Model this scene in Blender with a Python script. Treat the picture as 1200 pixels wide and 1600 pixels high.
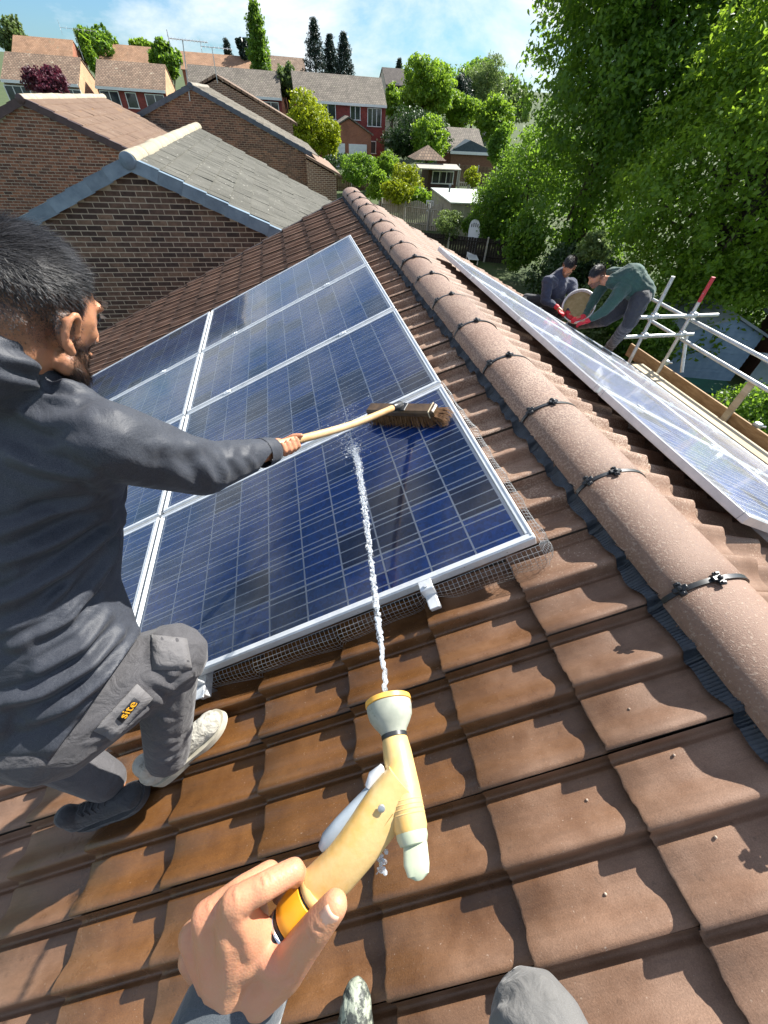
import bpy, bmesh, math, random
import numpy as np
from mathutils import Vector, Matrix, Euler

for _o in list(bpy.data.objects):
    bpy.data.objects.remove(_o)
S = bpy.context.scene
COL = S.collection
rad = math.radians

# ------------------------------------------------------------ camera, sky, sun, exposure
CAM = bpy.data.cameras.new('camera')
cam = bpy.data.objects.new('camera', CAM)
COL.objects.link(cam)
cam.location = (-0.6862, -0.6794, 0.9342)
cam.rotation_euler = (rad(43.7276), rad(-2.7563), rad(-11.8644))
CAM.sensor_fit = 'VERTICAL'
CAM.sensor_height = 24.0
CAM.lens = 24.0 * 611.6 / 1600.0
CAM.clip_start = 0.02
CAM.clip_end = 2000
S.camera = cam
SUN_DIR = Vector((1.77, 0.95, 1.906)).normalized()
SUN_EL = math.asin(SUN_DIR.z)
SUN_ROT = math.atan2(SUN_DIR.x, SUN_DIR.y)
SUN_STRENGTH = 5.0
SKY_STRENGTH = 0.066
EXPOSURE = 1.18
S.view_settings.view_transform = 'Standard'
S.view_settings.look = 'None'
S.view_settings.exposure = EXPOSURE
S.view_settings.gamma = 1.0
S.view_settings.use_curve_mapping = False
S.cycles.max_bounces = 7
S.cycles.diffuse_bounces = 3
S.cycles.glossy_bounces = 3
S.cycles.transmission_bounces = 5
S.cycles.transparent_max_bounces = 6


def nd(t, typ, ins=None, **props):
    n = t.nodes.new(typ)
    for k, v in props.items():
        setattr(n, k, v)
    for k, v in (ins or {}).items():
        if isinstance(v, bpy.types.NodeSocket):
            t.links.new(v, n.inputs[k])
        else:
            n.inputs[k].default_value = v
    return n


def rgba(c):
    return (c[0], c[1], c[2], 1.0)


W = bpy.data.worlds.new('World')
S.world = W
W.use_nodes = True
wt = W.node_tree
wt.nodes.clear()
sky = nd(wt, 'ShaderNodeTexSky', sky_type='NISHITA', sun_disc=False)
sky.sun_elevation = SUN_EL
sky.sun_rotation = SUN_ROT
sky.altitude = 50
sky.air_density = 1.0
sky.dust_density = 0.6
sky.ozone_density = 2.0
wtc = nd(wt, 'ShaderNodeTexCoord')
wmp = nd(wt, 'ShaderNodeMapping', {'Vector': wtc.outputs['Generated'], 'Location': (0.4, 0.2, 0.0), 'Scale': (1.0, 1.0, 2.6)})
wn = nd(wt, 'ShaderNodeTexNoise', {'Vector': wmp.outputs[0], 'Scale': 3.4, 'Detail': 9.0, 'Roughness': 0.6, 'Distortion': 0.25})
wr = nd(wt, 'ShaderNodeValToRGB', {0: wn.outputs[0]})
wr.color_ramp.elements[0].position = 0.42
wr.color_ramp.elements[1].position = 0.62
wr.color_ramp.elements[0].color = (0.02, 0.02, 0.02, 1)
wr.color_ramp.elements[1].color = (0.92, 0.92, 0.92, 1)
wtint = nd(wt, 'ShaderNodeMixRGB', {0: 1.0, 1: sky.outputs[0], 2: (0.50, 0.76, 1.0, 1)}, blend_type='MULTIPLY')
wmix = nd(wt, 'ShaderNodeMixRGB', {0: wr.outputs[0], 1: wtint.outputs[0], 2: (7.6, 8.0, 8.4, 1)})
wbg = nd(wt, 'ShaderNodeBackground', {0: wmix.outputs[0], 1: SKY_STRENGTH})
wo = nd(wt, 'ShaderNodeOutputWorld', {0: wbg.outputs[0]})

SL_ = bpy.data.lights.new('sun', 'SUN')
SL_.energy = SUN_STRENGTH
SL_.angle = rad(0.53)
SL_.color = (1.0, 0.955, 0.88)
sun = bpy.data.objects.new('sun', SL_)
COL.objects.link(sun)
sun.rotation_euler = SUN_DIR.to_track_quat('Z', 'Y').to_euler()
sun.location = (8, 4, 12)

# ------------------------------------------------------------ helpers
V3 = lambda *a: np.array(a, float)


def tag(o, label=None, cat=None, group=None, kind=None):
    if label:
        o['label'] = label
    if cat:
        o['category'] = cat
    if group:
        o['group'] = group
    if kind:
        o['kind'] = kind
    return o


def empty(name, loc=(0, 0, 0), rz=0.0, label=None, cat=None, group=None):
    o = bpy.data.objects.new(name, None)
    o.empty_display_size = 0.1
    o.location = loc
    o.rotation_euler = (0, 0, rz)
    COL.objects.link(o)
    tag(o, label, cat, group)
    return o


def link(name, me, parent=None, mat=None):
    o = bpy.data.objects.new(name, me)
    COL.objects.link(o)
    if mat is not None and len(me.materials) == 0:
        me.materials.append(mat)
    if parent is not None:
        o.parent = parent
    return o


def np_mesh(name, verts, faces, mat=None, smooth=False):
    """verts (n,3); faces: list of tuples or an (m,k) array"""
    me = bpy.data.meshes.new(name)
    verts = np.asarray(verts, np.float32)
    if isinstance(faces, np.ndarray):
        m, k = faces.shape
        me.vertices.add(len(verts))
        me.vertices.foreach_set('co', verts.ravel())
        me.loops.add(m * k)
        me.loops.foreach_set('vertex_index', faces.astype(np.int32).ravel())
        me.polygons.add(m)
        me.polygons.foreach_set('loop_start', np.arange(0, m * k, k, dtype=np.int32))
        me.polygons.foreach_set('loop_total', np.full(m, k, np.int32))
        me.update(calc_edges=True)
    else:
        me.from_pydata(verts.tolist(), [], [tuple(int(i) for i in f) for f in faces])
    if smooth:
        me.polygons.foreach_set('use_smooth', np.ones(len(me.polygons), bool))
    if mat is not None:
        me.materials.append(mat)
    me.validate()
    return me


class MB:
    """collects shapes, builds one mesh object"""

    def __init__(self):
        self.v = []
        self.f = []
        self.n = 0

    def add(self, verts, faces):
        b = self.n
        for p in verts:
            self.v.append((float(p[0]), float(p[1]), float(p[2])))
        self.n += len(verts)
        for f in faces:
            self.f.append(tuple(i + b for i in f))
        return self

    def box(self, c, s, rot=None):
        sx, sy, sz = s[0] / 2, s[1] / 2, s[2] / 2
        vs = [Vector((x * sx, y * sy, z * sz)) for z in (-1, 1) for y in (-1, 1) for x in (-1, 1)]
        if rot is not None:
            R = rot if isinstance(rot, Matrix) else Euler(rot).to_matrix()
            vs = [R @ p for p in vs]
        vs = [p + Vector(c) for p in vs]
        return self.add(vs, [(0, 2, 3, 1), (4, 5, 7, 6), (0, 1, 5, 4), (2, 6, 7, 3), (0, 4, 6, 2), (1, 3, 7, 5)])

    def bbox(self, c, s, b=0.006, rot=None):
        """box with chamfered edges along all edges"""
        sx, sy, sz = s[0] / 2, s[1] / 2, s[2] / 2
        b = min(b, sx * .9, sy * .9, sz * .9)
        bm = bmesh.new()
        bmesh.ops.create_cube(bm, size=1.0)
        for vv in bm.verts:
            vv.co = Vector((vv.co.x * s[0], vv.co.y * s[1], vv.co.z * s[2]))
        bmesh.ops.bevel(bm, geom=list(bm.edges), offset=b, segments=1, affect='EDGES')
        R = Matrix.Identity(3) if rot is None else (rot if isinstance(rot, Matrix) else Euler(rot).to_matrix())
        bm.verts.index_update()
        self.add([R @ vv.co + Vector(c) for vv in bm.verts], [[vv.index for vv in f.verts] for f in bm.faces])
        bm.free()
        return self

    def prism(self, poly, d0, d1, axis):
        """poly: 2-D outline; axis 0/1/2 the extrude axis; other two axes take the outline in cyclic order"""
        n = len(poly)
        vs = []
        for d in (d0, d1):
            for a, b in poly:
                p = [0, 0, 0]
                p[axis] = d
                p[(axis + 1) % 3] = a
                p[(axis + 2) % 3] = b
                vs.append(p)
        fs = [tuple(range(n))[::-1], tuple(range(n, 2 * n))]
        for i in range(n):
            j = (i + 1) % n
            fs.append((i, j, n + j, n + i))
        return self.add(vs, fs)

    def tube(self, pts, r, n=8, cap=True, squash=None):
        pts = [Vector(p) for p in pts]
        if not hasattr(r, '__len__'):
            r = [r] * len(pts)
        vs, fs = [], []
        up = Vector((0, 0, 1))
        d0 = (pts[1] - pts[0]).normalized()
        if abs(d0.dot(up)) > .9:
            up = Vector((1, 0, 0))
        a = d0.cross(up).normalized()
        for i, p in enumerate(pts):
            d = (pts[min(i + 1, len(pts) - 1)] - pts[max(i - 1, 0)]).normalized()
            a = (a - d * a.dot(d))
            a.normalize()
            b = d.cross(a)
            for k in range(n):
                t = 2 * math.pi * k / n
                sq = squash if squash else 1.0
                vs.append(p + a * (math.cos(t) * r[i]) + b * (math.sin(t) * r[i] * sq))
        for i in range(len(pts) - 1):
            for k in range(n):
                l = (k + 1) % n
                fs.append((i * n + k, i * n + l, (i + 1) * n + l, (i + 1) * n + k))
        if cap:
            fs.append(tuple(range(n))[::-1])
            fs.append(tuple(range((len(pts) - 1) * n, len(pts) * n)))
        return self.add(vs, fs)

    def lathe(self, prof, origin, axis, n=24, cap=True):
        """prof: list of (dist along axis, radius)"""
        ax = Vector(axis).normalized()
        up = Vector((0, 0, 1)) if abs(ax.z) < .9 else Vector((1, 0, 0))
        a = ax.cross(up).normalized()
        b = ax.cross(a)
        vs, fs = [], []
        o = Vector(origin)
        for d, r in prof:
            for k in range(n):
                t = 2 * math.pi * k / n
                vs.append(o + ax * d + a * (math.cos(t) * r) + b * (math.sin(t) * r))
        for i in range(len(prof) - 1):
            for k in range(n):
                l = (k + 1) % n
                fs.append((i * n + k, i * n + l, (i + 1) * n + l, (i + 1) * n + k))
        if cap:
            fs.append(tuple(range(n))[::-1])
            fs.append(tuple(range((len(prof) - 1) * n, len(prof) * n)))
        return self.add(vs, fs)

    def grid(self, P):
        """P[i][j] points"""
        ni, nj = len(P), len(P[0])
        vs = [p for row in P for p in row]
        fs = [(i * nj + j, i * nj + j + 1, (i + 1) * nj + j + 1, (i + 1) * nj + j) for i in range(ni - 1) for j in range(nj - 1)]
        return self.add(vs, fs)

    def mesh(self, name, mat=None, smooth=False):
        me = bpy.data.meshes.new(name)
        me.from_pydata(self.v, [], self.f)
        bm = bmesh.new()
        bm.from_mesh(me)
        bmesh.ops.recalc_face_normals(bm, faces=bm.faces)
        bm.to_mesh(me)
        bm.free()
        if mat is not None:
            me.materials.append(mat)
        if smooth:
            me.polygons.foreach_set('use_smooth', np.ones(len(me.polygons), bool))
            if smooth != True:
                me.set_sharp_from_angle(angle=rad(smooth))
        return me

    def build(self, name, mat, parent=None, smooth=False):
        return link(name, self.mesh(name, mat, smooth), parent)


def copy_tree(o, parent=None):
    c = o.copy()
    COL.objects.link(c)
    c.parent = parent
    for ch in o.children:
        copy_tree(ch, c)
    return c


# ------------------------------------------------------------ materials
_mats = {}


def pbr(name, cols, rough=0.6, scale=5.0, detail=5.0, bump=0.0, bscale=40.0, rand=0.0, metal=0.0, coord='Object',
        pos=(0.35, 0.65), spec=0.5, rvar=0.0, dist=0.0, stretch=None, speck=None, coat=0.0, sheen=0.0, trans=0.0, sss=0.0, bdist=0.01, alpha=None):
    """procedural principled material: noise blend of colours, optional bump, per-object brightness, specks
    speck = (colour, scale, threshold, softness)"""
    if name in _mats:
        return _mats[name]
    m = bpy.data.materials.new(name)
    m.use_nodes = True
    t = m.node_tree
    t.nodes.clear()
    out = nd(t, 'ShaderNodeOutputMaterial')
    b = nd(t, 'ShaderNodeBsdfPrincipled')
    t.links.new(b.outputs[0], out.inputs[0])
    b.inputs['Roughness'].default_value = rough
    b.inputs['Metallic'].default_value = metal
    b.inputs['Specular IOR Level'].default_value = spec
    b.inputs['Coat Weight'].default_value = coat
    b.inputs['Coat Roughness'].default_value = 0.08
    b.inputs['Sheen Weight'].default_value = sheen
    b.inputs['Transmission Weight'].default_value = trans
    if sss:
        b.inputs['Subsurface Weight'].default_value = sss
        b.inputs['Subsurface Radius'].default_value = (0.012, 0.005, 0.003)
        b.inputs['Subsurface Scale'].default_value = 0.6
    if not isinstance(cols[0], (tuple, list)):
        cols = [cols]
    tc = nd(t, 'ShaderNodeTexCoord')
    oi = nd(t, 'ShaderNodeObjectInfo')
    vec = tc.outputs[coord]
    if coord == 'Object':
        sc = nd(t, 'ShaderNodeMath', {0: oi.outputs['Random'], 1: 37.0}, operation='MULTIPLY')
        vec = nd(t, 'ShaderNodeVectorMath', {0: vec, 1: sc.outputs[0]}, operation='ADD').outputs[0]
    if stretch:
        vec = nd(t, 'ShaderNodeVectorMath', {0: vec, 1: stretch}, operation='MULTIPLY').outputs[0]
    if len(cols) > 1:
        nz = nd(t, 'ShaderNodeTexNoise', {'Vector': vec, 'Scale': scale, 'Detail': detail, 'Roughness': 0.62, 'Distortion': dist})
        rp = nd(t, 'ShaderNodeValToRGB', {0: nz.outputs[0]})
        el = rp.color_ramp.elements
        el[0].position, el[1].position = pos
        el[0].color, el[1].color = rgba(cols[0]), rgba(cols[-1])
        for i, c in enumerate(cols[1:-1]):
            e = el.new(pos[0] + (pos[1] - pos[0]) * (i + 1) / (len(cols) - 1))
            e.color = rgba(c)
        col = rp.outputs[0]
        if rvar:
            mr = nd(t, 'ShaderNodeMapRange', {0: nz.outputs[0], 1: pos[0], 2: pos[1], 3: rough - rvar, 4: rough + rvar})
            t.links.new(mr.outputs[0], b.inputs['Roughness'])
    else:
        col = nd(t, 'ShaderNodeRGB').outputs[0]
        col.default_value = rgba(cols[0])
    if speck:
        sc_, ss, th, so = speck
        n2 = nd(t, 'ShaderNodeTexNoise', {'Vector': vec, 'Scale': ss, 'Detail': 3.0, 'Roughness': 0.7})
        mr2 = nd(t, 'ShaderNodeMapRange', {0: n2.outputs[0], 1: th, 2: th + so})
        col = nd(t, 'ShaderNodeMixRGB', {0: mr2.outputs[0], 1: col, 2: rgba(sc_)}).outputs[0]
    if rand:
        mr3 = nd(t, 'ShaderNodeMapRange', {0: oi.outputs['Random'], 1: 0.0, 2: 1.0, 3: 1 - rand, 4: 1 + rand})
        hs = nd(t, 'ShaderNodeHueSaturation', {'Color': col, 'Value': mr3.outputs[0]})
        col = hs.outputs[0]
    t.links.new(col, b.inputs['Base Color'])
    if bump:
        n3 = nd(t, 'ShaderNodeTexNoise', {'Vector': vec, 'Scale': bscale, 'Detail': 4.0, 'Roughness': 0.6})
        bp = nd(t, 'ShaderNodeBump', {'Height': n3.outputs[0], 'Strength': bump, 'Distance': bdist})
        t.links.new(bp.outputs[0], b.inputs['Normal'])
    _mats[name] = m
    return m


def raw_mat(name):
    m = bpy.data.materials.new(name)
    m.use_nodes = True
    t = m.node_tree
    t.nodes.clear()
    out = nd(t, 'ShaderNodeOutputMaterial')
    return m, t, out


def mm(t, op, a, b=0.0, c=None, clamp=False):
    ins = {0: a, 1: b}
    if c is not None:
        ins[2] = c
    return nd(t, 'ShaderNodeMath', ins, operation=op, use_clamp=clamp).outputs[0]


def maprange(t, v, a, b, c=0.0, d=1.0, smooth=False):
    n = nd(t, 'ShaderNodeMapRange', {0: v, 1: a, 2: b, 3: c, 4: d})
    if smooth:
        n.interpolation_type = 'SMOOTHSTEP'
    return n.outputs[0]


def mixc(t, f, a, b, blend='MIX'):
    return nd(t, 'ShaderNodeMixRGB', {0: f, 1: a if isinstance(a, bpy.types.NodeSocket) else rgba(a), 2: b if isinstance(b, bpy.types.NodeSocket) else rgba(b)}, blend_type=blend).outputs[0]


# ------------------------------------------------------------ roof coordinates
TH = rad(24.5)
CT, ST = math.cos(TH), math.sin(TH)
XA, ZA = 0.358, 0.0094          # the apex line of the two tile planes
PH = 0.14                        # panel glass height above the tile plane


def SLp(u, v, h=0.0):
    """left slope: u downslope (0 at the top edge of the panels), v along the ridge, h above the tile plane"""
    return Vector((-u * CT - (h - PH) * ST, v, -u * ST + (h - PH) * CT))


def SRp(s, v, h=0.0):
    """right slope: s downslope from the apex"""
    return Vector((XA + s * CT + h * ST, v, ZA - s * ST + h * CT))


ML = Matrix(((-CT, 0, -ST), (0, -1, 0), (-ST, 0, CT)))   # columns: downslope, toward viewer, normal
MR = Matrix(((CT, 0, ST), (0, 1, 0), (-ST, 0, CT)))


def frame4(R, loc):
    m = R.to_4x4()
    m.translation = loc
    return m
# ------------------------------------------------------------ our house: tiled roof
rng = random.Random(7)
nrg = np.random.default_rng(7)


def tile_material():
    m, t, out = raw_mat('concrete_tile')
    b = nd(t, 'ShaderNodeBsdfPrincipled')
    t.links.new(b.outputs[0], out.inputs[0])
    g = nd(t, 'ShaderNodeNewGeometry')
    pos = g.outputs['Position']
    sep = nd(t, 'ShaderNodeSeparateXYZ', {0: pos})
    tc = nd(t, 'ShaderNodeTexCoord')
    oi = nd(t, 'ShaderNodeObjectInfo')
    # large blotches
    n1 = nd(t, 'ShaderNodeTexNoise', {'Vector': pos, 'Scale': 7.0, 'Detail': 6.0, 'Roughness': 0.65}).outputs[0]
    dry = mixc(t, maprange(t, n1, .3, .7), (0.195, 0.112, 0.074), (0.300, 0.192, 0.136))
    wet = mixc(t, maprange(t, n1, .3, .7), (0.100, 0.042, 0.013), (0.190, 0.084, 0.026))
    # where the hose has wetted the roof
    d = nd(t, 'ShaderNodeVectorMath', {0: pos, 1: (-0.95, -0.18, -0.52)}, operation='DISTANCE').outputs['Value']
    n2 = nd(t, 'ShaderNodeTexNoise', {'Vector': pos, 'Scale': 3.5, 'Detail': 5.0, 'Roughness': 0.6}).outputs[0]
    wm = maprange(t, mm(t, 'ADD', d, mm(t, 'MULTIPLY', mm(t, 'SUBTRACT', n2, .5), 1.1)), 1.45, 0.45, 0, 1, True)
    col = mixc(t, wm, dry, wet)
    ng = nd(t, 'ShaderNodeTexNoise', {'Vector': pos, 'Scale': 420.0, 'Detail': 3.0, 'Roughness': 0.6}).outputs[0]
    col = nd(t, 'ShaderNodeHueSaturation', {'Color': col, 'Value': maprange(t, ng, .3, .7, .80, 1.18)}).outputs[0]
    # per-tile shade
    hs = nd(t, 'ShaderNodeHueSaturation', {'Color': col, 'Value': maprange(t, oi.outputs['Random'], 0, 1, .86, 1.12)})
    col = hs.outputs[0]
    # extruded streaks running down the slope
    st = nd(t, 'ShaderNodeMapping', {'Vector': tc.outputs['Object'], 'Scale': (6.0, 90.0, 20.0)})
    n3 = nd(t, 'ShaderNodeTexNoise', {'Vector': st.outputs[0], 'Scale': 1.0, 'Detail': 4.0, 'Roughness': 0.6}).outputs[0]
    col = mixc(t, maprange(t, n3, .35, .75, 0, .35), col, mixc(t, .6, col, (0.06, 0.04, 0.03)))
    # pale lichen and wear, heaviest beside the ridge above the panels
    n4 = nd(t, 'ShaderNodeTexNoise', {'Vector': pos, 'Scale': 150.0, 'Detail': 3.0, 'Roughness': 0.7}).outputs[0]
    n5 = nd(t, 'ShaderNodeTexNoise', {'Vector': pos, 'Scale': 4.0, 'Detail': 4.0}).outputs[0]
    zone = mm(t, 'MULTIPLY', maprange(t, sep.outputs[1], -.35, .35), maprange(t, sep.outputs[0], -.35, .05))
    zone = mm(t, 'MULTIPLY', zone, maprange(t, sep.outputs[1], 5.5, 1.5, .35, 1.0))
    lich = maprange(t, mm(t, 'ADD', n4, mm(t, 'MULTIPLY', zone, .19)), .67, .74)
    lich = mm(t, 'MULTIPLY', lich, maprange(t, n5, .38, .6, .15, 1.0))
    col = mixc(t, mm(t, 'MULTIPLY', lich, .75), col, (0.52, 0.41, 0.32))
    # droppings and dust blots
    n6 = nd(t, 'ShaderNodeTexNoise', {'Vector': pos, 'Scale': 42.0, 'Detail': 5.0, 'Roughness': 0.75}).outputs[0]
    blot = maprange(t, n6, .70, .76)
    col = mixc(t, mm(t, 'MULTIPLY', blot, .55), col, (0.55, 0.47, 0.40))
    # dark growth specks
    n7 = nd(t, 'ShaderNodeTexNoise', {'Vector': pos, 'Scale': 60.0, 'Detail': 4.0, 'Roughness': 0.7}).outputs[0]
    col = mixc(t, maprange(t, n7, .62, .75, 0, .5), col, (0.05, 0.035, 0.025))
    t.links.new(col, b.inputs['Base Color'])
    rough = mm(t, 'SUBTRACT', maprange(t, n1, .3, .7, .50, .62), mm(t, 'MULTIPLY', wm, .34))
    t.links.new(rough, b.inputs['Roughness'])
    t.links.new(maprange(t, wm, 0, 1, .22, .55), b.inputs['Specular IOR Level'])
    nb = nd(t, 'ShaderNodeTexNoise', {'Vector': pos, 'Scale': 260.0, 'Detail': 5.0, 'Roughness': 0.7}).outputs[0]
    hgt = mm(t, 'ADD', nb, mm(t, 'MULTIPLY', n3, .8))
    bp = nd(t, 'ShaderNodeBump', {'Height': hgt, 'Strength': 0.28, 'Distance': 0.004})
    t.links.new(bp.outputs[0], b.inputs['Normal'])
    return m


M_TILE = tile_material()


def ridge_material():
    m, t, out = raw_mat('concrete_ridge')
    b = nd(t, 'ShaderNodeBsdfPrincipled')
    t.links.new(b.outputs[0], out.inputs[0])
    pos = nd(t, 'ShaderNodeNewGeometry').outputs['Position']
    sep = nd(t, 'ShaderNodeSeparateXYZ', {0: pos})
    oi = nd(t, 'ShaderNodeObjectInfo')
    n1 = nd(t, 'ShaderNodeTexNoise', {'Vector': pos, 'Scale': 9.0, 'Detail': 5.0, 'Roughness': 0.6}).outputs[0]
    col = mixc(t, maprange(t, n1, .3, .7), (0.185, 0.104, 0.068), (0.250, 0.150, 0.104))
    n4 = nd(t, 'ShaderNodeTexNoise', {'Vector': pos, 'Scale': 130.0, 'Detail': 3.5, 'Roughness': 0.65}).outputs[0]
    zone = maprange(t, sep.outputs[1], -.35, .75, 0, 1)
    n5 = nd(t, 'ShaderNodeTexNoise', {'Vector': pos, 'Scale': 6.0, 'Detail': 3.0}).outputs[0]
    k = mm(t, 'MULTIPLY', zone, maprange(t, n5, .35, .6, .3, 1))
    lich = maprange(t, mm(t, 'ADD', n4, mm(t, 'MULTIPLY', k, .10)), .56, .63)
    col = mixc(t, mm(t, 'MULTIPLY', lich, .75), col, (0.34, 0.245, 0.185))
    dark = maprange(t, mm(t, 'SUBTRACT', mm(t, 'MULTIPLY', zone, .11), n4), -.39, -.33)
    col = mixc(t, mm(t, 'MULTIPLY', dark, .6), col, (0.135, 0.085, 0.07))
    n6 = nd(t, 'ShaderNodeTexNoise', {'Vector': pos, 'Scale': 38.0, 'Detail': 5.0, 'Roughness': 0.75}).outputs[0]
    col = mixc(t, maprange(t, n6, .69, .76, 0, .5), col, (0.6, 0.5, 0.42))
    hs = nd(t, 'ShaderNodeHueSaturation', {'Color': col, 'Value': maprange(t, oi.outputs['Random'], 0, 1, .9, 1.08)})
    t.links.new(hs.outputs[0], b.inputs['Base Color'])
    b.inputs['Roughness'].default_value = .62
    nb = nd(t, 'ShaderNodeTexNoise', {'Vector': pos, 'Scale': 330.0, 'Detail': 5.0, 'Roughness': 0.7}).outputs[0]
    bp = nd(t, 'ShaderNodeBump', {'Height': mm(t, 'ADD', nb, mm(t, 'MULTIPLY', lich, .5)), 'Strength': 0.45, 'Distance': 0.004})
    t.links.new(bp.outputs[0], b.inputs['Normal'])
    return m


M_RIDGE = ridge_material()
M_TEDGE = pbr('shaded_tile_edge', [(0.022, 0.017, 0.012), (0.055, 0.040, 0.028)], rough=.9, scale=60, bump=.5, bscale=180, bdist=.004)  # near-black colour paints in the shade of tile edges and the gap below
M_BLACK = pbr('black_plastic', [(0.012, 0.013, 0.015), (0.03, 0.032, 0.035)], rough=.38, scale=30)
M_STRIP = pbr('ridge_roll_strip', [(0.012, 0.016, 0.022), (0.035, 0.045, 0.058)], rough=.42, scale=25, bump=.3, bscale=120)
M_ALU = pbr('aluminium', [(0.62, 0.65, 0.67), (0.78, 0.80, 0.81)], rough=.38, scale=14, metal=.35, bump=.05, bscale=200, speck=((0.2, 0.2, 0.17), 55, .68, .06))
M_STEEL = pbr('galvanised_steel', [(0.42, 0.44, 0.45), (0.58, 0.6, 0.6)], rough=.42, scale=30, metal=.7)
M_DECK = pbr('roof_underlay', [(0.02, 0.02, 0.022), (0.035, 0.033, 0.03)], rough=.9, scale=8)
M_WALLB = pbr('own_brick', [(0.17, 0.08, 0.05), (0.26, 0.13, 0.08)], rough=.85, scale=9)

PT = [(0, .80), (.018, .50), (.036, .18), (.056, -.10), (.08, -.24), (.11, -.27), (.14, -.20), (.17, -.06), (.20, 0), (.32, .0), (.44, .02), (.54, .09), (.63, .26), (.72, .54), (.80, .78), (.87, .94), (.925, 1.0), (.96, .98), (.985, .91), (1.0, .80)]
PXs, PYs = [p[0] for p in PT], [p[1] for p in PT]
WAVE = 0.14925
TW = 2 * WAVE
TH_H = 0.039
GAUGE = 0.3217
TLEN = 0.41
STEP = 0.047


def prof(y):
    return TH_H * float(np.interp((y / WAVE) % 1.0, PXs, PYs))


def tile_mesh(name, seed, y0=0.0015, y1=TW - 0.0015, nx=6, x0=0.0):
    r = random.Random(seed)
    ys = []
    for w in range(2):
        for a in PXs[:-1]:
            y = (w + a) * WAVE
            if y0 <= y <= y1:
                ys.append(y)
    if y0 > ys[0] - 1e-6:
        pass
    ys = [y0] + [y for y in ys if y0 + .001 < y < y1 - .001] + [y1]
    xs = [x0 + i / (nx - 1) * (TLEN - x0) for i in range(nx)]
    xs[-2] = TLEN - .006
    mb = MB()
    top, bot = [], []
    for x in xs:
        a, c = [], []
        for y in ys:
            yy = min(max(y, 0.0005), TW - .0005)
            z = prof(yy) + STEP * x / TLEN
            xx = x
            if x == xs[-1]:
                xx += r.uniform(-.0022, .0022)
                z -= .0035
            a.append((xx, y, z))
            c.append((xx - (.003 if x == xs[-1] else 0), y, z - .019))
        top.append(a)
        bot.append(c)
    mb.grid(top)
    nj = len(ys)
    # tail face and the two sides
    mb.grid([top[-1], bot[-1]])
    mb.grid([[p[0] for p in top], [p[0] for p in bot]])
    mb.grid([[p[-1] for p in top], [p[-1] for p in bot]])
    me = mb.mesh(name, M_TILE)
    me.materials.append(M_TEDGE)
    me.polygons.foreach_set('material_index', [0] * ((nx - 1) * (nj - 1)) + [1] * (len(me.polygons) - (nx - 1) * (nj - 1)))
    me.polygons.foreach_set('use_smooth', [True] * ((nx - 1) * (nj - 1)) + [False] * (len(me.polygons) - (nx - 1) * (nj - 1)))
    return me


TILE_MESHES = [tile_mesh('roof_tile_%d' % i, i) for i in range(5)]
TOP_MESHES = [tile_mesh('roof_tile_top_%d' % i, 20 + i, x0=.24) for i in range(3)]
V_JOINT0, V_FAR = -0.274, 22
U_TAIL0 = 0.1064

house = empty('tiled_house', (0, 0, -5.6), 0, 'brown tiled house roof carrying the solar panels under the workers', 'house')


def worldpart(o, parent):
    """parent an object that was built in world coordinates"""
    o.parent = parent
    o.matrix_parent_inverse = Matrix.Translation(Vector(parent.location)).inverted() if True else o.matrix_parent_inverse
    return o


# deck below the tiles: one closed sheet per slope
deck = MB()
v0, v1 = -2.6, V_JOINT0 + TW * V_FAR - .03
UL, SRT = 4.42, 4.18
for f, a, b in ((SLp, -.385, UL), (SRp, 0.0, SRT)):
    q = [f(a, v0, -.03), f(b, v0, -.03), f(b, v1, -.03), f(a, v1, -.03)]
    q2 = [f(a, v0, -.09), f(b, v0, -.09), f(b, v1, -.09), f(a, v1, -.09)]
    deck.add(q + q2, [(0, 1, 2, 3), (7, 6, 5, 4), (0, 4, 5, 1), (1, 5, 6, 2), (2, 6, 7, 3), (3, 7, 4, 0)])
roof = worldpart(deck.build('roof', M_DECK), house)
# walls of the house below
wl = MB()
xl, xr = SLp(UL - .35, 0).x, SRp(SRT - .35, 0).x
zl, zr = SLp(UL - .35, 0, -.1).z, SRp(SRT - .35, 0, -.1).z
poly = [(-5.7, xl), (-5.7, xr), (zr, xr), (ZA - .1, XA), (zl, xl)]
wl.prism(poly, v0 + .1, v1 - .02, 1)
worldpart(wl.build('wall', M_WALLB), house)

cR = cam.rotation_euler.to_matrix()
cL = Vector(cam.location)


def px(P):
    q = cR.transposed() @ (Vector(P) - cL)
    if q.z > -.02:
        return None
    return (600 + 611.6 * q.x / -q.z, 800 - 611.6 * q.y / -q.z, -q.z)


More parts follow.
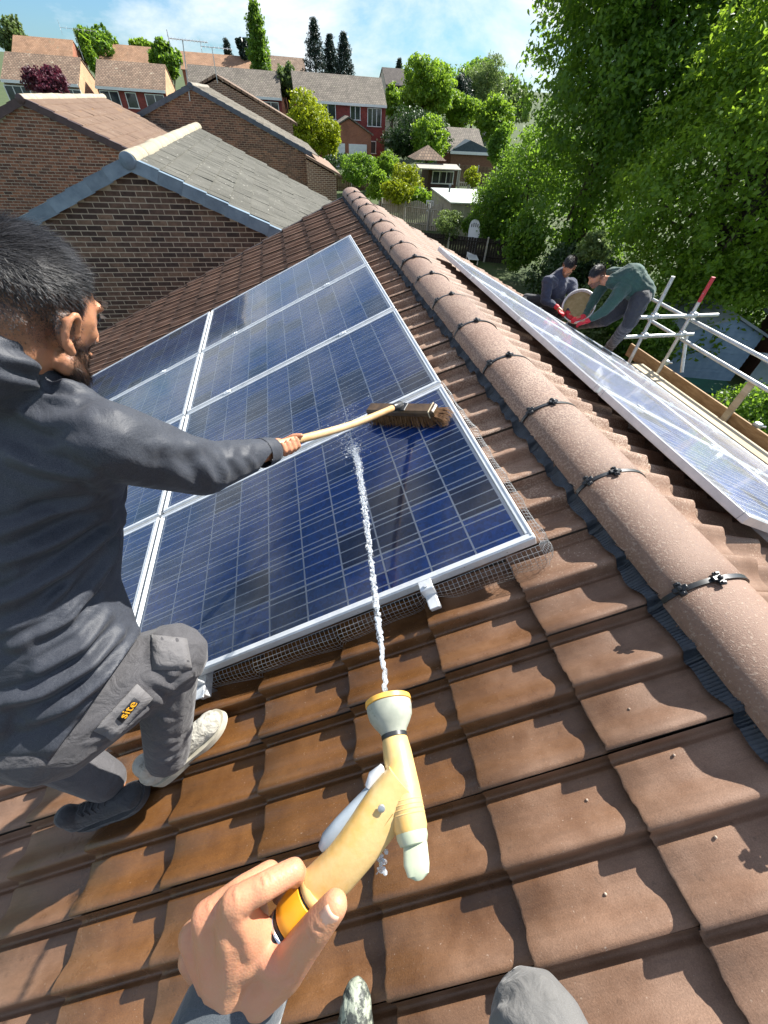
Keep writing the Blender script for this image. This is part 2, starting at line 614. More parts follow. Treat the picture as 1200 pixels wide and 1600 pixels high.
spots = []
k_max = int((UL - U_TAIL0) / GAUGE) + 1
for side in (0, 1):
    nk = 15 if side == 0 else 14
    for k in range(-1, nk - 1):
        if side == 0:
            ut = U_TAIL0 + k * GAUGE
        else:
            ut = 0.50 + k * GAUGE
        if ut > (UL + .05 if side == 0 else SRT + .12):
            continue
        for j in range(-7, V_FAR):
            va = V_JOINT0 + j * TW
            hx = ut - TLEN
            lift = 0.0
            if side == 0:
                loc = SLp(hx, va + TW, -.010 + rng.uniform(-.0012, .0012))
                R = ML
                mid = SLp(ut - .16, va + .15, .02)
                hid = (.15 < ut - .36 and ut < 3.28 and .1 < va and va + TW < 3.95)
            else:
                loc = SRp(hx, va, -.010 + rng.uniform(-.0012, .0012))
                R = MR
                mid = SRp(ut - .16, va + .15, .02)
                hid = (.8 < ut - .4 and ut < 3.9 and .1 < va and va + TW < 4.0)
            p = px(mid)
            vis = p is not None and -120 < p[0] < 1320 and -50 < p[1] < 1750 and not hid
            score = (1.0 / p[2] ** 2 if vis else -1.0)
            if vis and side == 1:
                score *= .35
            spots.append((score, R, loc, k == -1))
spots.sort(key=lambda s: -s[0])
rest = MB()
rest_mi = []
inv = Matrix.Translation((0, 0, 5.6))
for i, (sc, R, loc, top_) in enumerate(spots):
    e = Euler((rng.gauss(0, .003), rng.gauss(0, .0025), rng.gauss(0, .003))).to_matrix()
    m4 = frame4(R @ e, loc)
    me = TOP_MESHES[rng.randrange(3)] if top_ else TILE_MESHES[rng.randrange(5)]
    if i < 300 and sc > 0:
        o = link('roof_tile', me, roof)
        o.matrix_parent_inverse = Matrix.Identity(4)
        o.matrix_basis = m4
    else:
        rest.add([m4 @ vv.co for vv in me.vertices], [list(pp.vertices) for pp in me.polygons])
        rest_mi += [pp.material_index for pp in me.polygons]
me = bpy.data.meshes.new('roof_tiles')
me.from_pydata(rest.v, [], rest.f)
me.materials.append(M_TILE)
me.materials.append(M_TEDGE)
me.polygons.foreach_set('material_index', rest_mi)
me.polygons.foreach_set('use_smooth', np.ones(len(me.polygons), bool))
me.set_sharp_from_angle(angle=rad(50))
o = link('roof_tiles', me, roof)
tag(o, kind='stuff')

# ridge tiles
RR = 0.131
RH = 0.088
RZ = 0.016


def ridge_mesh(name, L=0.436, r=RR, n=26):
    mb = MB()
    rows_o, rows_i = [], []
    ys = [0, .006, .05, L * .5, L - .05, L - .006, L]
    for y in ys:
        e = .004 if y in (0, L) else 0
        ro, ri = [], []
        for i in range(n + 1):
            a = math.pi * (1.0 - i / n)
            hgt = RH
            ro.append(((r - e) * math.cos(a), y, (hgt - e) * math.sin(a) ** .92 if math.sin(a) > 1e-6 else 0.0))
            ri.append(((r - .02) * math.cos(a), y, (hgt - .02) * max(math.sin(a), 0)))
        rows_o.append(ro)
        rows_i.append(ri)
    mb.grid(rows_o)
    nf = len(mb.f)
    mb.grid(rows_i)
    mb.grid([rows_o[0], rows_i[0]])
    mb.grid([rows_o[-1], rows_i[-1]])
    mb.grid([[q[0] for q in rows_o], [q[0] for q in rows_i]])
    mb.grid([[q[-1] for q in rows_o], [q[-1] for q in rows_i]])
    me = mb.mesh(name, M_RIDGE, 40)
    return me


RM = ridge_mesh('ridge_tile')
RJ0 = -0.292
RSTEP = 0.4405
for k in range(-5, 15):
    o = link('ridge_tile', RM, house)
    y = RJ0 + k * RSTEP
    o.matrix_basis = Matrix.Translation((XA + rng.uniform(-.004, .004), y + .003, RZ + rng.uniform(-.003, .003) + 5.6)) @ Euler((rng.gauss(0, .004), 0, rng.gauss(0, .004))).to_matrix().to_4x4()


def strap_mesh():
    mb = MB()
    n = 22
    for (w, e, a0, a1) in ((.013, .005, .02, .93),):
        top, = [[]],
        rows = []
        for yy, ee in ((-w / 2, 0.0), (-w / 2, e), (w / 2, e), (w / 2, 0.0)):
            row = []
            for i in range(n + 1):
                a = math.pi * (1 - (a0 + (a1 - a0) * i / n))
                row.append(((RR + ee) * math.cos(a), yy, (RH + ee) * max(math.sin(a), 0) ** .92))
            rows.append(row)
        mb.grid(rows)
    return mb.mesh('strap', M_BLACK, 40)


def clip_mesh():
    mb = MB()
    mb.bbox((0, 0, .004), (.018, .038, .008), .002)
    mb.bbox((0, 0, .006), (.038, .014, .008), .002)
    mb.bbox((0, .014, .010), (.012, .007, .006), .0015)
    mb.bbox((0, -.014, .010), (.012, .007, .006), .0015)
    mb.lathe([(0, .006), (.005, .006), (.007, .003)], (0, 0, .009), (0, 0, 1), 10)
    return mb.mesh('clip', M_BLACK, 40)


SM, CM = strap_mesh(), clip_mesh()
for k in range(-4, 15):
    y = RJ0 + k * RSTEP
    s_ = link('ridge_strap', SM, house)
    s_.location = (XA, y, RZ + 5.6)
    for a in (.20 + rng.uniform(-.02, .02), .45 + rng.uniform(-.02, .02)):
        an = math.pi * (1 - a)
        c_ = link('clip', CM, s_)
        nrm = Vector((math.cos(an), 0, math.sin(an)))
        c_.matrix_basis = Matrix.Translation(Vector(((RR + .004) * math.cos(an), rng.uniform(-.004, .004), (RH + .004) * math.sin(an) ** .92))) @ Euler((0, math.pi / 2 - an, rng.uniform(-.12, .12))).to_matrix().to_4x4()

# ventilated ridge roll: pleated strip that follows the tile waves on either side
for side in (0, 1):
    P0, P1, P2, P3 = [], [], [], []
    v = -1.9
    while v < v1 - .02:
        if side == 0:
            ph = (V_JOINT0 + TW - v)
            f = lambda du, h: SLp(-.262 + du, v, h)
        else:
            ph = v - V_JOINT0
            f = lambda du, h: SRp(.118 + du, v, h)
        z = prof(ph % TW)
        pl = .0022 * math.sin(2 * math.pi * v / .009)
        wob = .004 * math.sin(v * 23.0) + .003 * math.sin(v * 57.0)
        P0.append(f(0, .062))
        P1.append(f(.024, .055 + pl))
        P2.append(f(.058 + wob, z + .030 + pl))
        P3.append(f(.078 + wob, z + .024 + pl * .5))
        v += .00225
    mb = MB().grid([P0, P1, P2, P3])
    worldpart(mb.build('ridge_roll', M_STRIP, None, True), house)

# verge caps on the far gable end of the roof
M_VERGE = pbr('verge_cap', [(0.05, 0.035, 0.03), (0.08, 0.055, 0.045)], rough=.5, scale=20)
for f, n_ in ((SLp, 14), (SRp, 13)):
    for k in range(n_):
        a = (U_TAIL0 - GAUGE + k * GAUGE) if f is SLp else .05 + k * GAUGE
        mb = MB()
        for h0, h1, y0, y1 in ((-.08, .045, v1 + .005, v1 + .022), (.030, .045, v1 - .03, v1 + .022)):
            q = [f(a, y0, h0), f(a + GAUGE + .02, y0, h0 + .012), f(a + GAUGE + .02, y1, h0 + .012), f(a, y1, h0)]
            q2 = [f(a, y0, h1), f(a + GAUGE + .02, y0, h1 + .012), f(a + GAUGE + .02, y1, h1 + .012), f(a, y1, h1)]
            mb.add(q + q2, [(0, 1, 2, 3), (7, 6, 5, 4), (0, 4, 5, 1), (1, 5, 6, 2), (2, 6, 7, 3), (3, 7, 4, 0)])
        worldpart(mb.build('verge_cap', M_VERGE), house)

# gutter along the right eaves
g = MB()
n = 8
for (r0) in (0.055,):
    rows = []
    for y in (v0, v1):
        rows.append([SRp(SRT + .03, y, -.06) + Vector((.05 + r0 * math.cos(math.pi + math.pi * i / n), 0, r0 * math.sin(math.pi + math.pi * i / n))) for i in range(n + 1)])
    g.grid(rows)
worldpart(g.build('gutter', M_BLACK, None, True), house)

# ------------------------------------------------------------ solar panels
PW, PHT = 1.65, 0.992


def cell_material():
    m, t, out = raw_mat('silicon_cell')
    b = nd(t, 'ShaderNodeBsdfPrincipled')
    t.links.new(b.outputs[0], out.inputs[0])
    oi = nd(t, 'ShaderNodeObjectInfo')
    tc = nd(t, 'ShaderNodeTexCoord')
    pos = nd(t, 'ShaderNodeNewGeometry').outputs['Position']
    rp = nd(t, 'ShaderNodeValToRGB', {0: oi.outputs['Random']})
    e = rp.color_ramp.elements
    e[0].position, e[0].color = 0.0, (0.009, 0.078, 0.33, 1)
    e[1].position, e[1].color = 1.0, (0.030, 0.028, 0.065, 1)
    x = e.new(.45)
    x.color = (0.013, 0.098, 0.40, 1)
    x = e.new(.72)
    x.color = (0.018, 0.092, 0.31, 1)
    x = e.new(.86)
    x.color = (0.018, 0.048, 0.15, 1)
    vo = nd(t, 'ShaderNodeTexVoronoi', {'Vector': pos, 'Scale': 95.0})
    k = maprange(t, nd(t, 'ShaderNodeSeparateColor', {0: vo.outputs['Color']}).outputs[0], 0, 1, .72, 1.35)
    hs = nd(t, 'ShaderNodeHueSaturation', {'Color': rp.outputs[0], 'Value': k})
    t.links.new(hs.outputs[0], b.inputs['Base Color'])
    b.inputs['Roughness'].default_value = .35
    b.inputs['Specular IOR Level'].default_value = .35
    return m


def glass_material(name, dust, streak, dcol=(0.42, 0.50, 0.58, 1)):
    m, t, out = raw_mat(name)
    pos = nd(t, 'ShaderNodeNewGeometry').outputs['Position']
    sep = nd(t, 'ShaderNodeSeparateXYZ', {0: pos})
    tc = nd(t, 'ShaderNodeTexCoord')
    n1 = nd(t, 'ShaderNodeTexNoise', {'Vector': pos, 'Scale': 5.0, 'Detail': 6.0, 'Roughness': 0.65}).outputs[0]
    n2 = nd(t, 'ShaderNodeTexNoise', {'Vector': pos, 'Scale': 170.0, 'Detail': 4.0, 'Roughness': 0.7}).outputs[0]
    mp = nd(t, 'ShaderNodeMapping', {'Vector': tc.outputs['Object'], 'Scale': streak})
    n3 = nd(t, 'ShaderNodeTexNoise', {'Vector': mp.outputs[0], 'Scale': 1.0, 'Detail': 5.0, 'Roughness': 0.65}).outputs[0]
    vo = nd(t, 'ShaderNodeTexVoronoi', {'Vector': pos, 'Scale': 120.0})
    n5 = nd(t, 'ShaderNodeTexNoise', {'Vector': pos, 'Scale': 7.0, 'Detail': 3.0}).outputs[0]
    drop = mm(t, 'MULTIPLY', maprange(t, vo.outputs['Distance'], .30, .12), maprange(t, n5, .46, .58))
    bp = nd(t, 'ShaderNodeBump', {'Height': mm(t, 'ADD', mm(t, 'MULTIPLY', n1, .6), mm(t, 'MULTIPLY', drop, .5)), 'Strength': 0.22, 'Distance': 0.004})
    tr = nd(t, 'ShaderNodeBsdfTransparent', {0: (0.97, 0.98, 0.985, 1)})
    gl = nd(t, 'ShaderNodeBsdfGlossy', {'Color': (1, 1, 1, 1), 'Roughness': .07, 'Normal': bp.outputs[0]})
    fr = nd(t, 'ShaderNodeFresnel', {'IOR': 1.58, 'Normal': bp.outputs[0]})
    m1 = nd(t, 'ShaderNodeMixShader', {0: fr.outputs[0], 1: tr.outputs[0], 2: gl.outputs[0]})
    df = nd(t, 'ShaderNodeBsdfDiffuse', {0: dcol})
    # washed patch round the broom is clean
    d = nd(t, 'ShaderNodeVectorMath', {0: pos, 1: (-0.25, 0.45, -0.11)}, operation='DISTANCE').outputs['Value']
    clean = maprange(t, mm(t, 'ADD', d, mm(t, 'MULTIPLY', mm(t, 'SUBTRACT', n1, .5), .7)), .45, 1.15, .12, 1.0, True)
    f = mm(t, 'MULTIPLY', mm(t, 'MULTIPLY', maprange(t, n1, .25, .75, .55, 1.25), clean), dust)
    f = mm(t, 'ADD', f, mm(t, 'MULTIPLY', maprange(t, n3, .52, .74), mm(t, 'MULTIPLY', clean, dust * 1.5)))
    f = mm(t, 'ADD', f, mm(t, 'MULTIPLY', maprange(t, n2, .66, .74), mm(t, 'MULTIPLY', dust, 2.0)))
    f = mm(t, 'MINIMUM', f, .85)
    m2 = nd(t, 'ShaderNodeMixShader', {0: f, 1: m1.outputs[0], 2: df.outputs[0]})
    t.links.new(m2.outputs[0], out.inputs[0])
    return m


M_CELL = cell_material()
M_GLASS = glass_material('panel_glass', .05, (3.0, 70.0, 1.0))
M_GLASS_R = glass_material('panel_glass_dusty', .17, (2.0, 60.0, 1.0), (0.55, 0.56, 0.55, 1))
M_BACK = pbr('white_backsheet', (0.88, 0.90, 0.92), rough=.5)
M_BUS = pbr('silver_busbar', (0.86, 0.89, 0.92), rough=.45)

fr = MB()
fr.bbox((PW / 2, .0125, -.020), (PW, .025, .040), .0025)
fr.bbox((PW / 2, PHT - .0125, -.020), (PW, .025, .040), .0025)
fr.bbox((.0125, PHT / 2, -.0205), (.025, PHT - .052, .0395), .0025)
fr.bbox((PW - .0125, PHT / 2, -.0205), (.025, PHT - .052, .0395), .0025)
for y in (.0068, PHT - .0068):
    fr.box((PW / 2, y, .0012), (PW - .01, .004, .0024))
for x in (.0068, PW - .0068):
    fr.box((x, PHT / 2, .0012), (.004, PHT - .03, .0024))
FRAME_ME = fr.mesh('frame', M_ALU)
BACK_ME = MB().box((PW / 2, PHT / 2, -.0105), (PW - .052, PHT - .052, .003)).mesh('backsheet', M_BACK)
GLASS_ME = np_mesh('glass', [(.0255, .0255, -.0035), (PW - .0255, .0255, -.0035), (PW - .0255, PHT - .0255, -.0035), (.0255, PHT - .0255, -.0035)], [(0, 1, 2, 3)], M_GLASS)
GLASS_ME_R = np_mesh('glass', [(.0255, .0255, -.0035), (PW - .0255, .0255, -.0035), (PW - .0255, PHT - .0255, -.0035), (.0255, PHT - .0255, -.0035)], [(0, 1, 2, 3)], M_GLASS_R)
CP = .1583
CX0, CY0 = (PW - 10 * CP) / 2, (PHT - 6 * CP) / 2
CELL_ME = MB().bbox((0, 0, 0), (.1516, .1508, .0012), .0004).mesh('cell', M_CELL)
bus = MB()
for r in range(6):
    for q in (1 / 6, .5, 5 / 6):
        y = CY0 + (r + q) * CP
        bus.box((PW / 2, y, -.0069), (10 * CP - .004, .0047, .0008))
BUS_ME = bus.mesh('busbars', M_BUS)
CAP_ME = MB().bbox((0, 0, .006), (.05, .034, .008), .002).lathe([(0, .006), (.006, .006)], (0, 0, .009), (0, 0, 1), 8).mesh('mid_clamp', M_ALU)


def make_panel(m4, right, label, group):
    root = bpy.data.objects.new('solar_panel', None)
    root.empty_display_size = .1
    COL.objects.link(root)
    root.matrix_world = m4
    root.matrix_basis = m4
    tag(root, label, 'solar panel', group)
    link('frame', FRAME_ME, root)
    link('backsheet', BACK_ME, root)
    link('glass', GLASS_ME_R if right else GLASS_ME, root)
    tag(link('busbars', BUS_ME, root), kind='stuff')
    for i in range(10):
        for j in range(6):
            c = link('cell', CELL_ME, root)
            c.location = (CX0 + (i + .5) * CP, CY0 + (j + .5) * CP, -.0082)
    return root


rows = ['nearest row', 'second row', 'third row', 'farthest row']
PGAP = 1.012
for r in range(4):
    for c in range(2):
        jx = rng.uniform(-.0015, .0015)
        lab = 'blue solar panel, %s of the wet array, %s' % (rows[r], ('beside the ridge' if c == 0 else 'down by the kneeling man'))
        make_panel(frame4(ML, SLp(c * 1.67 + jx, r * PGAP + PHT, PH)), False, lab, 'solar panels on the near slope')
        lab = 'dusty solar panel beyond the ridge, %s, %s' % (rows[r], ('upper column' if c == 0 else 'lower column'))
        make_panel(frame4(MR, SRp(.60 + c * 1.67 + jx, .03 + r * PGAP, .15)), True, lab, 'solar panels on the slope beyond the ridge')

# mounting rails with clamps
k = 0
for side in (0, 1):
    for u in (.387, 1.30, 2.06, 2.97):
        f = SLp if side == 0 else (lambda a, b_, h_: SRp(a + .6, b_ + .03, h_ + .01))
        R = ML if side == 0 else MR
        root = empty('mounting_rail', f(u, -.05, .06))
        root.matrix_basis = frame4(R, f(u, -.05, .06))
        sg = -1 if side == 0 else 1
        nm = ['nearest the ridge', 'second from the ridge', 'third from the ridge', 'lowest']
        tag(root, 'aluminium mounting rail under the %s, %s' % ('wet panels' if side == 0 else 'panels beyond the ridge', nm[k % 4]), 'rail', 'mounting rails')
        k += 1
        rb = MB().bbox((0, sg * 2.08, .018), (.038, 4.20, .040), .002)
        rb.build('beam', M_ALU, root)
        for r in range(1, 4):
            c = link('mid_clamp', CAP_ME, root)
            c.location = (0, sg * (.05 + r * PGAP - .01), .0795 - .001)
        ec = MB()
        ec.bbox((0, sg * .036, .081), (.045, .034, .006), .0015)
        ec.bbox((0, sg * .020, .058), (.045, .006, .050), .0015)
        ec.bbox((0, sg * -.005, .036), (.034, .05, .005), .0015)
        ec.lathe([(0, .0065), (.007, .0065)], (0, sg * .03, .084), (0, 0, 1), 8)
        ec.build('end_clamp', M_ALU, root)
        ec = MB().bbox((0, sg * .012, -.02), (.03, .004, .06), .001)
        ec.build('roof_hook', M_STEEL, root)

# bird mesh hung from the panel edge
wires = MB()
path = []
L1, L2 = 1.05, 3.3
tot = L1 + .12 + L2
sp = .0160


def mesh_base(s):
    """path position -> (u, v, outward u, outward v)"""
    if s < L1:
        return (0.0, L1 - s, -1.0, 0.0)
    if s < L1 + .12:
        a = (s - L1) / .12 * math.pi / 2
        return (0.0, 0.0, -math.cos(a), -math.sin(a))
    return (s - L1 - .12, 0.0, 0.0, -1.0)


def mesh_pt(s, q):
    u, v, ou, ov = mesh_base(s)
    fade = min(1, max(.35, s / .5)) if s < L1 else 1.0
    wob = .012 * math.sin(s * 7.0) + .008 * math.sin(s * 17.0 + 1)
    pinch = .03 * math.exp(-((s - L1 - .12 - .387) / .05) ** 2)
    out = (.014 + .055 * fade * math.sin(q * 1.9) + wob * q) * (1 - .3 * q) - pinch * q
    if ou < -.2:
        out *= .75
    # the foot follows the waves of the tiles
    vv = v + ov * out
    uu = u + ou * out
    kk = (uu - U_TAIL0) / GAUGE
    fl = prof((V_JOINT0 + TW - vv) % TW) + STEP * (1.0 - (math.ceil(kk) - kk) * GAUGE / TLEN) + .004
    h = (.112) * (1 - q) + fl * q + (.012 * math.sin(q * math.pi))
    return SLp(uu, vv, h)


def wire(pts, r=.00055):
    wires.tube(pts, r, 3, cap=False)


nq = 7
s = 0.0
while s < tot:
    wire([mesh_pt(s, q / 8) for q in range(9)])
    s += sp
for qi in range(0, nq):
    pts = []
    s = 0.0
    while s < tot:
        pts.append(mesh_pt(s, qi / (nq - 1)))
        s += .02
    wire(pts)
me = bpy.data.meshes.new('bird_mesh')
me.from_pydata(wires.v, [], wires.f)
M_WIRE = pbr('wire', (0.5, 0.51, 0.5), rough=.4, metal=.6)
me.materials.append(M_WIRE)
o = link('bird_mesh', me)
tag(o, 'galvanised wire bird mesh hanging from the edge of the nearest solar panel', 'wire mesh')
# ------------------------------------------------------------ places by sight lines
def sight(x, y):
    return cR @ Vector(((x - 600) / 611.6, -(y - 800) / 611.6, -1.0))


def at_y(x, y, Y):
    d = sight(x, y)
    return cL + d * ((Y - cL.y) / d.y)


def at_x(x, y, X):
    d = sight(x, y)
    return cL + d * ((X - cL.x) / d.x)


def at_z(x, y, z):
    d = sight(x, y)
    return cL + d * ((z - cL.z) / d.z)


def gz(x, y):
    z = -5.75 + .0105 * min(max(y, 0), 80)
    if y > 80:
        z += .035 * (y - 80)
    if x > 20 and y > 60:
        z += .02 * (x - 20) * min(1, (y - 60) / 60)
    return z


# ------------------------------------------------------------ ground
M_GRASS = pbr('garden_ground', [(0.030, 0.052, 0.012), (0.055, 0.085, 0.02), (0.075, 0.07, 0.035)], rough=.95, scale=.55, detail=9, bump=.5, bscale=30, coord='Object', pos=(.3, .72), bdist=.05)
gx = [-900, -300, -140, -80] + list(range(-60, 61, 4)) + [80, 140, 300, 900]
gy = [-300, -60] + list(range(-20, 101, 4)) + [120, 160, 220, 320, 500, 900]
gm = MB().grid([[(x, y, min(gz(x, y), 24) + .12 * math.sin(x * .7) * math.cos(y * .6)) for x in gx] for y in gy])
ground = gm.build('ground', M_GRASS, None, True)
tag(ground, kind='structure')

# ------------------------------------------------------------ building materials


def brick_mat(name, c1, c2, mortar, scale=1.0, bw=.225, rh=.075, ms=.012, rough=.85, bump=.4, coord='Object', swap='wall', off=.5, lichen=None):
    m, t, out = raw_mat(name)
    b = nd(t, 'ShaderNodeBsdfPrincipled')
    t.links.new(b.outputs[0], out.inputs[0])
    pos = nd(t, 'ShaderNodeNewGeometry').outputs['Position']
    sep = nd(t, 'ShaderNodeSeparateXYZ', {0: pos})
    if swap == 'wall':
        vec = nd(t, 'ShaderNodeCombineXYZ', {0: mm(t, 'ADD', sep.outputs[0], sep.outputs[1]), 1: sep.outputs[2]}).outputs[0]
    elif swap == 'roofx':
        vec = nd(t, 'ShaderNodeCombineXYZ', {0: sep.outputs[0], 1: mm(t, 'MULTIPLY', sep.outputs[1], 1.15)}).outputs[0]
    else:
        vec = nd(t, 'ShaderNodeCombineXYZ', {0: sep.outputs[1], 1: mm(t, 'MULTIPLY', sep.outputs[0], 1.09)}).outputs[0]
    br = nd(t, 'ShaderNodeTexBrick', {'Vector': vec, 'Color1': rgba(c1), 'Color2': rgba(c2), 'Mortar': rgba(mortar), 'Scale': scale, 'Mortar Size': ms, 'Mortar Smooth': .2, 'Bias': 0.0, 'Brick Width': bw, 'Row Height': rh})
    br.offset = off
    n1 = nd(t, 'ShaderNodeTexNoise', {'Vector': pos, 'Scale': .9, 'Detail': 7.0, 'Roughness': .65}).outputs[0]
    hs = nd(t, 'ShaderNodeHueSaturation', {'Color': br.outputs[0], 'Value': maprange(t, n1, .3, .7, .75, 1.25)})
    col = hs.outputs[0]
    if lichen:
        n2 = nd(t, 'ShaderNodeTexNoise', {'Vector': pos, 'Scale': lichen[1], 'Detail': 5.0, 'Roughness': .75}).outputs[0]
        col = mixc(t, maprange(t, n2, lichen[2], lichen[2] + .07, 0, .85), col, lichen[0])
    t.links.new(col, b.inputs['Base Color'])
    b.inputs['Roughness'].default_value = rough
    bp = nd(t, 'ShaderNodeBump', {'Height': br.outputs['Fac'], 'Strength': bump, 'Distance': .02})
    bp.invert = True
    t.links.new(bp.outputs[0], b.inputs['Normal'])
    return m


M_WHITE = pbr('white_paint', [(0.72, 0.73, 0.73), (0.80, 0.80, 0.79)], rough=.45, scale=3)
M_PANE = pbr('window_glass', [(0.02, 0.025, 0.03), (0.05, 0.06, 0.07)], rough=.06, scale=.8, spec=.8)
M_ROOF_BR = brick_mat('roof_tiles_brown', (0.176, 0.115, 0.074), (0.270, 0.182, 0.121), (0.068, 0.047, 0.034), 1, .30, .30, .03, swap='roofx', lichen=((0.459, 0.405, 0.297), 1.9, .60))
M_ROOF_GR = brick_mat('roof_tiles_grey', (0.142, 0.121, 0.095), (0.209, 0.176, 0.142), (0.061, 0.054, 0.041), 1, .30, .30, .03, swap='roofx', lichen=((0.338, 0.338, 0.203), 2.2, .62))
M_ROOF_OR = brick_mat('roof_tiles_orange', (0.297, 0.165, 0.088), (0.363, 0.209, 0.121), (0.154, 0.088, 0.055), 1, .3, .3, .02, swap='roofx', lichen=((0.220, 0.176, 0.110), .8, .6))
M_ROOF_DK = brick_mat('roof_tiles_dark', (0.06, 0.05, 0.045), (0.09, 0.075, 0.065), (0.03, 0.025, 0.02), 1, .3, .3, .02, swap='roofx')
M_BR_RED = brick_mat('brick_red', (0.217, 0.034, 0.028), (0.280, 0.050, 0.039), (0.182, 0.070, 0.063), 1, .25, .12, .012)
M_BR_OR = brick_mat('brick_orange', (0.310, 0.098, 0.052), (0.391, 0.138, 0.069), (0.276, 0.172, 0.127), 1, .25, .1, .012)
M_BR_YE = brick_mat('brick_yellow', (0.50, 0.30, 0.15), (0.58, 0.36, 0.19), (0.45, 0.36, 0.26), 1, .25, .1, .012)
M_BR_BR = brick_mat('brick_brown_far', (0.119, 0.070, 0.049), (0.210, 0.112, 0.070), (0.462, 0.378, 0.280), 1, .225, .075, .012)
M_DKWOOD = pbr('dark_brown_wood', [(0.055, 0.025, 0.014), (0.10, 0.045, 0.024)], rough=.7, scale=8, stretch=(1, 1, .15))
M_CREAM = pbr('cream_render', [(0.5, 0.45, 0.36), (0.58, 0.53, 0.44)], rough=.8, scale=2)


def window(parent, c, w, h, nv=2, facing='-y', deep=.06):
    """white framed window: frame part with panes as sub-parts"""
    mb = MB()
    b = .075
    ax = {'-y': (Vector((1, 0, 0)), Vector((0, -1, 0))), '+x': (Vector((0, 1, 0)), Vector((1, 0, 0)))}[facing]
    X, N = ax
    c = Vector(c)

    def bar(cx, cz, sx, sz):
        s = Vector((sx * abs(X.x) + deep * 1.6 * abs(N.x), sx * abs(X.y) + deep * 1.6 * abs(N.y), sz))
        mb.box(c + X * cx + Vector((0, 0, cz)) + N * (deep * .5), s)
    bar(0, h / 2, w + b, b)
    bar(0, -h / 2, w + b + .12, b * 1.1)
    xs = [-w / 2 + w * i / nv for i in range(nv + 1)]
    for x in xs:
        bar(x, 0, b, h - b)
    o = mb.build('window', M_WHITE, parent)
    o.matrix_parent_inverse = Matrix.Translation(-Vector(parent.location))
    for i in range(nv):
        q = MB()
        cx = (xs[i] + xs[i + 1]) / 2
        ww = (xs[i + 1] - xs[i]) - b
        s = Vector((ww * abs(X.x) + .012 * abs(N.x), ww * abs(X.y) + .012 * abs(N.y), h - b * 1.1))
        q.box(c + X * cx + N * .02, s)
        p = q.build('pane', M_PANE, o)
    return o


def wpart(mb, name, mat, parent, smooth=False):
    o = mb.build(name, mat, None, smooth)
    return worldpart(o, parent)


def gable_house(name, label, cat, x0, x1, yf, yb, zg, ze, zr, ridge, wall, roofm, over=.25, group=None, t=.12, verge=None):
    """ridge 'x': eaves face -y; ridge 'y': gable faces -y"""
    h = empty(name, ((x0 + x1) / 2, (yf + yb) / 2, zg), 0, label, cat, group)
    w = MB()
    if ridge == 'x':
        ym = (yf + yb) / 2
        w.prism([(yf, zg), (yb, zg), (yb, ze), (ym, zr - .1), (yf, ze)], x0, x1, 0)
        sl = (zr - ze) / (ym - yf)
        r = MB()
        yo, yo2 = yf - over, yb + over
        zo = ze - sl * over
        r.prism([(yo, zo), (ym, zr), (yo2, zo), (yo2, zo + t), (ym, zr + t), (yo, zo + t)], x0 - .1, x1 + .1, 0)
    else:
        xm = (x0 + x1) / 2
        w.prism([(zg, x0), (zg, x1), (ze, x1), (zr - .1, xm), (ze, x0)], yf, yb, 1)
        sl = (zr - ze) / (xm - x0)
        r = MB()
        zo = ze - sl * over
        r.prism([(zo, x0 - over), (zr, xm), (zo, x1 + over), (zo + t, x1 + over), (zr + t, xm), (zo + t, x0 - over)], yf - .12, yb + .12, 1)
    wpart(w, 'wall', wall, h)
    ro = wpart(r, 'roof', roofm, h)
    return h, ro


def chimney(roof, parent, c, w=.6, h=1.2, mat=None):
    mb = MB().box((c[0], c[1], c[2] + h / 2), (w, w, h)).box((c[0], c[1], c[2] + h + .05), (w + .12, w + .12, .12))
    for dx in (-.14, .14):
        mb.lathe([(0, .1), (.35, .085)], (c[0] + dx, c[1], c[2] + h + .11), (0, 0, 1), 8)
    o = mb.build('chimney', mat or M_BR_OR, roof)
    o.matrix_parent_inverse = Matrix.Translation(-Vector(parent.location))
    return o


def aerial(base, top, bl, label, yaw=0.3, n=9):
    b = Vector(base)
    root = empty('tv_aerial', b, 0, label, 'aerial', 'rooftop aerials')
    top = Vector(top) - b
    MB().tube([(0, 0, 0), top], .022, 6).build('mast', M_STEEL, root)
    mb = MB()
    d = Vector((math.cos(yaw), math.sin(yaw), 0))
    e = Vector((-d.y, d.x, 0))
    mb.tube([top - d * bl * .35, top + d * bl * .65], .018, 5)
    for i in range(n):
        p = top + d * (bl * (i / (n - 1) - .35))
        q = bl * (.08 if i else .15)
        mb.tube([p - e * q - Vector((0, 0, q * .4)), p + e * q + Vector((0, 0, q * .4))], .010, 4)
    mb.tube([top - d * bl * .35 - Vector((0, 0, bl * .15)), top - d * bl * .35 + Vector((0, 0, bl * .15))], .016, 4)
    mb.build('antenna', M_STEEL, root)


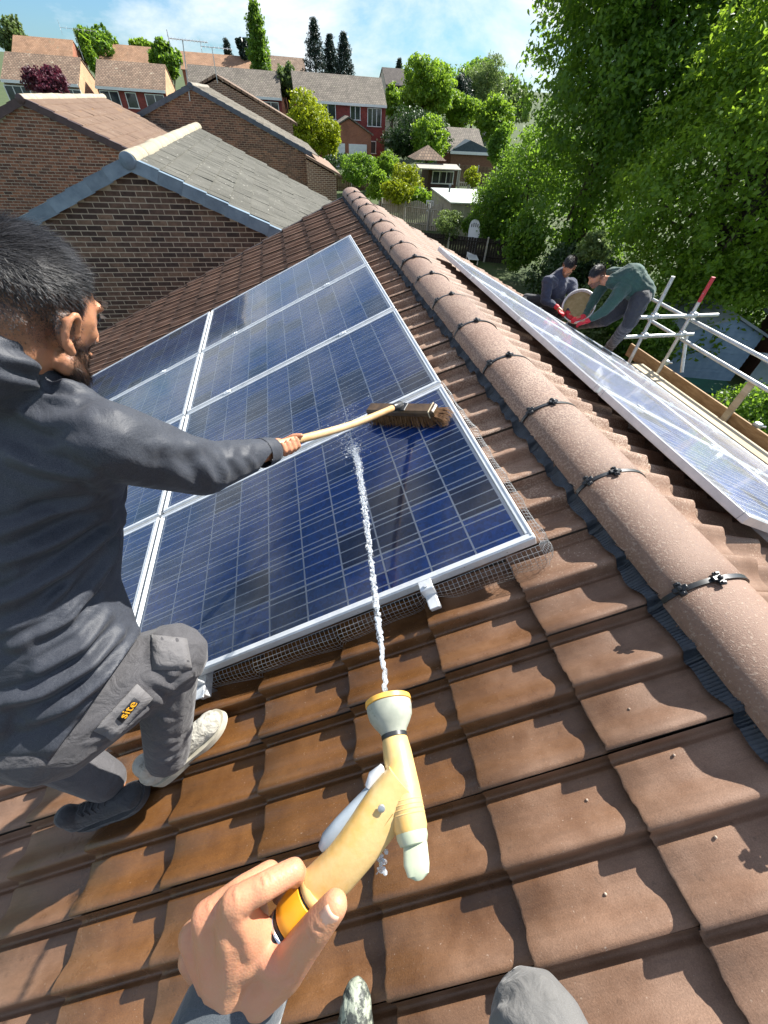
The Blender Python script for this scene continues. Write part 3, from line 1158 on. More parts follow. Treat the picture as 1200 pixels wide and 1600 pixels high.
# ------------------------------------------------------------ the three gabled neighbours
def mat_tile_plain(name, a, b_, lich, th=.6, sc=9.0, yel=None):
    m, t, out = raw_mat(name)
    b = nd(t, 'ShaderNodeBsdfPrincipled')
    t.links.new(b.outputs[0], out.inputs[0])
    pos = nd(t, 'ShaderNodeNewGeometry').outputs['Position']
    oi = nd(t, 'ShaderNodeObjectInfo')
    n1 = nd(t, 'ShaderNodeTexNoise', {'Vector': pos, 'Scale': 1.6, 'Detail': 7.0, 'Roughness': .65}).outputs[0]
    col = mixc(t, maprange(t, n1, .3, .7), a, b_)
    n2 = nd(t, 'ShaderNodeTexNoise', {'Vector': pos, 'Scale': sc, 'Detail': 5.0, 'Roughness': .75}).outputs[0]
    col = mixc(t, maprange(t, n2, th, th + .06, 0, .8), col, lich)
    if yel:
        n3 = nd(t, 'ShaderNodeTexNoise', {'Vector': pos, 'Scale': 2.2, 'Detail': 4.0, 'Roughness': .6}).outputs[0]
        col = mixc(t, maprange(t, n3, .66, .72, 0, .8), col, yel)
    hs = nd(t, 'ShaderNodeHueSaturation', {'Color': col, 'Value': maprange(t, oi.outputs['Random'], 0, 1, .9, 1.1)})
    t.links.new(hs.outputs[0], b.inputs['Base Color'])
    b.inputs['Roughness'].default_value = .85
    nb = nd(t, 'ShaderNodeTexNoise', {'Vector': pos, 'Scale': 60.0, 'Detail': 4.0}).outputs[0]
    bp = nd(t, 'ShaderNodeBump', {'Height': nb, 'Strength': .4, 'Distance': .01})
    t.links.new(bp.outputs[0], b.inputs['Normal'])
    return m


M_TA = mat_tile_plain('weathered_tile', (0.115, 0.113, 0.094), (0.175, 0.170, 0.145), (0.48, 0.46, 0.41), .62)
M_TB = mat_tile_plain('brown_tile', (0.21, 0.135, 0.095), (0.29, 0.20, 0.14), (0.48, 0.43, 0.36), .63, 5.0, (0.42, 0.22, 0.05))
M_TC = mat_tile_plain('grey_tile', (0.20, 0.18, 0.145), (0.30, 0.27, 0.22), (0.45, 0.43, 0.37), .64)
M_RA = mat_tile_plain('weathered_ridge', (0.30, 0.26, 0.19), (0.42, 0.37, 0.27), (0.55, 0.50, 0.40), .60, 12, (0.50, 0.29, 0.05))
M_VA = pbr('blue_grey_verge', [(0.12, 0.175, 0.23), (0.19, 0.26, 0.32)], rough=.5, scale=6, rand=.12)
M_VB = pbr('purple_brown_verge', [(0.055, 0.032, 0.032), (0.085, 0.05, 0.048)], rough=.5, scale=6, rand=.12)
M_VC = pbr('dark_blue_verge', [(0.04, 0.06, 0.085), (0.07, 0.095, 0.125)], rough=.5, scale=6, rand=.12)


def small_tile(name, mat, w=.30, g=.335, wave=.075, n=4, hgt=.026):
    mb = MB()
    P, Q = [], []
    nj = n * 4
    for x in (0, g + .05):
        P.append([(x, w * j / nj, hgt * (.5 + .5 * math.cos(2 * math.pi * j / 4)) + .020 * x / g) for j in range(nj + 1)])
    mb.grid(P)
    e = P[-1]
    mb.grid([e, [(p[0], p[1], p[2] - .03) for p in e]])
    return mb.mesh(name, mat, 60)


def brick_mat_obj(name, ramp):
    m, t, out = raw_mat(name)
    b = nd(t, 'ShaderNodeBsdfPrincipled')
    t.links.new(b.outputs[0], out.inputs[0])
    g = nd(t, 'ShaderNodeNewGeometry')
    oi = nd(t, 'ShaderNodeObjectInfo')
    # joined bricks differ by mesh island, single bricks by object
    r = mm(t, 'FRACT', mm(t, 'ADD', g.outputs['Random Per Island'], mm(t, 'MULTIPLY', oi.outputs['Random'], 1.0)))
    rp = nd(t, 'ShaderNodeValToRGB', {0: r})
    el = rp.color_ramp.elements
    for i, (p, c) in enumerate(ramp):
        e = el[i] if i < 2 else el.new(p)
        e.position = p
        e.color = rgba(c)
    n1 = nd(t, 'ShaderNodeTexNoise', {'Vector': g.outputs['Position'], 'Scale': 14.0, 'Detail': 5.0, 'Roughness': .7}).outputs[0]
    hs = nd(t, 'ShaderNodeHueSaturation', {'Color': rp.outputs[0], 'Value': maprange(t, n1, .3, .7, .6, 1.45)})
    t.links.new(hs.outputs[0], b.inputs['Base Color'])
    b.inputs['Roughness'].default_value = .85
    bp = nd(t, 'ShaderNodeBump', {'Height': nd(t, 'ShaderNodeTexNoise', {'Vector': g.outputs['Position'], 'Scale': 70.0, 'Detail': 4.0}).outputs[0], 'Strength': .5, 'Distance': .01})
    t.links.new(bp.outputs[0], b.inputs['Normal'])
    return m


M_BRA = brick_mat_obj('brick_dark_multi', [(0.0, (0.043, 0.028, 0.023)), (1.0, (0.178, 0.116, 0.078)), (.4, (0.074, 0.046, 0.036)), (.75, (0.116, 0.071, 0.050))])
M_BRB = brick_mat_obj('brick_warm_multi', [(0.0, (0.083, 0.045, 0.033)), (1.0, (0.300, 0.128, 0.068)), (.3, (0.173, 0.075, 0.045)), (.7, (0.232, 0.099, 0.057))])
M_BRC = brick_mat_obj('brick_brown_multi', [(0.0, (0.072, 0.043, 0.032)), (1.0, (0.239, 0.128, 0.075)), (.4, (0.123, 0.065, 0.043)), (.75, (0.174, 0.090, 0.058))])
M_MORT = pbr('mortar', [(0.38, 0.33, 0.25), (0.48, 0.42, 0.32)], rough=.9, scale=6)
M_MORTC = pbr('mortar_buff', [(0.30, 0.25, 0.18), (0.38, 0.32, 0.23)], rough=.9, scale=6)


def gable_neighbour(label, xm, zr, half, yf, yb, pitch, mbrick, mmort, mtile, mridge, mverge, single, zg=-5.6, zlow=-3.4, nb_=300):
    tp = math.tan(rad(pitch))
    cp, sp_ = math.cos(rad(pitch)), math.sin(rad(pitch))
    h = empty('gabled_house', (xm, (yf + yb) / 2, zg), 0, label, 'house')
    inv_ = Matrix.Translation(-Vector(h.location))
    w = MB()
    zw = lambda x: zr - .10 - abs(x - xm) * tp
    w.prism([(zg, xm - half), (zg, xm + half), (zw(xm + half), xm + half), (zr - .10, xm), (zw(xm - half), xm - half)], yf - .0075, yb, 1)
    wall = wpart(w, 'wall', mmort, h)
    # bricks: real pieces 12 mm proud of the mortar
    B_ME = MB().box((0, 0, 0), (.211, .022, .0605)).mesh('brick', mbrick)
    rest_ = MB()
    cnt = 0
    zi = 0
    z = zlow
    items = []
    while z < zr - .12:
        x = xm - half + (.1125 if zi % 2 else 0.0)
        while x < xm + half:
            if zw(x) > z + .03:
                items.append((x, z))
            x += .225
        z += .075
        zi += 1
    vis_, hid_ = [], []
    for x, z in items:
        P = Vector((x, yf, z))
        d = P - cL
        k_ = (6.29 - cL.y) / d.y
        q = cL + d * k_
        rz = SLp(0, 0).z + (q.x - SLp(0, 0).x) * math.tan(TH) if q.x < XA else 9
        p = px(P)
        if p and -30 < p[0] < 1230 and q.z > rz - .08:
            vis_.append((p[2], x, z))
        elif q.z > rz - .6:
            hid_.append((x, z))
    vis_.sort()
    for i, (dd, x, z) in enumerate(vis_):
        if single and i < nb_:
            o = link('brick', B_ME, wall)
            o.location = (x, yf + rng.uniform(-.0015, .0015), z)
        else:
            hid_.append((x, z))
    for x, z in hid_:
        rest_.box((x, yf, z), (.211, .022, .0605))
    if rest_.n:
        me = bpy.data.meshes.new('bricks')
        me.from_pydata(rest_.v, [], rest_.f)
        me.materials.append(mbrick)
        o = link('bricks', me, wall)
        tag(o, kind='stuff')
    # roof slopes: deck, tiles, ridge, verges
    dk = MB()
    sl = half / cp + .35
    for sg in (-1, 1):
        q = [(xm, yf - .1, zr - .02), (xm + sg * sl * cp, yf - .1, zr - .02 - sl * sp_), (xm + sg * sl * cp, yb + .1, zr - .02 - sl * sp_), (xm, yb + .1, zr - .02)]
        q2 = [(a, b_, c_ - .08) for a, b_, c_ in q]
        dk.add(q + q2, [(0, 1, 2, 3), (7, 6, 5, 4), (0, 4, 5, 1), (1, 5, 6, 2), (2, 6, 7, 3), (3, 7, 4, 0)])
    rf = wpart(dk, 'roof', M_DECK, h)
    TM = small_tile('tile', mtile)
    ncol = int((yb - yf + .2) / .30)
    nrow = int(sl / .335)
    sp2 = []
    for sg in (-1, 1):
        R = Matrix(((cp * sg, 0, sp_ * sg), (0, sg, 0), (-sp_, 0, cp)))
        for k in range(nrow + 1):
            for j in range(ncol):
                y = yf - .1 + j * .30 + (.15 if (k % 2) else 0)
                s = .02 + k * .335
                loc = Vector((xm + sg * s * cp, y if sg > 0 else y + .30, zr - s * sp_)) + Vector((sp_ * sg, 0, cp)) * .012
                sp2.append((0 if sg > 0 else 1, (loc - cL).length, R, loc))
    sp2.sort(key=lambda a: (a[0], a[1]))
    rest_ = MB()
    vs0 = [vv.co.copy() for vv in TM.vertices]
    fs0 = [list(pp.vertices) for pp in TM.polygons]
    for i, (a, b_, R, loc) in enumerate(sp2):
        e = Euler((rng.gauss(0, .006), rng.gauss(0, .006), rng.gauss(0, .004))).to_matrix()
        if single and i < 300 and a == 0:
            o = link('tile', TM, rf)
            o.matrix_basis = frame4(R @ e, loc)
        else:
            m4 = frame4(R @ e, loc)
            rest_.add([m4 @ vv for vv in vs0], fs0)
    me = bpy.data.meshes.new('tiles')
    me.from_pydata(rest_.v, [], rest_.f)
    me.materials.append(mtile)
    me.polygons.foreach_set('use_smooth', np.ones(len(me.polygons), bool))
    me.set_sharp_from_angle(angle=rad(60))
    o = link('tiles', me, rf)
    tag(o, kind='stuff')
    # ridge
    RM2 = MB()
    n = 12
    rows_ = []
    for y, e in ((0, .012), (.03, 0), (.40, 0), (.455, .012)):
        rows_.append([((.135 - e) * math.cos(math.pi * (1 - i / n)), y, (.125 - e) * math.sin(math.pi * i / n)) for i in range(n + 1)])
    RM2.grid(rows_)
    RM2.add([p for p in rows_[0]], [tuple(range(n + 1))])
    RME = RM2.mesh('ridge_tile', mridge, 50)
    y = yf - .12
    while y < yb:
        o = link('ridge_tile', RME, h)
        o.matrix_parent_inverse = inv_
        o.matrix_basis = Matrix.Translation((xm + rng.uniform(-.006, .006), y, zr - .03 + rng.uniform(-.006, .006))) @ Euler((rng.gauss(0, .012), 0, rng.gauss(0, .01))).to_matrix().to_4x4()
        y += .45
    # end cap disc
    cp_ = MB().lathe([(0, .105), (.02, .105), (.03, .09)], (xm, yf - .13, zr - .01), (0, -1, 0), 20)
    o = cp_.build('ridge_end_cap', mverge, h, 40)
    o.matrix_parent_inverse = inv_
    # verge units: stepped pieces
    nv = int(sl / .335)
    for sg in (-1, 1):
        for k in range(nv):
            a0, a1 = .04 + k * .335, .04 + (k + 1) * .335 + .03
            mb = MB()

            def P(s, yy, hh):
                return (xm + sg * (s * cp + hh * sp_), yy, zr - s * sp_ + hh * cp)
            for (ya, yb_, h0, h1) in ((yf - .135, yf - .105, -.13, .035), (yf - .135, yf - .02, .030, .045)):
                q = [P(a0, ya + .006, h0), P(a1, ya, h0 + .014), P(a1, yb_, h0 + .014), P(a0, yb_, h0), P(a0, ya + .006, h1 - .004), P(a1, ya, h1 + .014), P(a1, yb_, h1 + .014), P(a0, yb_, h1 - .004)]
                mb.add(q, [(0, 1, 2, 3), (7, 6, 5, 4), (0, 4, 5, 1), (1, 5, 6, 2), (2, 6, 7, 3), (3, 7, 4, 0)])
            o = mb.build('verge_unit', mverge, h)
            o.matrix_parent_inverse = inv_
    return h


hA = gable_neighbour('dark brick gable house with blue grey verges, nearest beyond the roof end', -2.78, .17, 4.0, 7.85, 16.3, 23.2, M_BRA, M_MORT, M_TA, M_RA, M_VA, True)
hB = gable_neighbour('warm brown brick gable house with purple brown verges at the left edge', -7.40, .53, 4.0, 17.2, 25.2, 22.8, M_BRB, M_MORT, M_TB, M_RA, M_VB, False)
hC = gable_neighbour('brown brick gable house with dark blue verges and tall aerial', -3.75, 1.06, 4.75, 25.6, 33.0, 22.0, M_BRC, M_MORTC, M_TC, M_TC, M_VC, False, zlow=-4.2)
# lean-to on the side of that house
inv_ = Matrix.Translation(-Vector(hC.location))
mb = MB().prism([(-5.5, .97), (-5.5, 2.4), (-1.72, 2.4), (-1.15, .97)], 25.1, 30.5, 1)
o = mb.build('side_extension', M_BR_BR, hC)
o.matrix_parent_inverse = inv_
mb = MB().prism([(-1.74, 2.6), (-1.08, .97), (-.98, .97), (-1.64, 2.6)], 24.95, 30.7, 1)
o = mb.build('side_roof', M_TB, hC)
o.matrix_parent_inverse = inv_
hD, r_ = gable_house('gabled_house', 'dark gable house peeping out behind the aerial roof', 'house', -7.4, .85, 34.2, 41, -5.4, -.22, 1.5, 'y', M_BR_BR, M_ROOF_BR, .3)
aerial(at_y(297, 158, 25.5), at_y(285, 62, 25.5), 1.5, 'tall aerial with toothed boom on the dark blue verge gable', .25, 12)
aerial(at_y(340, 130, 34.0), at_y(331, 74, 34.0), 1.6, 'smaller aerial just behind the tall aerial roof', .1, 8)
aerial(at_y(131, 94, 72), at_y(114, 45, 72), 3.4, 'aerial on a leaning mast at the far left row', .2, 7)

# ------------------------------------------------------------ the row of houses across the back


def row_house(label, xa_, xb_, yf, ze, zr, wall, roofm, wins, zg=-4.9, gablem=None):
    h, ro = gable_house('row_house', label, 'house', xa_, xb_, yf, yf + 8, zg, ze, zr, 'x', wall, roofm, .35)
    fb = MB().box(((xa_ + xb_) / 2, yf - .40, ze - .10), (xb_ - xa_ + .1, .05, .24))
    wpart(fb, 'fascia', M_WHITE, h)
    for (x, z, w, hh, n) in wins:
        window(h, (x, yf - .02, z), w, hh, n)
    if gablem:
        g_ = MB().prism([(yf + .01, zg), (yf + 7.99, zg), (yf + 7.99, ze), (yf + 4, zr - .13), (yf + .01, ze)], xb_ + .004, xb_ + .03, 0)
        wpart(g_, 'gable_wall', gablem, h)
    return h, ro


Y0 = 70
P = lambda x, y, Y=Y0: at_y(x, y, Y)
h1, r1 = row_house('row house with yellow gable end behind the purple tree', P(4, 125).x, P(122, 132).x, Y0, .70, 2.75, M_BR_BR, M_ROOF_BR,
                   [(P(28, 140).x, -.35, 2.4, 1.25, 3), (P(113, 140).x, -.35, 1.6, 1.25, 2), (P(70, 140).x, -.35, 1.2, 1.2, 2)], gablem=M_BR_YE)
h2, r2 = row_house('row house with yellow gable end and white windows between red panels', P(150, 133).x, P(258, 143).x, Y0, .68, 2.72, M_BR_RED, M_ROOF_BR,
                   [(P(171, 146).x, -.45, 1.9, 1.6, 2), (P(204, 147).x, -.30, 1.1, 1.25, 1), (P(241, 149).x, -.35, 2.0, 1.3, 2)], gablem=M_BR_YE)
h3, r3 = row_house('long grey roofed row house behind the gable aerial', P(292, 140).x, P(440, 152).x, Y0 + 2, .72, 2.95, M_BR_RED, M_ROOF_GR,
                   [(P(423, 160, 72).x, -.45, 1.8, 1.5, 2), (P(395, 160, 72).x, -.35, 1.2, 1.25, 1)])
h4, r4 = row_house('red brick house with two white garage doors', P(462, 158).x, P(603, 163).x, Y0, .70, 3.05, M_BR_RED, M_ROOF_GR,
                   [(P(512, 165).x, -.15, 1.9, 1.4, 2), (P(555, 170).x, -.15, 1.25, 1.25, 2), (P(585, 175).x, -.45, 1.75, 1.65, 3), (P(567, 222).x + 1.3, -3.3, .9, 1.2, 1)], zg=-5.0)
# front garage gable of the red house
inv4 = Matrix.Translation(-Vector(h4.location))
gx0, gx1, gxm = P(511, 215, 66).x, P(580, 215, 66).x, P(545, 200, 66).x
gzt, gze = P(545, 184, 66).z, P(580, 210, 66).z
mb = MB().prism([(-5.0, gx0), (-5.0, gx1), (gze, gx1), (gzt - .1, gxm), (gze, gx0)], 66, 69.98, 1)
o = mb.build('garage_front', M_BR_OR, h4)
o.matrix_parent_inverse = inv4
sl_ = (gzt - gze) / (gx1 - gxm)
mb = MB().prism([(gze - .25 * sl_, gx0 - .25), (gzt, gxm), (gze - .25 * sl_, gx1 + .25), (gze - .25 * sl_ + .14, gx1 + .25), (gzt + .14, gxm), (gze - .25 * sl_ + .14, gx0 - .25)], 65.8, 69.96, 1)
o = mb.build('garage_roof', M_ROOF_GR, h4)
o.matrix_parent_inverse = inv4
for xa_, xb_ in ((516, 539), (545, 573)):
    a, b_ = P(xa_, 230, 66).x, P(xb_, 230, 66).x
    mb = MB().box(((a + b_) / 2, 65.97, -3.9), (b_ - a, .08, 2.15))
    for i in range(5):
        mb.box(((a + b_) / 2, 65.92, -4.85 + i * .45), (b_ - a - .06, .03, .40))
    o = mb.build('garage_door', M_WHITE, h4)
    o.matrix_parent_inverse = inv4
for i in range(2):
    mb = MB().lathe([(0, .11), (.55, .11), (.6, .16), (.72, .16)], (P(531 + i * 6, 150).x, 72, 1.75), (0, 0, 1), 8)
    o = mb.build('roof_vent', M_WHITE, r4)
    o.matrix_parent_inverse = inv4
mb = MB().lathe([(0, .11), (.55, .11), (.6, .2), (.7, .05)], (P(190, 120).x, 72.3, 1.7), (0, 0, 1), 8)
o = mb.build('roof_vent', M_WHITE, r2)
o.matrix_parent_inverse = Matrix.Translation(-Vector(h2.location))

# roofs higher up the hill
far = [('orange hipped roof house with chimney above the purple tree', 22, 112, 60, 94, 105, M_ROOF_OR, 3.2),
       ('orange roofed house with two chimneys above the vent roof', 158, 240, 72, 104, 108, M_ROOF_OR, 3.2),
       ('long orange roof house behind the leaning aerial', 285, 395, 86, 112, 112, M_ROOF_OR, 3.0),
       ('brown roofed house right of the poplar with dormer', 418, 478, 90, 116, 110, M_ROOF_BR, 3.0)]
for lab, xa_, xb_, yt, yb_, Yd, mt, dep in far:
    a, b_ = at_y(xa_, yb_, Yd), at_y(xb_, yb_, Yd)
    zt = at_y((xa_ + xb_) / 2, yt, Yd + 4).z
    h, ro = gable_house('hillside_house', lab, 'house', a.x, b_.x, Yd, Yd + 8, -4.2, a.z + .4, zt, 'x', M_BR_OR, mt, .4)
    for q in (.3, .75):
        chimney(ro, h, (a.x + (b_.x - a.x) * q, Yd + 4.2, zt - .3), .8, 1.5)
    for q in (.2, .45, .7):
        window(h, (a.x + (b_.x - a.x) * q, Yd - .02, a.z - .9), 1.6, 1.3, 2)
a, b_ = at_y(603, 128, 100), at_y(640, 128, 100)
h, ro = gable_house('hillside_house', 'cream house with grey roof and chimney above the red house', 'house', a.x, b_.x, 100, 107, -4.2, a.z - .2, at_y(615, 108, 104).z, 'x', M_CREAM, M_ROOF_DK, .4)
chimney(ro, h, (at_y(602, 108, 104).x, 103.5, at_y(602, 112, 104).z), .9, 1.6)
window(h, (at_y(618, 140, 100).x, 99.97, at_y(618, 138, 100).z), 1.4, 1.2, 2)
a, b_ = at_y(781, 150, 110), at_y(806, 150, 110)
h, ro = gable_house('hillside_house', 'steep brown gabled house high on the wooded hill', 'house', a.x, b_.x, 110, 118, -4, at_y(781, 158, 110).z, at_y(795, 131, 110).z, 'y', M_CREAM, M_ROOF_DK, .5)
window(h, (at_y(795, 160, 110).x, 109.97, at_y(795, 160, 110).z), 1.5, 1.3, 2)
# ------------------------------------------------------------ foliage


def leaf_mat(name, dark, light, trans=.35, sc=.6, tint=(0.16, 0.22, 0.02)):
    m, t, out = raw_mat(name)
    g = nd(t, 'ShaderNodeNewGeometry')
    n1 = nd(t, 'ShaderNodeTexNoise', {'Vector': g.outputs['Position'], 'Scale': sc, 'Detail': 5.0, 'Roughness': .65}).outputs[0]
    k = mm(t, 'ADD', mm(t, 'MULTIPLY', g.outputs['Random Per Island'], .45), mm(t, 'MULTIPLY', maprange(t, n1, .32, .68), .55))
    col = mixc(t, k, dark, light)
    b = nd(t, 'ShaderNodeBsdfPrincipled', {'Base Color': col, 'Roughness': .46})
    b.inputs['Specular IOR Level'].default_value = .45
    tr = nd(t, 'ShaderNodeBsdfTranslucent', {0: mixc(t, .55, col, tint)})
    mx = nd(t, 'ShaderNodeMixShader', {0: trans, 1: b.outputs[0], 2: tr.outputs[0]})
    t.links.new(mx.outputs[0], out.inputs[0])
    return m


M_LEAF = leaf_mat('leaf_green', (0.026, 0.085, 0.012), (0.15, 0.285, 0.036), .58, .45, (0.34, 0.54, 0.04))
M_LEAF_BR = leaf_mat('leaf_bright', (0.07, 0.17, 0.018), (0.22, 0.36, 0.035), .58, .5, (0.40, 0.58, 0.04))
M_LEAF_YE = leaf_mat('leaf_yellow', (0.19, 0.26, 0.008), (0.38, 0.44, 0.015), .5, .8, (0.36, 0.40, 0.02))
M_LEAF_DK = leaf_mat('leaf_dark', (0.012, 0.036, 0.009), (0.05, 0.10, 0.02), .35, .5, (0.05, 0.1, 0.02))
M_LEAF_PU = leaf_mat('leaf_purple', (0.05, 0.010, 0.020), (0.15, 0.030, 0.055), .3, .8, (0.25, 0.05, 0.08))
M_LEAF_PALE = leaf_mat('leaf_pale', (0.065, 0.125, 0.035), (0.17, 0.24, 0.085), .5, .5, (0.3, 0.4, 0.1))
M_LEAF_CON = leaf_mat('needle', (0.006, 0.02, 0.012), (0.02, 0.048, 0.028), .12, .7, (0.04, 0.08, 0.04))
M_BARK = pbr('bark', [(0.035, 0.026, 0.018), (0.08, 0.06, 0.042)], rough=.9, scale=6, stretch=(1, 1, .2), bump=.6, bscale=12, bdist=.03)


def leaves(blobs, n, size, seed, up=.35, clump=9, spread=.09, shell=.22, aspect=.55):
    """blobs: (cx,cy,cz,rx,ry,rz). returns verts, faces of leaf-shaped quads gathered in sprays"""
    r = np.random.default_rng(seed)
    bl = np.array(blobs, float)
    w = (bl[:, 3] * bl[:, 4] * bl[:, 5]) ** (2 / 3)
    nc = max(1, n // clump)
    bi = r.choice(len(bl), nc, p=w / w.sum())
    d = r.normal(size=(nc, 3))
    d /= np.linalg.norm(d, axis=1)[:, None]
    rr = 1 - np.abs(r.normal(0, shell, nc))
    # lumpy surface
    ph = r.uniform(0, 6.28, (len(bl), 3))
    lump = 1 + .13 * np.sin(d[:, 0] * 5 + ph[bi, 0]) * np.sin(d[:, 1] * 5 + ph[bi, 1]) + .10 * np.sin(d[:, 2] * 8 + ph[bi, 2])
    c = bl[bi, :3] + d * bl[bi, 3:6] * (rr * lump)[:, None]
    cc = np.repeat(c, clump, 0)
    dd = np.repeat(d, clump, 0)
    R = np.repeat(np.max(bl[bi, 3:6], 1), clump)
    m = len(cc)
    p = cc + r.normal(size=(m, 3)) * (spread * R)[:, None] * np.array([1, 1, .75])
    nr = r.normal(size=(m, 3)) * .75 + np.array([0, 0, up]) + dd * .6
    nr /= np.linalg.norm(nr, axis=1)[:, None]
    a = np.cross(nr, r.normal(size=(m, 3)))
    a /= np.linalg.norm(a, axis=1)[:, None]
    b = np.cross(nr, a)
    L = size * r.uniform(.6, 1.35, m)
    A = a * L[:, None] * .5
    B = b * (L * aspect * .5)[:, None]
    dr = np.zeros((m, 3))
    dr[:, 2] = -.18 * L
    v = np.stack([p - A, p - A * .1 + B, p + A + dr, p - A * .1 - B], 1).reshape(-1, 3)
    f = np.arange(m * 4).reshape(m, 4)
    return v, f


def tree(name, label, cat, base, blobs, n, size, mat, seed, trunk=.25, group=None, limbs=True, top=None, **kw):
    """blobs relative to base"""
    root = empty(name, base, 0, label, cat, group)
    v, f = leaves(blobs, n, size, seed, **kw)
    link('crown', np_mesh('crown', v, f, mat), root)
    if trunk:
        r = random.Random(seed)
        mb = MB()
        zt = top or max(b[2] for b in blobs)
        pts = [(0, 0, -.3), (r.uniform(-.1, .1), r.uniform(-.1, .1), zt * .35), (r.uniform(-.25, .25), r.uniform(-.25, .25), zt * .7), (r.uniform(-.4, .4), r.uniform(-.3, .3), zt)]
        mb.tube(pts, [trunk * 1.25, trunk, trunk * .7, trunk * .25], 9)
        if limbs:
            for b in blobs:
                s = Vector(pts[1]).lerp(Vector(pts[2]), r.uniform(.0, .9))
                e = Vector(b[:3])
                mid = s.lerp(e, .5) + Vector((0, 0, -.15 * (e - s).length))
                mb.tube([s, mid, e], [trunk * .45, trunk * .3, trunk * .1], 6)
        mb.build('trunk', M_BARK, root, True)
    return root


def blobset(cx, cy, cz, rx, ry, rz, n, seed, k=.5):
    r = random.Random(seed)
    out = [(cx, cy, cz, rx * .8, ry * .8, rz * .8)]
    for i in range(n):
        a = r.uniform(0, 6.283)
        e = r.uniform(-.75, 1.0)
        q = math.sqrt(max(0, 1 - e * e))
        s = r.uniform(.75, 1.2) * k
        out.append((cx + rx * .72 * q * math.cos(a), cy + ry * .72 * q * math.sin(a), cz + rz * .72 * e, rx * s, ry * s, rz * s))
    return out


QL = 1.0      # leaf density factor
# the tall trees on the right
tree('broadleaf_tree', 'tall dark broadleaf tree rising out of the top of the picture', 'tree', (14.6, 21.5, -5.6), blobset(0, 0, 8.6, 4.3, 4.3, 6.0, 22, 3, .42) + [(-1.5, -1, 3.0, 3.0, 2.6, 2.2), (1.5, 0, 3.2, 3, 3, 2.4), (1, .5, 13.2, 2.6, 2.6, 3.0)], int(80000 * QL), .20, M_LEAF, 11, .42, spread=.085, shell=.30, clump=26)
tree('broadleaf_tree', 'broad sunlit green tree at the right edge of the picture', 'tree', (15.2, 13.2, -5.6), blobset(0, 0, 5.6, 4.4, 4.0, 4.6, 24, 5, .42) + [(-1.8, -1, 1.8, 2.6, 2.4, 1.8), (2.5, -2.6, 3.6, 3, 3, 3)], int(85000 * QL), .165, M_LEAF_BR, 12, .35, spread=.08, shell=.28, clump=24)
tree('broadleaf_tree', 'bright leaved tree overhanging the blue shed at the right edge', 'tree', (18.6, 7.6, -5.6), blobset(0, 0, 4.4, 3.6, 3.6, 3.6, 16, 8, .42), int(40000 * QL), .14, M_LEAF_BR, 13, .3, spread=.08, clump=22)
tree('broadleaf_tree', 'tree with feathery top beside the tallest tree', 'tree', (19.5, 18.5, -5.6), blobset(0, 0, 9.5, 4.2, 4.2, 5.5, 16, 15, .42), int(30000 * QL), .20, M_LEAF_BR, 14, .35, spread=.10, shell=.4, clump=22)
tree('broadleaf_tree', 'shaded low tree behind the dark fence', 'tree', (13.6, 26.5, -5.6), blobset(0, 0, 3.4, 2.6, 2.6, 3.0, 12, 21, .45), int(30000 * QL), .15, M_LEAF, 15, .25)
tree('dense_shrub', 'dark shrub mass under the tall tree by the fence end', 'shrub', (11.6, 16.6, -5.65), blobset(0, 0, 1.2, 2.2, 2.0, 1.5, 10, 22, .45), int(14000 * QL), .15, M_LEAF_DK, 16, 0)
tree('dense_shrub', 'leafy shrub just beyond the crouching men', 'shrub', (10.4, 13.2, -5.65), blobset(0, 0, 1.1, 1.7, 1.6, 1.3, 9, 23, .45), int(14000 * QL), .13, M_LEAF_PALE, 17, 0)
tree('dense_shrub', 'ivy clad hedge left of the blue shed', 'hedge', (12.0, 12.0, -5.65), blobset(0, 0, 1.0, 1.6, 1.6, 1.2, 8, 24, .45), int(12000 * QL), .13, M_LEAF, 18, 0)
tree('dense_shrub', 'hedge behind the blue shed', 'hedge', (16.5, 12.6, -5.65), blobset(0, 0, 1.6, 2.6, 1.8, 1.8, 10, 25, .45), int(14000 * QL), .15, M_LEAF, 19, 0)
tree('dense_shrub', 'ivy bush at the right edge beside the scaffold', 'shrub', (11.2, 6.2, -5.65), blobset(0, 0, 1.1, 1.2, 1.4, 1.2, 8, 26, .45), int(9000 * QL), .11, M_LEAF, 20, 0)

# trees of the middle distance
def by(x, y, Y):
    p = at_y(x, y, Y)
    return p


def ball_tree(name, label, cat, xl, xr, yt, yb, Y, n, size, mat, seed, k=.45, trunk=.2, nb=12, depth=None, group=None, zb=None, **kw):
    """a crown that spans the given sight lines at distance Y"""
    a, b_ = at_y(xl, (yt + yb) / 2, Y), at_y(xr, (yt + yb) / 2, Y)
    t_, bt = at_y((xl + xr) / 2, yt, Y), at_y((xl + xr) / 2, yb, Y)
    cx, cz = (a.x + b_.x) / 2, (t_.z + bt.z) / 2
    rx, rz = (b_.x - a.x) / 2 * .92, (t_.z - bt.z) / 2 * .92
    g0 = gz(cx, Y) if zb is None else zb
    return tree(name, label, cat, (cx, Y, g0), blobset(0, 0, cz - g0, rx, depth or rx, rz, nb, seed, k), int(n * QL), size, mat, seed, trunk, group, **kw)


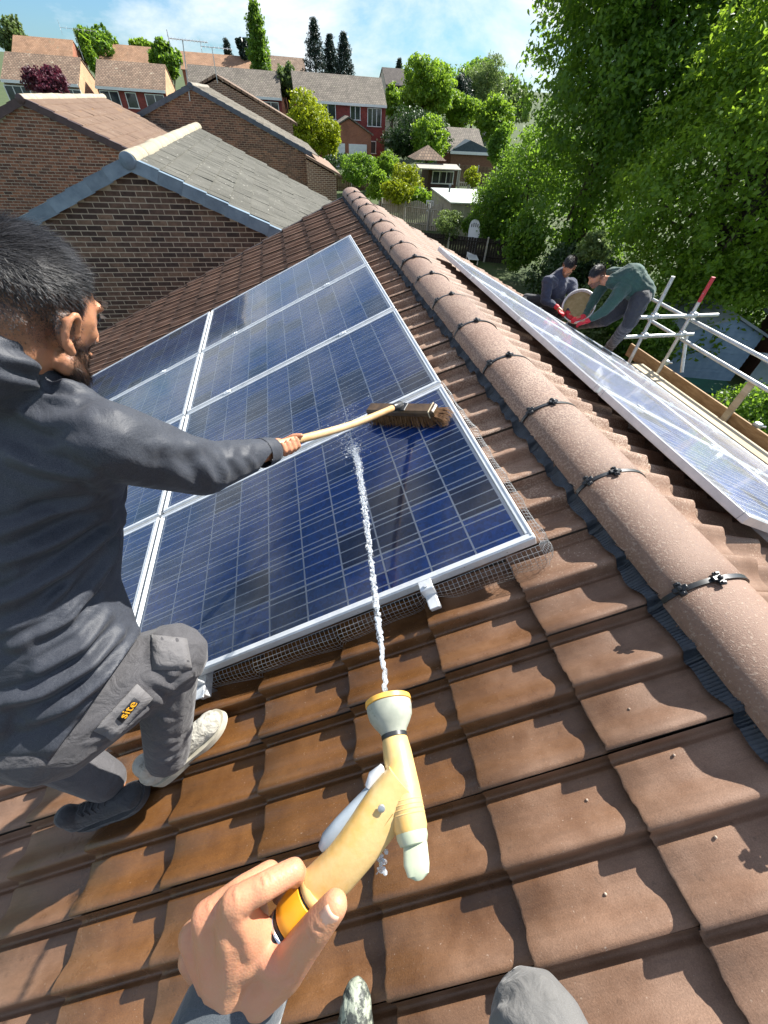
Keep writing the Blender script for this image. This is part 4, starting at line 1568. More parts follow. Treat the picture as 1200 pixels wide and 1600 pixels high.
ball_tree('broadleaf_tree', 'yellow green tree in front of the red house', 'tree', 440, 532, 142, 250, 52, 16000, .26, M_LEAF_YE, 31)
ball_tree('broadleaf_tree', 'rounded fresh green tree behind the dark hedge', 'tree', 618, 705, 88, 190, 78, 16000, .42, M_LEAF_BR, 32)
ball_tree('broadleaf_tree', 'wide green tree at the back between green tree and birch', 'tree', 640, 730, 88, 180, 95, 14000, .5, M_LEAF, 33)
ball_tree('birch_tree', 'tall pale weeping birch behind the garages', 'tree', 720, 790, 78, 215, 92, 15000, .42, M_LEAF_PALE, 34, aspect=.3)
ball_tree('conifer_tree', 'slim dark conifer in front of the birch', 'tree', 706, 738, 108, 205, 84, 8000, .36, M_LEAF_CON, 35, aspect=.25)
ball_tree('broadleaf_tree', 'green tree at the foot of the hill house', 'tree', 742, 800, 150, 235, 75, 12000, .36, M_LEAF_BR, 36)
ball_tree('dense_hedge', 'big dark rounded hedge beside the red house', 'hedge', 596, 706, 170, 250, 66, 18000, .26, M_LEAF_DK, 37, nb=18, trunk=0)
ball_tree('broadleaf_tree', 'hazy tree on the wooded hill right of the birch', 'tree', 770, 830, 120, 200, 105, 10000, .55, M_LEAF_PALE, 38)
ball_tree('broadleaf_tree', 'slim tree between grey roof and red house', 'tree', 432, 468, 96, 165, 76, 7000, .36, M_LEAF_PALE, 39)
ball_tree('broadleaf_tree', 'small tree showing between the red house and the green tree', 'tree', 598, 632, 128, 185, 86, 5000, .4, M_LEAF_BR, 40)
ball_tree('purple_tree', 'purple leaved tree in front of the far left row', 'tree', 40, 110, 100, 158, 58, 11000, .24, M_LEAF_PU, 41)
ball_tree('broadleaf_tree', 'green tree at the top left corner of the skyline', 'tree', -8, 44, 18, 92, 118, 6000, .5, M_LEAF_PALE, 42, shell=.4)
ball_tree('broadleaf_tree', 'dark leafed tree between the two orange roofs', 'tree', 122, 186, 36, 105, 112, 9000, .5, M_LEAF, 43)
ball_tree('broadleaf_tree', 'green tree behind the gap after the vent roof', 'tree', 232, 284, 62, 128, 84, 9000, .4, M_LEAF, 44)
ball_tree('broadleaf_tree', 'round tree on the skyline left of the poplar', 'tree', 366, 396, 58, 96, 116, 4000, .5, M_LEAF_CON, 45)
ball_tree('broadleaf_tree', 'low tree behind the leaning mast', 'tree', 130, 152, 60, 118, 96, 4000, .4, M_LEAF_BR, 46)
ball_tree('broadleaf_tree', 'hilltop bush above the long orange roof', 'tree', 205, 240, 58, 80, 122, 3000, .5, M_LEAF_BR, 47)
# poplar: stacked narrow crown
p0, p1 = at_y(408, 112, 92), at_y(403, 15, 92)
tree('poplar_tree', 'tall narrow poplar standing above the rooftops', 'tree', (p0.x, 92, -4.2), [(0, 0, z, 1.45 * s, 1.45 * s, 1.5) for z, s in ((6.6, .9), (8.0, 1.1), (9.4, 1.12), (10.8, .95), (12.2, .8), (13.3, .5))], int(12000 * QL), .34, M_LEAF, 51, .3, limbs=False)


def spruce(label, x, yt, ybase, Y, wpx, seed):
    t_, b_ = at_y(x, yt, Y), at_y(x, ybase, Y)
    hw = at_y(x + wpx / 2, ybase, Y).x - b_.x
    g0 = gz(b_.x, Y)
    root = empty('spruce_tree', (b_.x, Y, g0), 0, label, 'tree', 'spruces behind the grey roof')
    r = random.Random(seed)
    H = t_.z - g0
    z0 = b_.z - g0 - 2.0
    mb = MB()
    bl = []
    n = 26
    for i in range(n):
        f = i / (n - 1)
        z = z0 + (H - z0) * f
        R = hw * (1 - f) ** .8 * r.uniform(.75, 1.15) + .15
        for k in range(6):
            a = k * 1.047 + r.uniform(-.4, .4) + i
            for s in (.45, .8, 1.0):
                bl.append((R * s * math.cos(a), R * s * math.sin(a), z + .35 * s * s - .15 * R * s, .30 + .12 * (1 - f), .30, .14))
    v, f = leaves(bl, 9000, .30, seed, aspect=.3, clump=6, spread=.3)
    link('crown', np_mesh('crown', v, f, M_LEAF_CON), root)
    MB().tube([(0, 0, 0), (0, 0, H * .6), (0, 0, H)], [.28, .16, .03], 7).build('trunk', M_BARK, root, True)


spruce('tallest dark spruce, left of the three above the grey roof', 494, 36, 120, 88, 46, 61)
spruce('middle dark spruce of the three above the grey roof', 517, 60, 120, 90, 38, 62)
spruce('right hand dark spruce of the three above the grey roof', 538, 58, 122, 87, 40, 63)
spruce('small spruce at the skyline left of the poplar', 358, 66, 96, 118, 14, 64)
spruce('small dark spruce right of the cream house chimney', 623, 96, 118, 118, 12, 65)

# gardens in the middle: shrubs and hedges
ball_tree('dense_shrub', 'clipped rounded hedge at the end of our ridge', 'hedge', 526, 590, 238, 296, 46, 9000, .17, M_LEAF, 71, trunk=0)
ball_tree('dense_shrub', 'spiky palm like shrub left of the summerhouse', 'shrub', 588, 622, 234, 285, 48, 3500, .5, M_LEAF_BR, 72, trunk=.1, aspect=.12)
ball_tree('dense_shrub', 'yellow green bush left of the summerhouse', 'shrub', 612, 662, 252, 312, 42, 6000, .17, M_LEAF_YE, 73, trunk=0)
ball_tree('dense_shrub', 'green bush just past the ridge end', 'shrub', 572, 612, 268, 318, 36, 6000, .15, M_LEAF_BR, 74, trunk=0)
ball_tree('dense_shrub', 'leafy bush in front of the trellis fence', 'shrub', 600, 646, 278, 322, 34, 5000, .16, M_LEAF_YE, 75, trunk=0)
ball_tree('dense_shrub', 'flowering bush below the wavy fence', 'shrub', 676, 724, 326, 376, 26.5, 6500, .10, M_LEAF_PALE, 76, trunk=0)
ball_tree('dense_shrub', 'dark rose bush beside the pale summer shed', 'shrub', 718, 752, 330, 374, 27, 4000, .10, M_LEAF, 77, trunk=0)
ball_tree('dense_shrub', 'bright young tree in front of the panel fence', 'shrub', 726, 750, 256, 296, 44, 2500, .17, M_LEAF_YE, 78, trunk=.05)
ball_tree('dense_shrub', 'shrub at the right end of the panel fence', 'shrub', 775, 815, 250, 310, 42, 6000, .17, M_LEAF_BR, 79, trunk=0)
ball_tree('dense_shrub', 'shrub behind the pale shed roof', 'shrub', 664, 690, 306, 330, 40, 2500, .15, M_LEAF, 80, trunk=0)
ball_tree('dense_hedge', 'hedge at the side of the wooden garage', 'hedge', 765, 800, 195, 270, 58, 6000, .26, M_LEAF, 81, trunk=0)
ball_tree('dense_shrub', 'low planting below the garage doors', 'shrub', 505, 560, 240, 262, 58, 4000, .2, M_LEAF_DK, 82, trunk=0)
ball_tree('dense_shrub', 'sunlit sprig of shrub above the crouching man', 'shrub', 905, 955, 358, 415, 11.6, 3500, .11, M_LEAF_PALE, 83, trunk=0)

ball_tree('broadleaf_tree', 'leafy tree filling the gap behind the summerhouse', 'tree', 640, 700, 178, 262, 60, 9000, .28, M_LEAF_BR, 91)
ball_tree('broadleaf_tree', 'light green tree between birch and garage roof', 'tree', 690, 752, 140, 212, 80, 9000, .36, M_LEAF_BR, 92)
ball_tree('broadleaf_tree', 'green tree on the hill behind the spruce and birch', 'tree', 700, 790, 92, 170, 112, 9000, .55, M_LEAF, 93)
ball_tree('dense_hedge', 'tall hedge behind the slate blue shed', 'hedge', 772, 830, 228, 345, 38, 12000, .2, M_LEAF, 94, trunk=0)
ball_tree('dense_shrub', 'bush between the pale shed and the summerhouse', 'shrub', 640, 678, 290, 325, 38, 4000, .16, M_LEAF_BR, 95, trunk=0)
ball_tree('dense_shrub', 'bush right of the clipped hedge', 'shrub', 560, 604, 246, 292, 50, 5000, .19, M_LEAF_BR, 96, trunk=0)
ball_tree('dense_shrub', 'hedge in front of the dark fence end', 'hedge', 795, 850, 330, 425, 20.5, 9000, .14, M_LEAF, 97, trunk=0)
# ------------------------------------------------------------ gardens: sheds, fences, furniture
M_FELT = pbr('shed_felt', [(0.36, 0.40, 0.36), (0.47, 0.50, 0.46)], rough=.85, scale=2)
M_PALEW = pbr('pale_weathered_wood', [(0.30, 0.28, 0.23), (0.42, 0.39, 0.33)], rough=.8, scale=5, stretch=(1, 1, .1))
M_BLUEW = pbr('blue_painted_wood', [(0.20, 0.31, 0.44), (0.27, 0.39, 0.52)], rough=.6, scale=4)
M_TEALW = pbr('pale_teal_wood', [(0.22, 0.32, 0.36), (0.30, 0.40, 0.44)], rough=.6, scale=4)
M_GREEND = pbr('dark_green_paint', [(0.01, 0.06, 0.045), (0.015, 0.085, 0.06)], rough=.6, scale=4)
M_DKBLUE = pbr('slate_blue_wood', [(0.035, 0.055, 0.07), (0.055, 0.08, 0.1)], rough=.6, scale=4)
M_PGREY = pbr('pale_grey_wood', [(0.22, 0.26, 0.29), (0.3, 0.34, 0.37)], rough=.6, scale=4)
M_FENCE = pbr('brown_fence_wood', [(0.10, 0.06, 0.03), (0.19, 0.12, 0.065)], rough=.8, scale=5, stretch=(1, 1, .1), rand=.15)
M_FENCED = pbr('black_brown_fence', [(0.014, 0.011, 0.009), (0.03, 0.023, 0.018)], rough=.8, scale=5, rand=.15)
M_CONC = pbr('concrete_post', [(0.34, 0.33, 0.30), (0.45, 0.44, 0.40)], rough=.85, scale=6)
M_PLASTIC = pbr('white_plastic', (0.78, 0.79, 0.80), rough=.4)
M_BEIGE = pbr('beige_plastic', [(0.36, 0.34, 0.28), (0.42, 0.40, 0.33)], rough=.55, scale=3)
M_STEEL2 = pbr('scaffold_tube', [(0.44, 0.46, 0.45), (0.62, 0.63, 0.60)], rough=.42, scale=12, metal=.55, bump=.1, bscale=60)
M_REDP = pbr('red_paint', [(0.42, 0.02, 0.03), (0.55, 0.05, 0.06)], rough=.5, scale=25, speck=((0.5, 0.45, 0.42), 40, .62, .05))
M_PLY = pbr('osb_board', [(0.24, 0.135, 0.055), (0.38, 0.235, 0.11)], rough=.75, scale=16, stretch=(1, .35, 1.6))
M_PLANK = pbr('scaffold_plank', [(0.34, 0.27, 0.17), (0.50, 0.42, 0.29)], rough=.8, scale=9, stretch=(1, .08, 1), rand=.12)


def sprism(pts, zt, zb):
    """prism below a roof outline given by sight lines at height zt"""
    q = [at_z(x, y, zt) for x, y in pts]
    n = len(q)
    mb = MB()
    mb.add([(p.x, p.y, zt) for p in q] + [(p.x, p.y, zb) for p in q], [tuple(range(n)), tuple(range(2 * n - 1, n - 1, -1))] + [(i, i + n, (i + 1) % n + n, (i + 1) % n) for i in range(n)])
    return mb, q


# pale flat roofed shed
zt = -3.35
mb, q = sprism([(673, 293), (755, 296), (779, 319), (704, 316)], zt, zt - .07)
c = sum(q, Vector()) / 4
sh = empty('garden_shed', (c.x, c.y, -5.4), 0, 'pale shed with flat felted roof beyond the wavy fence', 'shed')
wpart(mb, 'roof', M_FELT, sh)
qs = [c + (p - c) * .94 for p in q]
for i in range(4):
    a, b_ = qs[i], qs[(i + 1) % 4]
    mb = MB()
    n = max(6, int((b_ - a).length / .16))
    nrm = Vector((b_.y - a.y, -(b_.x - a.x), 0)).normalized()
    for k in range(n):
        p0 = a.lerp(b_, k / n)
        p1 = a.lerp(b_, (k + .93) / n)
        o_ = nrm * (.012 * (k % 2))
        mb.add([(p0.x + o_.x, p0.y + o_.y, -5.5), (p1.x + o_.x, p1.y + o_.y, -5.5), (p1.x + o_.x, p1.y + o_.y, zt - .075), (p0.x + o_.x, p0.y + o_.y, zt - .075)], [(0, 1, 2, 3)])
    wpart(mb, 'wall', M_PALEW, sh)
mb = MB().lathe([(0, .06), (.3, .06), (.32, .1), (.4, .1)], (q[0].lerp(q[2], .3).x, q[0].lerp(q[2], .3).y, zt), (0, 0, 1), 8)
wpart(mb, 'vent', M_DKBLUE, sh)

# summerhouse
sc = at_z(690, 303, -5.35)
su = empty('summerhouse', (sc.x, sc.y, -5.3), 0, 'brown wooden summerhouse with pyramid roof and canopy', 'summerhouse')
k = 1.0
ax0, ax1 = at_y(668, 285, sc.y).x, at_y(713, 285, sc.y).x
zr0, zr1 = at_y(690, 262, sc.y).z, at_y(668, 232, sc.y).z
mb = MB().box(((ax0 + ax1) / 2, sc.y + 1.2, (zr0 - 5.4) / 2), (ax1 - ax0, 2.4, zr0 + 5.4))
wpart(mb, 'wall', M_DKWOOD, su)
cx_ = at_y(672, 250, sc.y).x
zb_ = at_y(670, 250, sc.y).z
wd = (at_y(696, 250, sc.y).x - at_y(646, 250, sc.y).x) / 2
mb = MB().add([(cx_ - wd, sc.y - .2, zb_), (cx_ + wd, sc.y - .2, zb_), (cx_ + wd, sc.y + 2.6, zb_), (cx_ - wd, sc.y + 2.6, zb_), (cx_, sc.y + 1.2, zr1 + .2)], [(0, 1, 4), (1, 2, 4), (2, 3, 4), (3, 0, 4), (3, 2, 1, 0)])
wpart(mb, 'roof', M_ROOF_BR, su)
mb = MB().box(((at_y(650, 256, sc.y).x + at_y(713, 256, sc.y).x) / 2, sc.y - .7, zr0 + .12), (at_y(713, 256, sc.y).x - at_y(648, 256, sc.y).x, 1.6, .09), (rad(9), 0, 0))
wpart(mb, 'canopy', M_PALEW, su)
for x in (650, 711):
    mb = MB().box((at_y(x, 270, sc.y).x, sc.y - 1.35, (zr0 - 5.4) / 2), (.12, .12, zr0 + 5.35))
    wpart(mb, 'post', M_PALEW, su)
window(su, ((ax0 + ax1) / 2, sc.y - .01, zr0 - .75), 2.2, .95, 3)
mb = MB().box(((ax0 + ax1) / 2 + .3, sc.y - .03, -4.35), (.85, .05, 1.9))
wpart(mb, 'door', M_DECK, su)

# wooden garage with hipped roof
gc = at_z(742, 268, -5.1)
ga = empty('garden_garage', (gc.x, gc.y, -5.1), 0, 'brown boarded garage with dark gable front and white fascia', 'garage')
Yg = gc.y
gx0, gx1 = at_y(704, 250, Yg).x, at_y(776, 250, Yg).x
ze_ = at_y(740, 241, Yg).z
mb = MB()
nb_ = 12
for i in range(nb_):
    z0_ = -5.2 + (ze_ + 5.2) * i / nb_
    z1_ = -5.2 + (ze_ + 5.2) * (i + 1) / nb_
    mb.add([(gx0, Yg - .03, z0_), (gx1, Yg - .03, z0_), (gx1, Yg, z1_), (gx0, Yg, z1_)], [(0, 1, 2, 3)])
mb.box(((gx0 + gx1) / 2, Yg + 3, (ze_ - 5.2) / 2), (gx1 - gx0, 5.9, ze_ + 5.2))
wpart(mb, 'wall', pbr('brown_boards', [(0.15, 0.065, 0.028), (0.22, 0.10, 0.045)], rough=.7, scale=5), ga)
mb = MB().box(((gx0 + gx1) / 2, Yg - .25, ze_ + .1), (gx1 - gx0 + .5, .1, .3))
wpart(mb, 'fascia', M_WHITE, ga)
zt_ = at_y(735, 219, Yg).z
xm_ = at_y(735, 219, Yg).x
mb = MB().prism([(ze_ + .25, gx0 - .2), (ze_ + .25, gx1 - .3), (zt_, xm_)], Yg - .2, Yg + 3, 1)
wpart(mb, 'gable_front', M_DKBLUE, ga)
zr_ = at_y(735, 200, Yg + 5).z
mb = MB().prism([(Yg - .1, ze_ + .2), (Yg + 4, zr_), (Yg + 7, ze_ + .2)], gx0 - .3, at_y(764, 210, Yg).x, 0)
wpart(mb, 'roof', M_ROOF_GR, ga)

# slate blue shed with white framed doors
dc = at_z(775, 378, -5.5)
ds = empty('garden_shed', (dc.x, dc.y, -5.5), 0, 'slate blue shed with white framed door and pale side wall', 'shed')
Yd = dc.y
zt_ = at_y(775, 334, Yd).z
xa_, xb_, xc_ = at_y(746, 350, Yd).x, at_y(764, 350, Yd).x, at_y(815, 350, Yd).x
mb = MB().box(((xb_ + xc_) / 2, Yd + 1.0, (zt_ - 5.6) / 2), (xc_ - xb_, 2.0, zt_ + 5.6))
wpart(mb, 'wall', M_DKBLUE, ds)
mb = MB()
mb.add([(xb_ - .02, Yd, -5.5), (xb_ - .02, Yd, zt_), (xb_ - .9, Yd + 3.2, zt_ + .05), (xb_ - .9, Yd + 3.2, -5.5), (xb_ + .05, Yd, -5.5), (xb_ + .05, Yd, zt_), (xb_, Yd + 3.2, zt_), (xb_, Yd + 3.2, -5.5)], [(0, 1, 2, 3), (7, 6, 5, 4), (0, 4, 5, 1), (1, 5, 6, 2), (2, 6, 7, 3), (3, 7, 4, 0)])
wpart(mb, 'side_wall', M_PGREY, ds)
mb = MB().add([(xb_ - 1.0, Yd + 3.4, zt_ + .12), (xb_ - .1, Yd - .15, zt_ + .04), (xc_ + .15, Yd - .15, zt_ + .04), (xc_ + .15, Yd + 3.4, zt_ + .12)], [(0, 1, 2, 3)])
mb.add([(xb_ - 1.0, Yd + 3.4, zt_ + .06), (xb_ - .1, Yd - .15, zt_ - .02), (xc_ + .15, Yd - .15, zt_ - .02), (xc_ + .15, Yd + 3.4, zt_ + .06)], [(3, 2, 1, 0)])
wpart(mb, 'roof', M_PGREY, ds)
for xf, w_ in ((771, .8), (806, .8)):
    cx_ = at_y(xf, 355, Yd).x
    window(ds, (cx_, Yd - .02, zt_ - .95), w_, 1.35, 1)
wv = MB().box((xb_ - .45, Yd + 1.5, zt_ - .55), (.03, .9, .6), (0, 0, math.atan2(.85, 3.2)))
wpart(wv, 'side_window', M_PANE, ds)


def fence(name, label, a, b_, h, mat, n, post_mat, npost, wave=0, slats=True, gap=.06, group=None):
    a, b_ = Vector(a), Vector(b_)
    root = empty(name, a.lerp(b_, .5), 0, label, 'fence', group)
    d = (b_ - a)
    L = d.length
    d.normalize()
    ang = math.atan2(d.y, d.x)
    sl = MB().bbox((0, 0, .5), (L / n * (1 - gap), .022, 1.0), .004).mesh('slat', mat)
    for i in range(n):
        f = (i + .5) / n
        p = a.lerp(b_, f)
        hh = h + (wave * abs(math.sin(f * math.pi * 4)) - wave * .5 if wave else rng.uniform(-.008, .008))
        o = link('slat', sl, root)
        o.location = p - a.lerp(b_, .5) + Vector((0, 0, 0))
        o.rotation_euler = (0, 0, ang)
        o.scale = (1, 1, hh)
    n_ = Vector((-d.y, d.x, 0))
    for i in range(npost):
        p = a.lerp(b_, i / (npost - 1)) - a.lerp(b_, .5) - n_ * .07
        o = MB().bbox((p.x, p.y, p.z + h * .5 + .03), (.1, .1, h + .14), .01, (0, 0, ang)).build('post', post_mat, root)
    for z in (.25, .85):
        p0, p1 = -d * L / 2 - n_ * .03, d * L / 2 - n_ * .03
        MB().tube([p0 + Vector((0, 0, z * h)), p1 + Vector((0, 0, z * h))], .03, 4).build('rail', mat, root)
    return root


f0, f1 = at_z(640, 398, -5.55), at_z(815, 416, -5.55)
fh = at_y(740, 371, f0.y * .45 + f1.y * .55).z + 5.55
fence('panel_fence', 'nearly black board fence with pale concrete posts', f0, f1, fh, M_FENCED, 44, M_CONC, 4)
f0, f1 = at_z(596, 352, -5.5), at_z(742, 372, -5.5)
fence('wavy_fence', 'weathered fence with wavy trellis top', f0, f1, 1.55, M_PALEW, 46, M_CONC, 5, wave=.35, gap=.25)
f0, f1 = at_z(713, 290, -5.2), at_z(800, 294, -5.2)
fence('panel_fence', 'brown panel fence with concrete posts in front of the garage', f0, f1, 1.75, M_FENCE, 40, M_CONC, 4)
f0, f1 = at_z(715, 298, -5.3), at_z(746, 300, -5.3)
fence('picket_fence', 'low grey picket fence beside the summerhouse', f0, f1, .8, M_PALEW, 10, M_PALEW, 3, gap=.5)
f0, f1 = at_z(520, 298, -5.3), at_z(606, 300, -5.3)
fence('panel_fence', 'grey brown fence at the end of our ridge', f0, f1, 1.2, M_FENCE, 30, M_CONC, 4)
f0, f1 = at_z(592, 330, -5.4), at_z(670, 335, -5.4)
fence('panel_fence', 'pale brown fence behind the white garden chair', f0, f1, 1.4, M_FENCE, 26, M_CONC, 4)
f0, f1 = Vector((12.6, 17.4, -5.6)), Vector((10.2, 15.2, -5.6))
fence('panel_fence', 'brown fence panel half hidden under the tall tree', f0, f1, 1.7, M_FENCE, 18, M_CONC, 3)

# white lounger
lp = at_z(735, 408, -5.55)
lo = empty('sun_lounger', lp, rad(-14), 'white plastic sun lounger with tall slotted back by the dark fence', 'lounger')
mb = MB()
LPTS = [(-.28, 0), (-.33, .5), (-.34, 1.2), (-.30, 1.55), (-.2, 1.75), (0, 1.83), (.2, 1.75), (.30, 1.55), (.34, 1.2), (.33, .5), (.28, 0)]
tilt = rad(62)
for d_ in (0, .05):
    pass
vs = [(x, y * math.cos(tilt) - .0, .35 + y * math.sin(tilt)) for x, y in LPTS]
nrm = Vector((0, -math.sin(tilt), math.cos(tilt))) * .05
mb.add(vs + [(Vector(p) - nrm) for p in vs], [tuple(range(len(vs))), tuple(range(2 * len(vs) - 1, len(vs) - 1, -1))] + [(i, i + len(vs), (i + 1) % len(vs) + len(vs), (i + 1) % len(vs)) for i in range(len(vs))])
mb.build('backrest', M_PLASTIC, lo)
for i in range(4):
    x = -.18 + i * .12
    y0_, y1_ = 1.42, 1.66 - abs(i - 1.5) * .05
    s_ = MB().box((x, (y0_ + y1_) / 2 * math.cos(tilt) - .004 * 1, .35 + (y0_ + y1_) / 2 * math.sin(tilt) + .004), (.05, .012, y1_ - y0_), (tilt - math.pi / 2, 0, 0))
    s_.build('slot', M_FENCED, lo)
MB().bbox((0, -.55, .33), (.62, 1.1, .05), .02).build('seat', M_PLASTIC, lo)
for x in (-.27, .27):
    for y in (-1.0, .05):
        MB().bbox((x, y, .16), (.05, .06, .33), .01).build('leg', M_PLASTIC, lo)

# small white garden chair by the wavy fence
cp0 = at_z(669, 352, -5.5)
ch = empty('garden_chair', cp0, rad(-10), 'small white garden chair in front of the wavy fence', 'chair')
zz = at_y(669, 315, cp0.y).z + 5.5
MB().bbox((0, 0, zz * .62), (.62, .55, .05), .02).build('seat', M_PLASTIC, ch)
bk = MB()
for x in (-.24, -.08, .08, .24):
    bk.bbox((x, .26, zz * .82), (.07, .04, zz * .36), .01)
bk.bbox((0, .26, zz), (.62, .05, .08), .02)
bk.build('backrest', M_PLASTIC, ch)
for x in (-.26, .26):
    for y in (-.22, .24):
        MB().bbox((x, y, zz * .31), (.05, .05, zz * .62), .01).build('leg', M_PLASTIC, ch)

# blue shed beyond the scaffold
bs = empty('garden_shed', tuple(at_z(1085, 592, -5.7)), 0, 'blue boarded shed with shallow gable beyond the scaffold', 'shed')
bp0 = at_z(1085, 592, -5.7)
M4 = Matrix.Translation((bp0.x, bp0.y, -5.7)) @ Euler((0, 0, rad(-14))).to_matrix().to_4x4()


def loc(mb):
    mb.v = [tuple(M4 @ Vector(p)) for p in mb.v]
    return mb


hw, hb, hr, dp = 1.35, 1.75, 2.2, 2.2
mb = MB()
nb_ = 15
for i in range(nb_):
    z0_ = hr * i / nb_
    z1_ = hr * (i + 1) / nb_
    def hwid(z):
        return hw if z < hb else hw * (hr - z) / (hr - hb)
    mb.add([(-hwid(z0_), -.03, z0_), (hwid(z0_), -.03, z0_), (hwid(z1_), -.008, z1_), (-hwid(z1_), -.008, z1_)], [(0, 1, 2, 3)])
mb.prism([(0, -hw), (0, hw), (hb, hw), (hr, 0), (hb, -hw)], 0, dp, 1)
wpart(loc(mb), 'wall', M_BLUEW, bs)
mb = MB().prism([(hb - .12, -hw - .2), (hr + .04, 0), (hb - .12, hw + .2), (hb - .04, hw + .2), (hr + .12, 0), (hb - .04, -hw - .2)], -.18, dp + .15, 1)
wpart(loc(mb), 'roof', M_PGREY, bs)
# pale teal shed at the right edge, dark hut between
b2 = empty('garden_shed', (12.6, 6.4, -5.7), 0, 'pale teal shed side at the right edge behind the scaffold rail', 'shed')
mb = MB().box((13.3, 6.9, -4.75), (1.6, 1.8, 1.9), (0, 0, rad(-20)))
wpart(mb, 'wall', M_TEALW, b2)
mb = MB().box((13.3, 6.9, -3.76), (1.9, 2.1, .08), (rad(4), 0, rad(-20)))
wpart(mb, 'roof', M_PGREY, b2)
b3 = empty('garden_hut', (16.6, 9.6, -5.7), 0, 'dark brown hut right of the blue shed', 'shed')
mb = MB().box((17.0, 9.8, -4.7), (2.0, 2.2, 2.0), (0, 0, rad(-14)))
wpart(mb, 'wall', M_DKWOOD, b3)
mb = MB().box((17.0, 9.8, -3.66), (2.3, 2.5, .08), (rad(3), 0, rad(-14)))
wpart(mb, 'roof', M_PGREY, b3)
sb = empty('storage_box', (12.0, 8.3, -5.7), rad(-18), 'beige storage box with dark green lid below the blue shed', 'storage box')
MB().bbox((0, 0, .45), (1.3, .8, .9), .03).build('body', M_BEIGE, sb)
MB().bbox((0, 0, .94), (1.4, .9, .1), .03).build('lid', M_GREEND, sb)
for x in (-.32, .32):
    MB().bbox((x, -.41, .45), (.6, .02, .8), .008).build('door', M_BEIGE, sb)
ai = empty('clothes_airer', (10.6, 8.2, -5.7), rad(-30), 'white wire clothes airer beside the storage box', 'airer')
for i in range(8):
    MB().tube([(-.9, -.45 + i * .13, .95), (.9, -.45 + i * .13, .95)], .012, 5).build('wire', M_PLASTIC, ai)
for x in (-.9, .9):
    MB().tube([(x, -.5, .95), (x, .5, .95)], .016, 5).build('rail', M_PLASTIC, ai)
    MB().tube([(x, -.45, 0), (x * .8, .35, .95)], .016, 5).build('leg', M_PLASTIC, ai)
    MB().tube([(x, .45, 0), (x * .8, -.35, .95)], .016, 5).build('leg', M_PLASTIC, ai)

# ------------------------------------------------------------ scaffold along the right eaves
scf = empty('scaffold', (4.7, 2.6, -5.7), 0, 'steel tube scaffold with boarded platform along the far eaves', 'scaffold')
YP = 4.05
ZD = -1.90


def tubepart(name, a, b_, mat=None, r=.0242):
    wpart(MB().tube([a, b_], r, 12), name, mat or M_STEEL2, scf, 40)


def coupler(p):
    mb = MB().bbox(p, (.085, .085, .075), .012).lathe([(0, .014), (.05, .014)], (p[0] + .03, p[1] - .03, p[2]), (.4, -.7, .3), 8)
    wpart(mb, 'coupler', M_STEEL, scf)


x1 = 4.15
X2 = 4.82
tp1 = at_y(1052, 432, YP)
tp2 = at_y(1115, 433, YP)
tubepart('standard', (tp1.x, YP, ZD - .1), (tp1.x, YP, tp1.z))
tubepart('standard', (tp2.x, YP, -5.7), (tp2.x, YP, tp2.z - .30))
tubepart('painted_end', (tp2.x, YP, tp2.z - .30), (tp2.x, YP, tp2.z), M_REDP, .0246)
for yy in (1.9, -.3):
    tubepart('standard', (tp2.x + .02, yy, -5.7), (tp2.x + .02, yy, -.62))
ra = at_x(1016, 466, tp2.x + .05)
tubepart('guard_rail', (tp2.x + .05, ra.y, ra.z), (tp2.x + .05, -1.2, at_x(1200, 564, tp2.x + .05).z))
rb_ = at_x(1007, 497, tp2.x + .05)
tubepart('guard_rail', (tp2.x + .05, rb_.y - .1, at_x(1100, 550, tp2.x + .05).z), (tp2.x + .05, -1.2, at_x(1200, 612, tp2.x + .05).z))
za = at_y(1060, 494, YP - .05).z
tubepart('transom', (at_y(1001, 494, YP - .05).x, YP - .05, za), (at_y(1120, 494, YP - .05).x, YP - .05, za))
zb = at_y(1040, 524, YP - .05).z
tubepart('transom', (at_y(960, 528, YP - .05).x, YP - .05, zb), (at_y(1082, 523, YP - .05).x, YP - .05, zb))
for xx in (tp1.x, tp2.x):
    for zz in (za, zb):
        coupler((xx, YP - .025, zz))
pb0, pb1 = at_x(1073, 522, 5.05), at_x(1065, 582, 5.05)
tubepart('brace', pb0, pb1)
# platform boards
for i in range(3):
    x = 4.34 + i * .225
    mb = MB().bbox((x, 1.35, ZD + rng.uniform(-.004, .004)), (.215, 6.6, .038), .004)
    wpart(mb, 'platform_board', M_PLANK, scf)
mb = MB().bbox((4.42, 2.2, ZD + .245), (.20, 3.9, .035), .004)
wpart(mb, 'loose_board', M_PLANK, scf)
tA = at_x(988, 534, 4.92)
mb = MB().bbox((4.92, (tA.y - 1.9) / 2, ZD + .12), (.034, tA.y + 1.9, .20), .004)
wpart(mb, 'toe_board', M_PLY, scf)
b0, b1 = at_x(1128, 662, 4.86), at_x(1160, 614, 4.86)
mb = MB().bbox(((b0.x + b1.x) / 2, (b0.y + b1.y) / 2, (b0.z + b1.z) / 2), (.03, .09, abs(b1.z - b0.z) + .3), .004)
wpart(mb, 'batten', M_PLANK, scf)
coupler((4.97, at_x(1183, 665, 4.97).y, at_x(1183, 665, 4.97).z))
coupler((4.99, at_x(1040, 566, 4.99).y, at_x(1040, 566, 4.99).z))
# ------------------------------------------------------------ shape tools for rounded and organic things
from mathutils.bvhtree import BVHTree


def sd(x, y, d):
    """point on the sight line through photo pixel (x, y) at depth d"""
    return cL + sight(x, y) * d


VIEW = (cR @ Vector((0, 0, -1))).normalized()


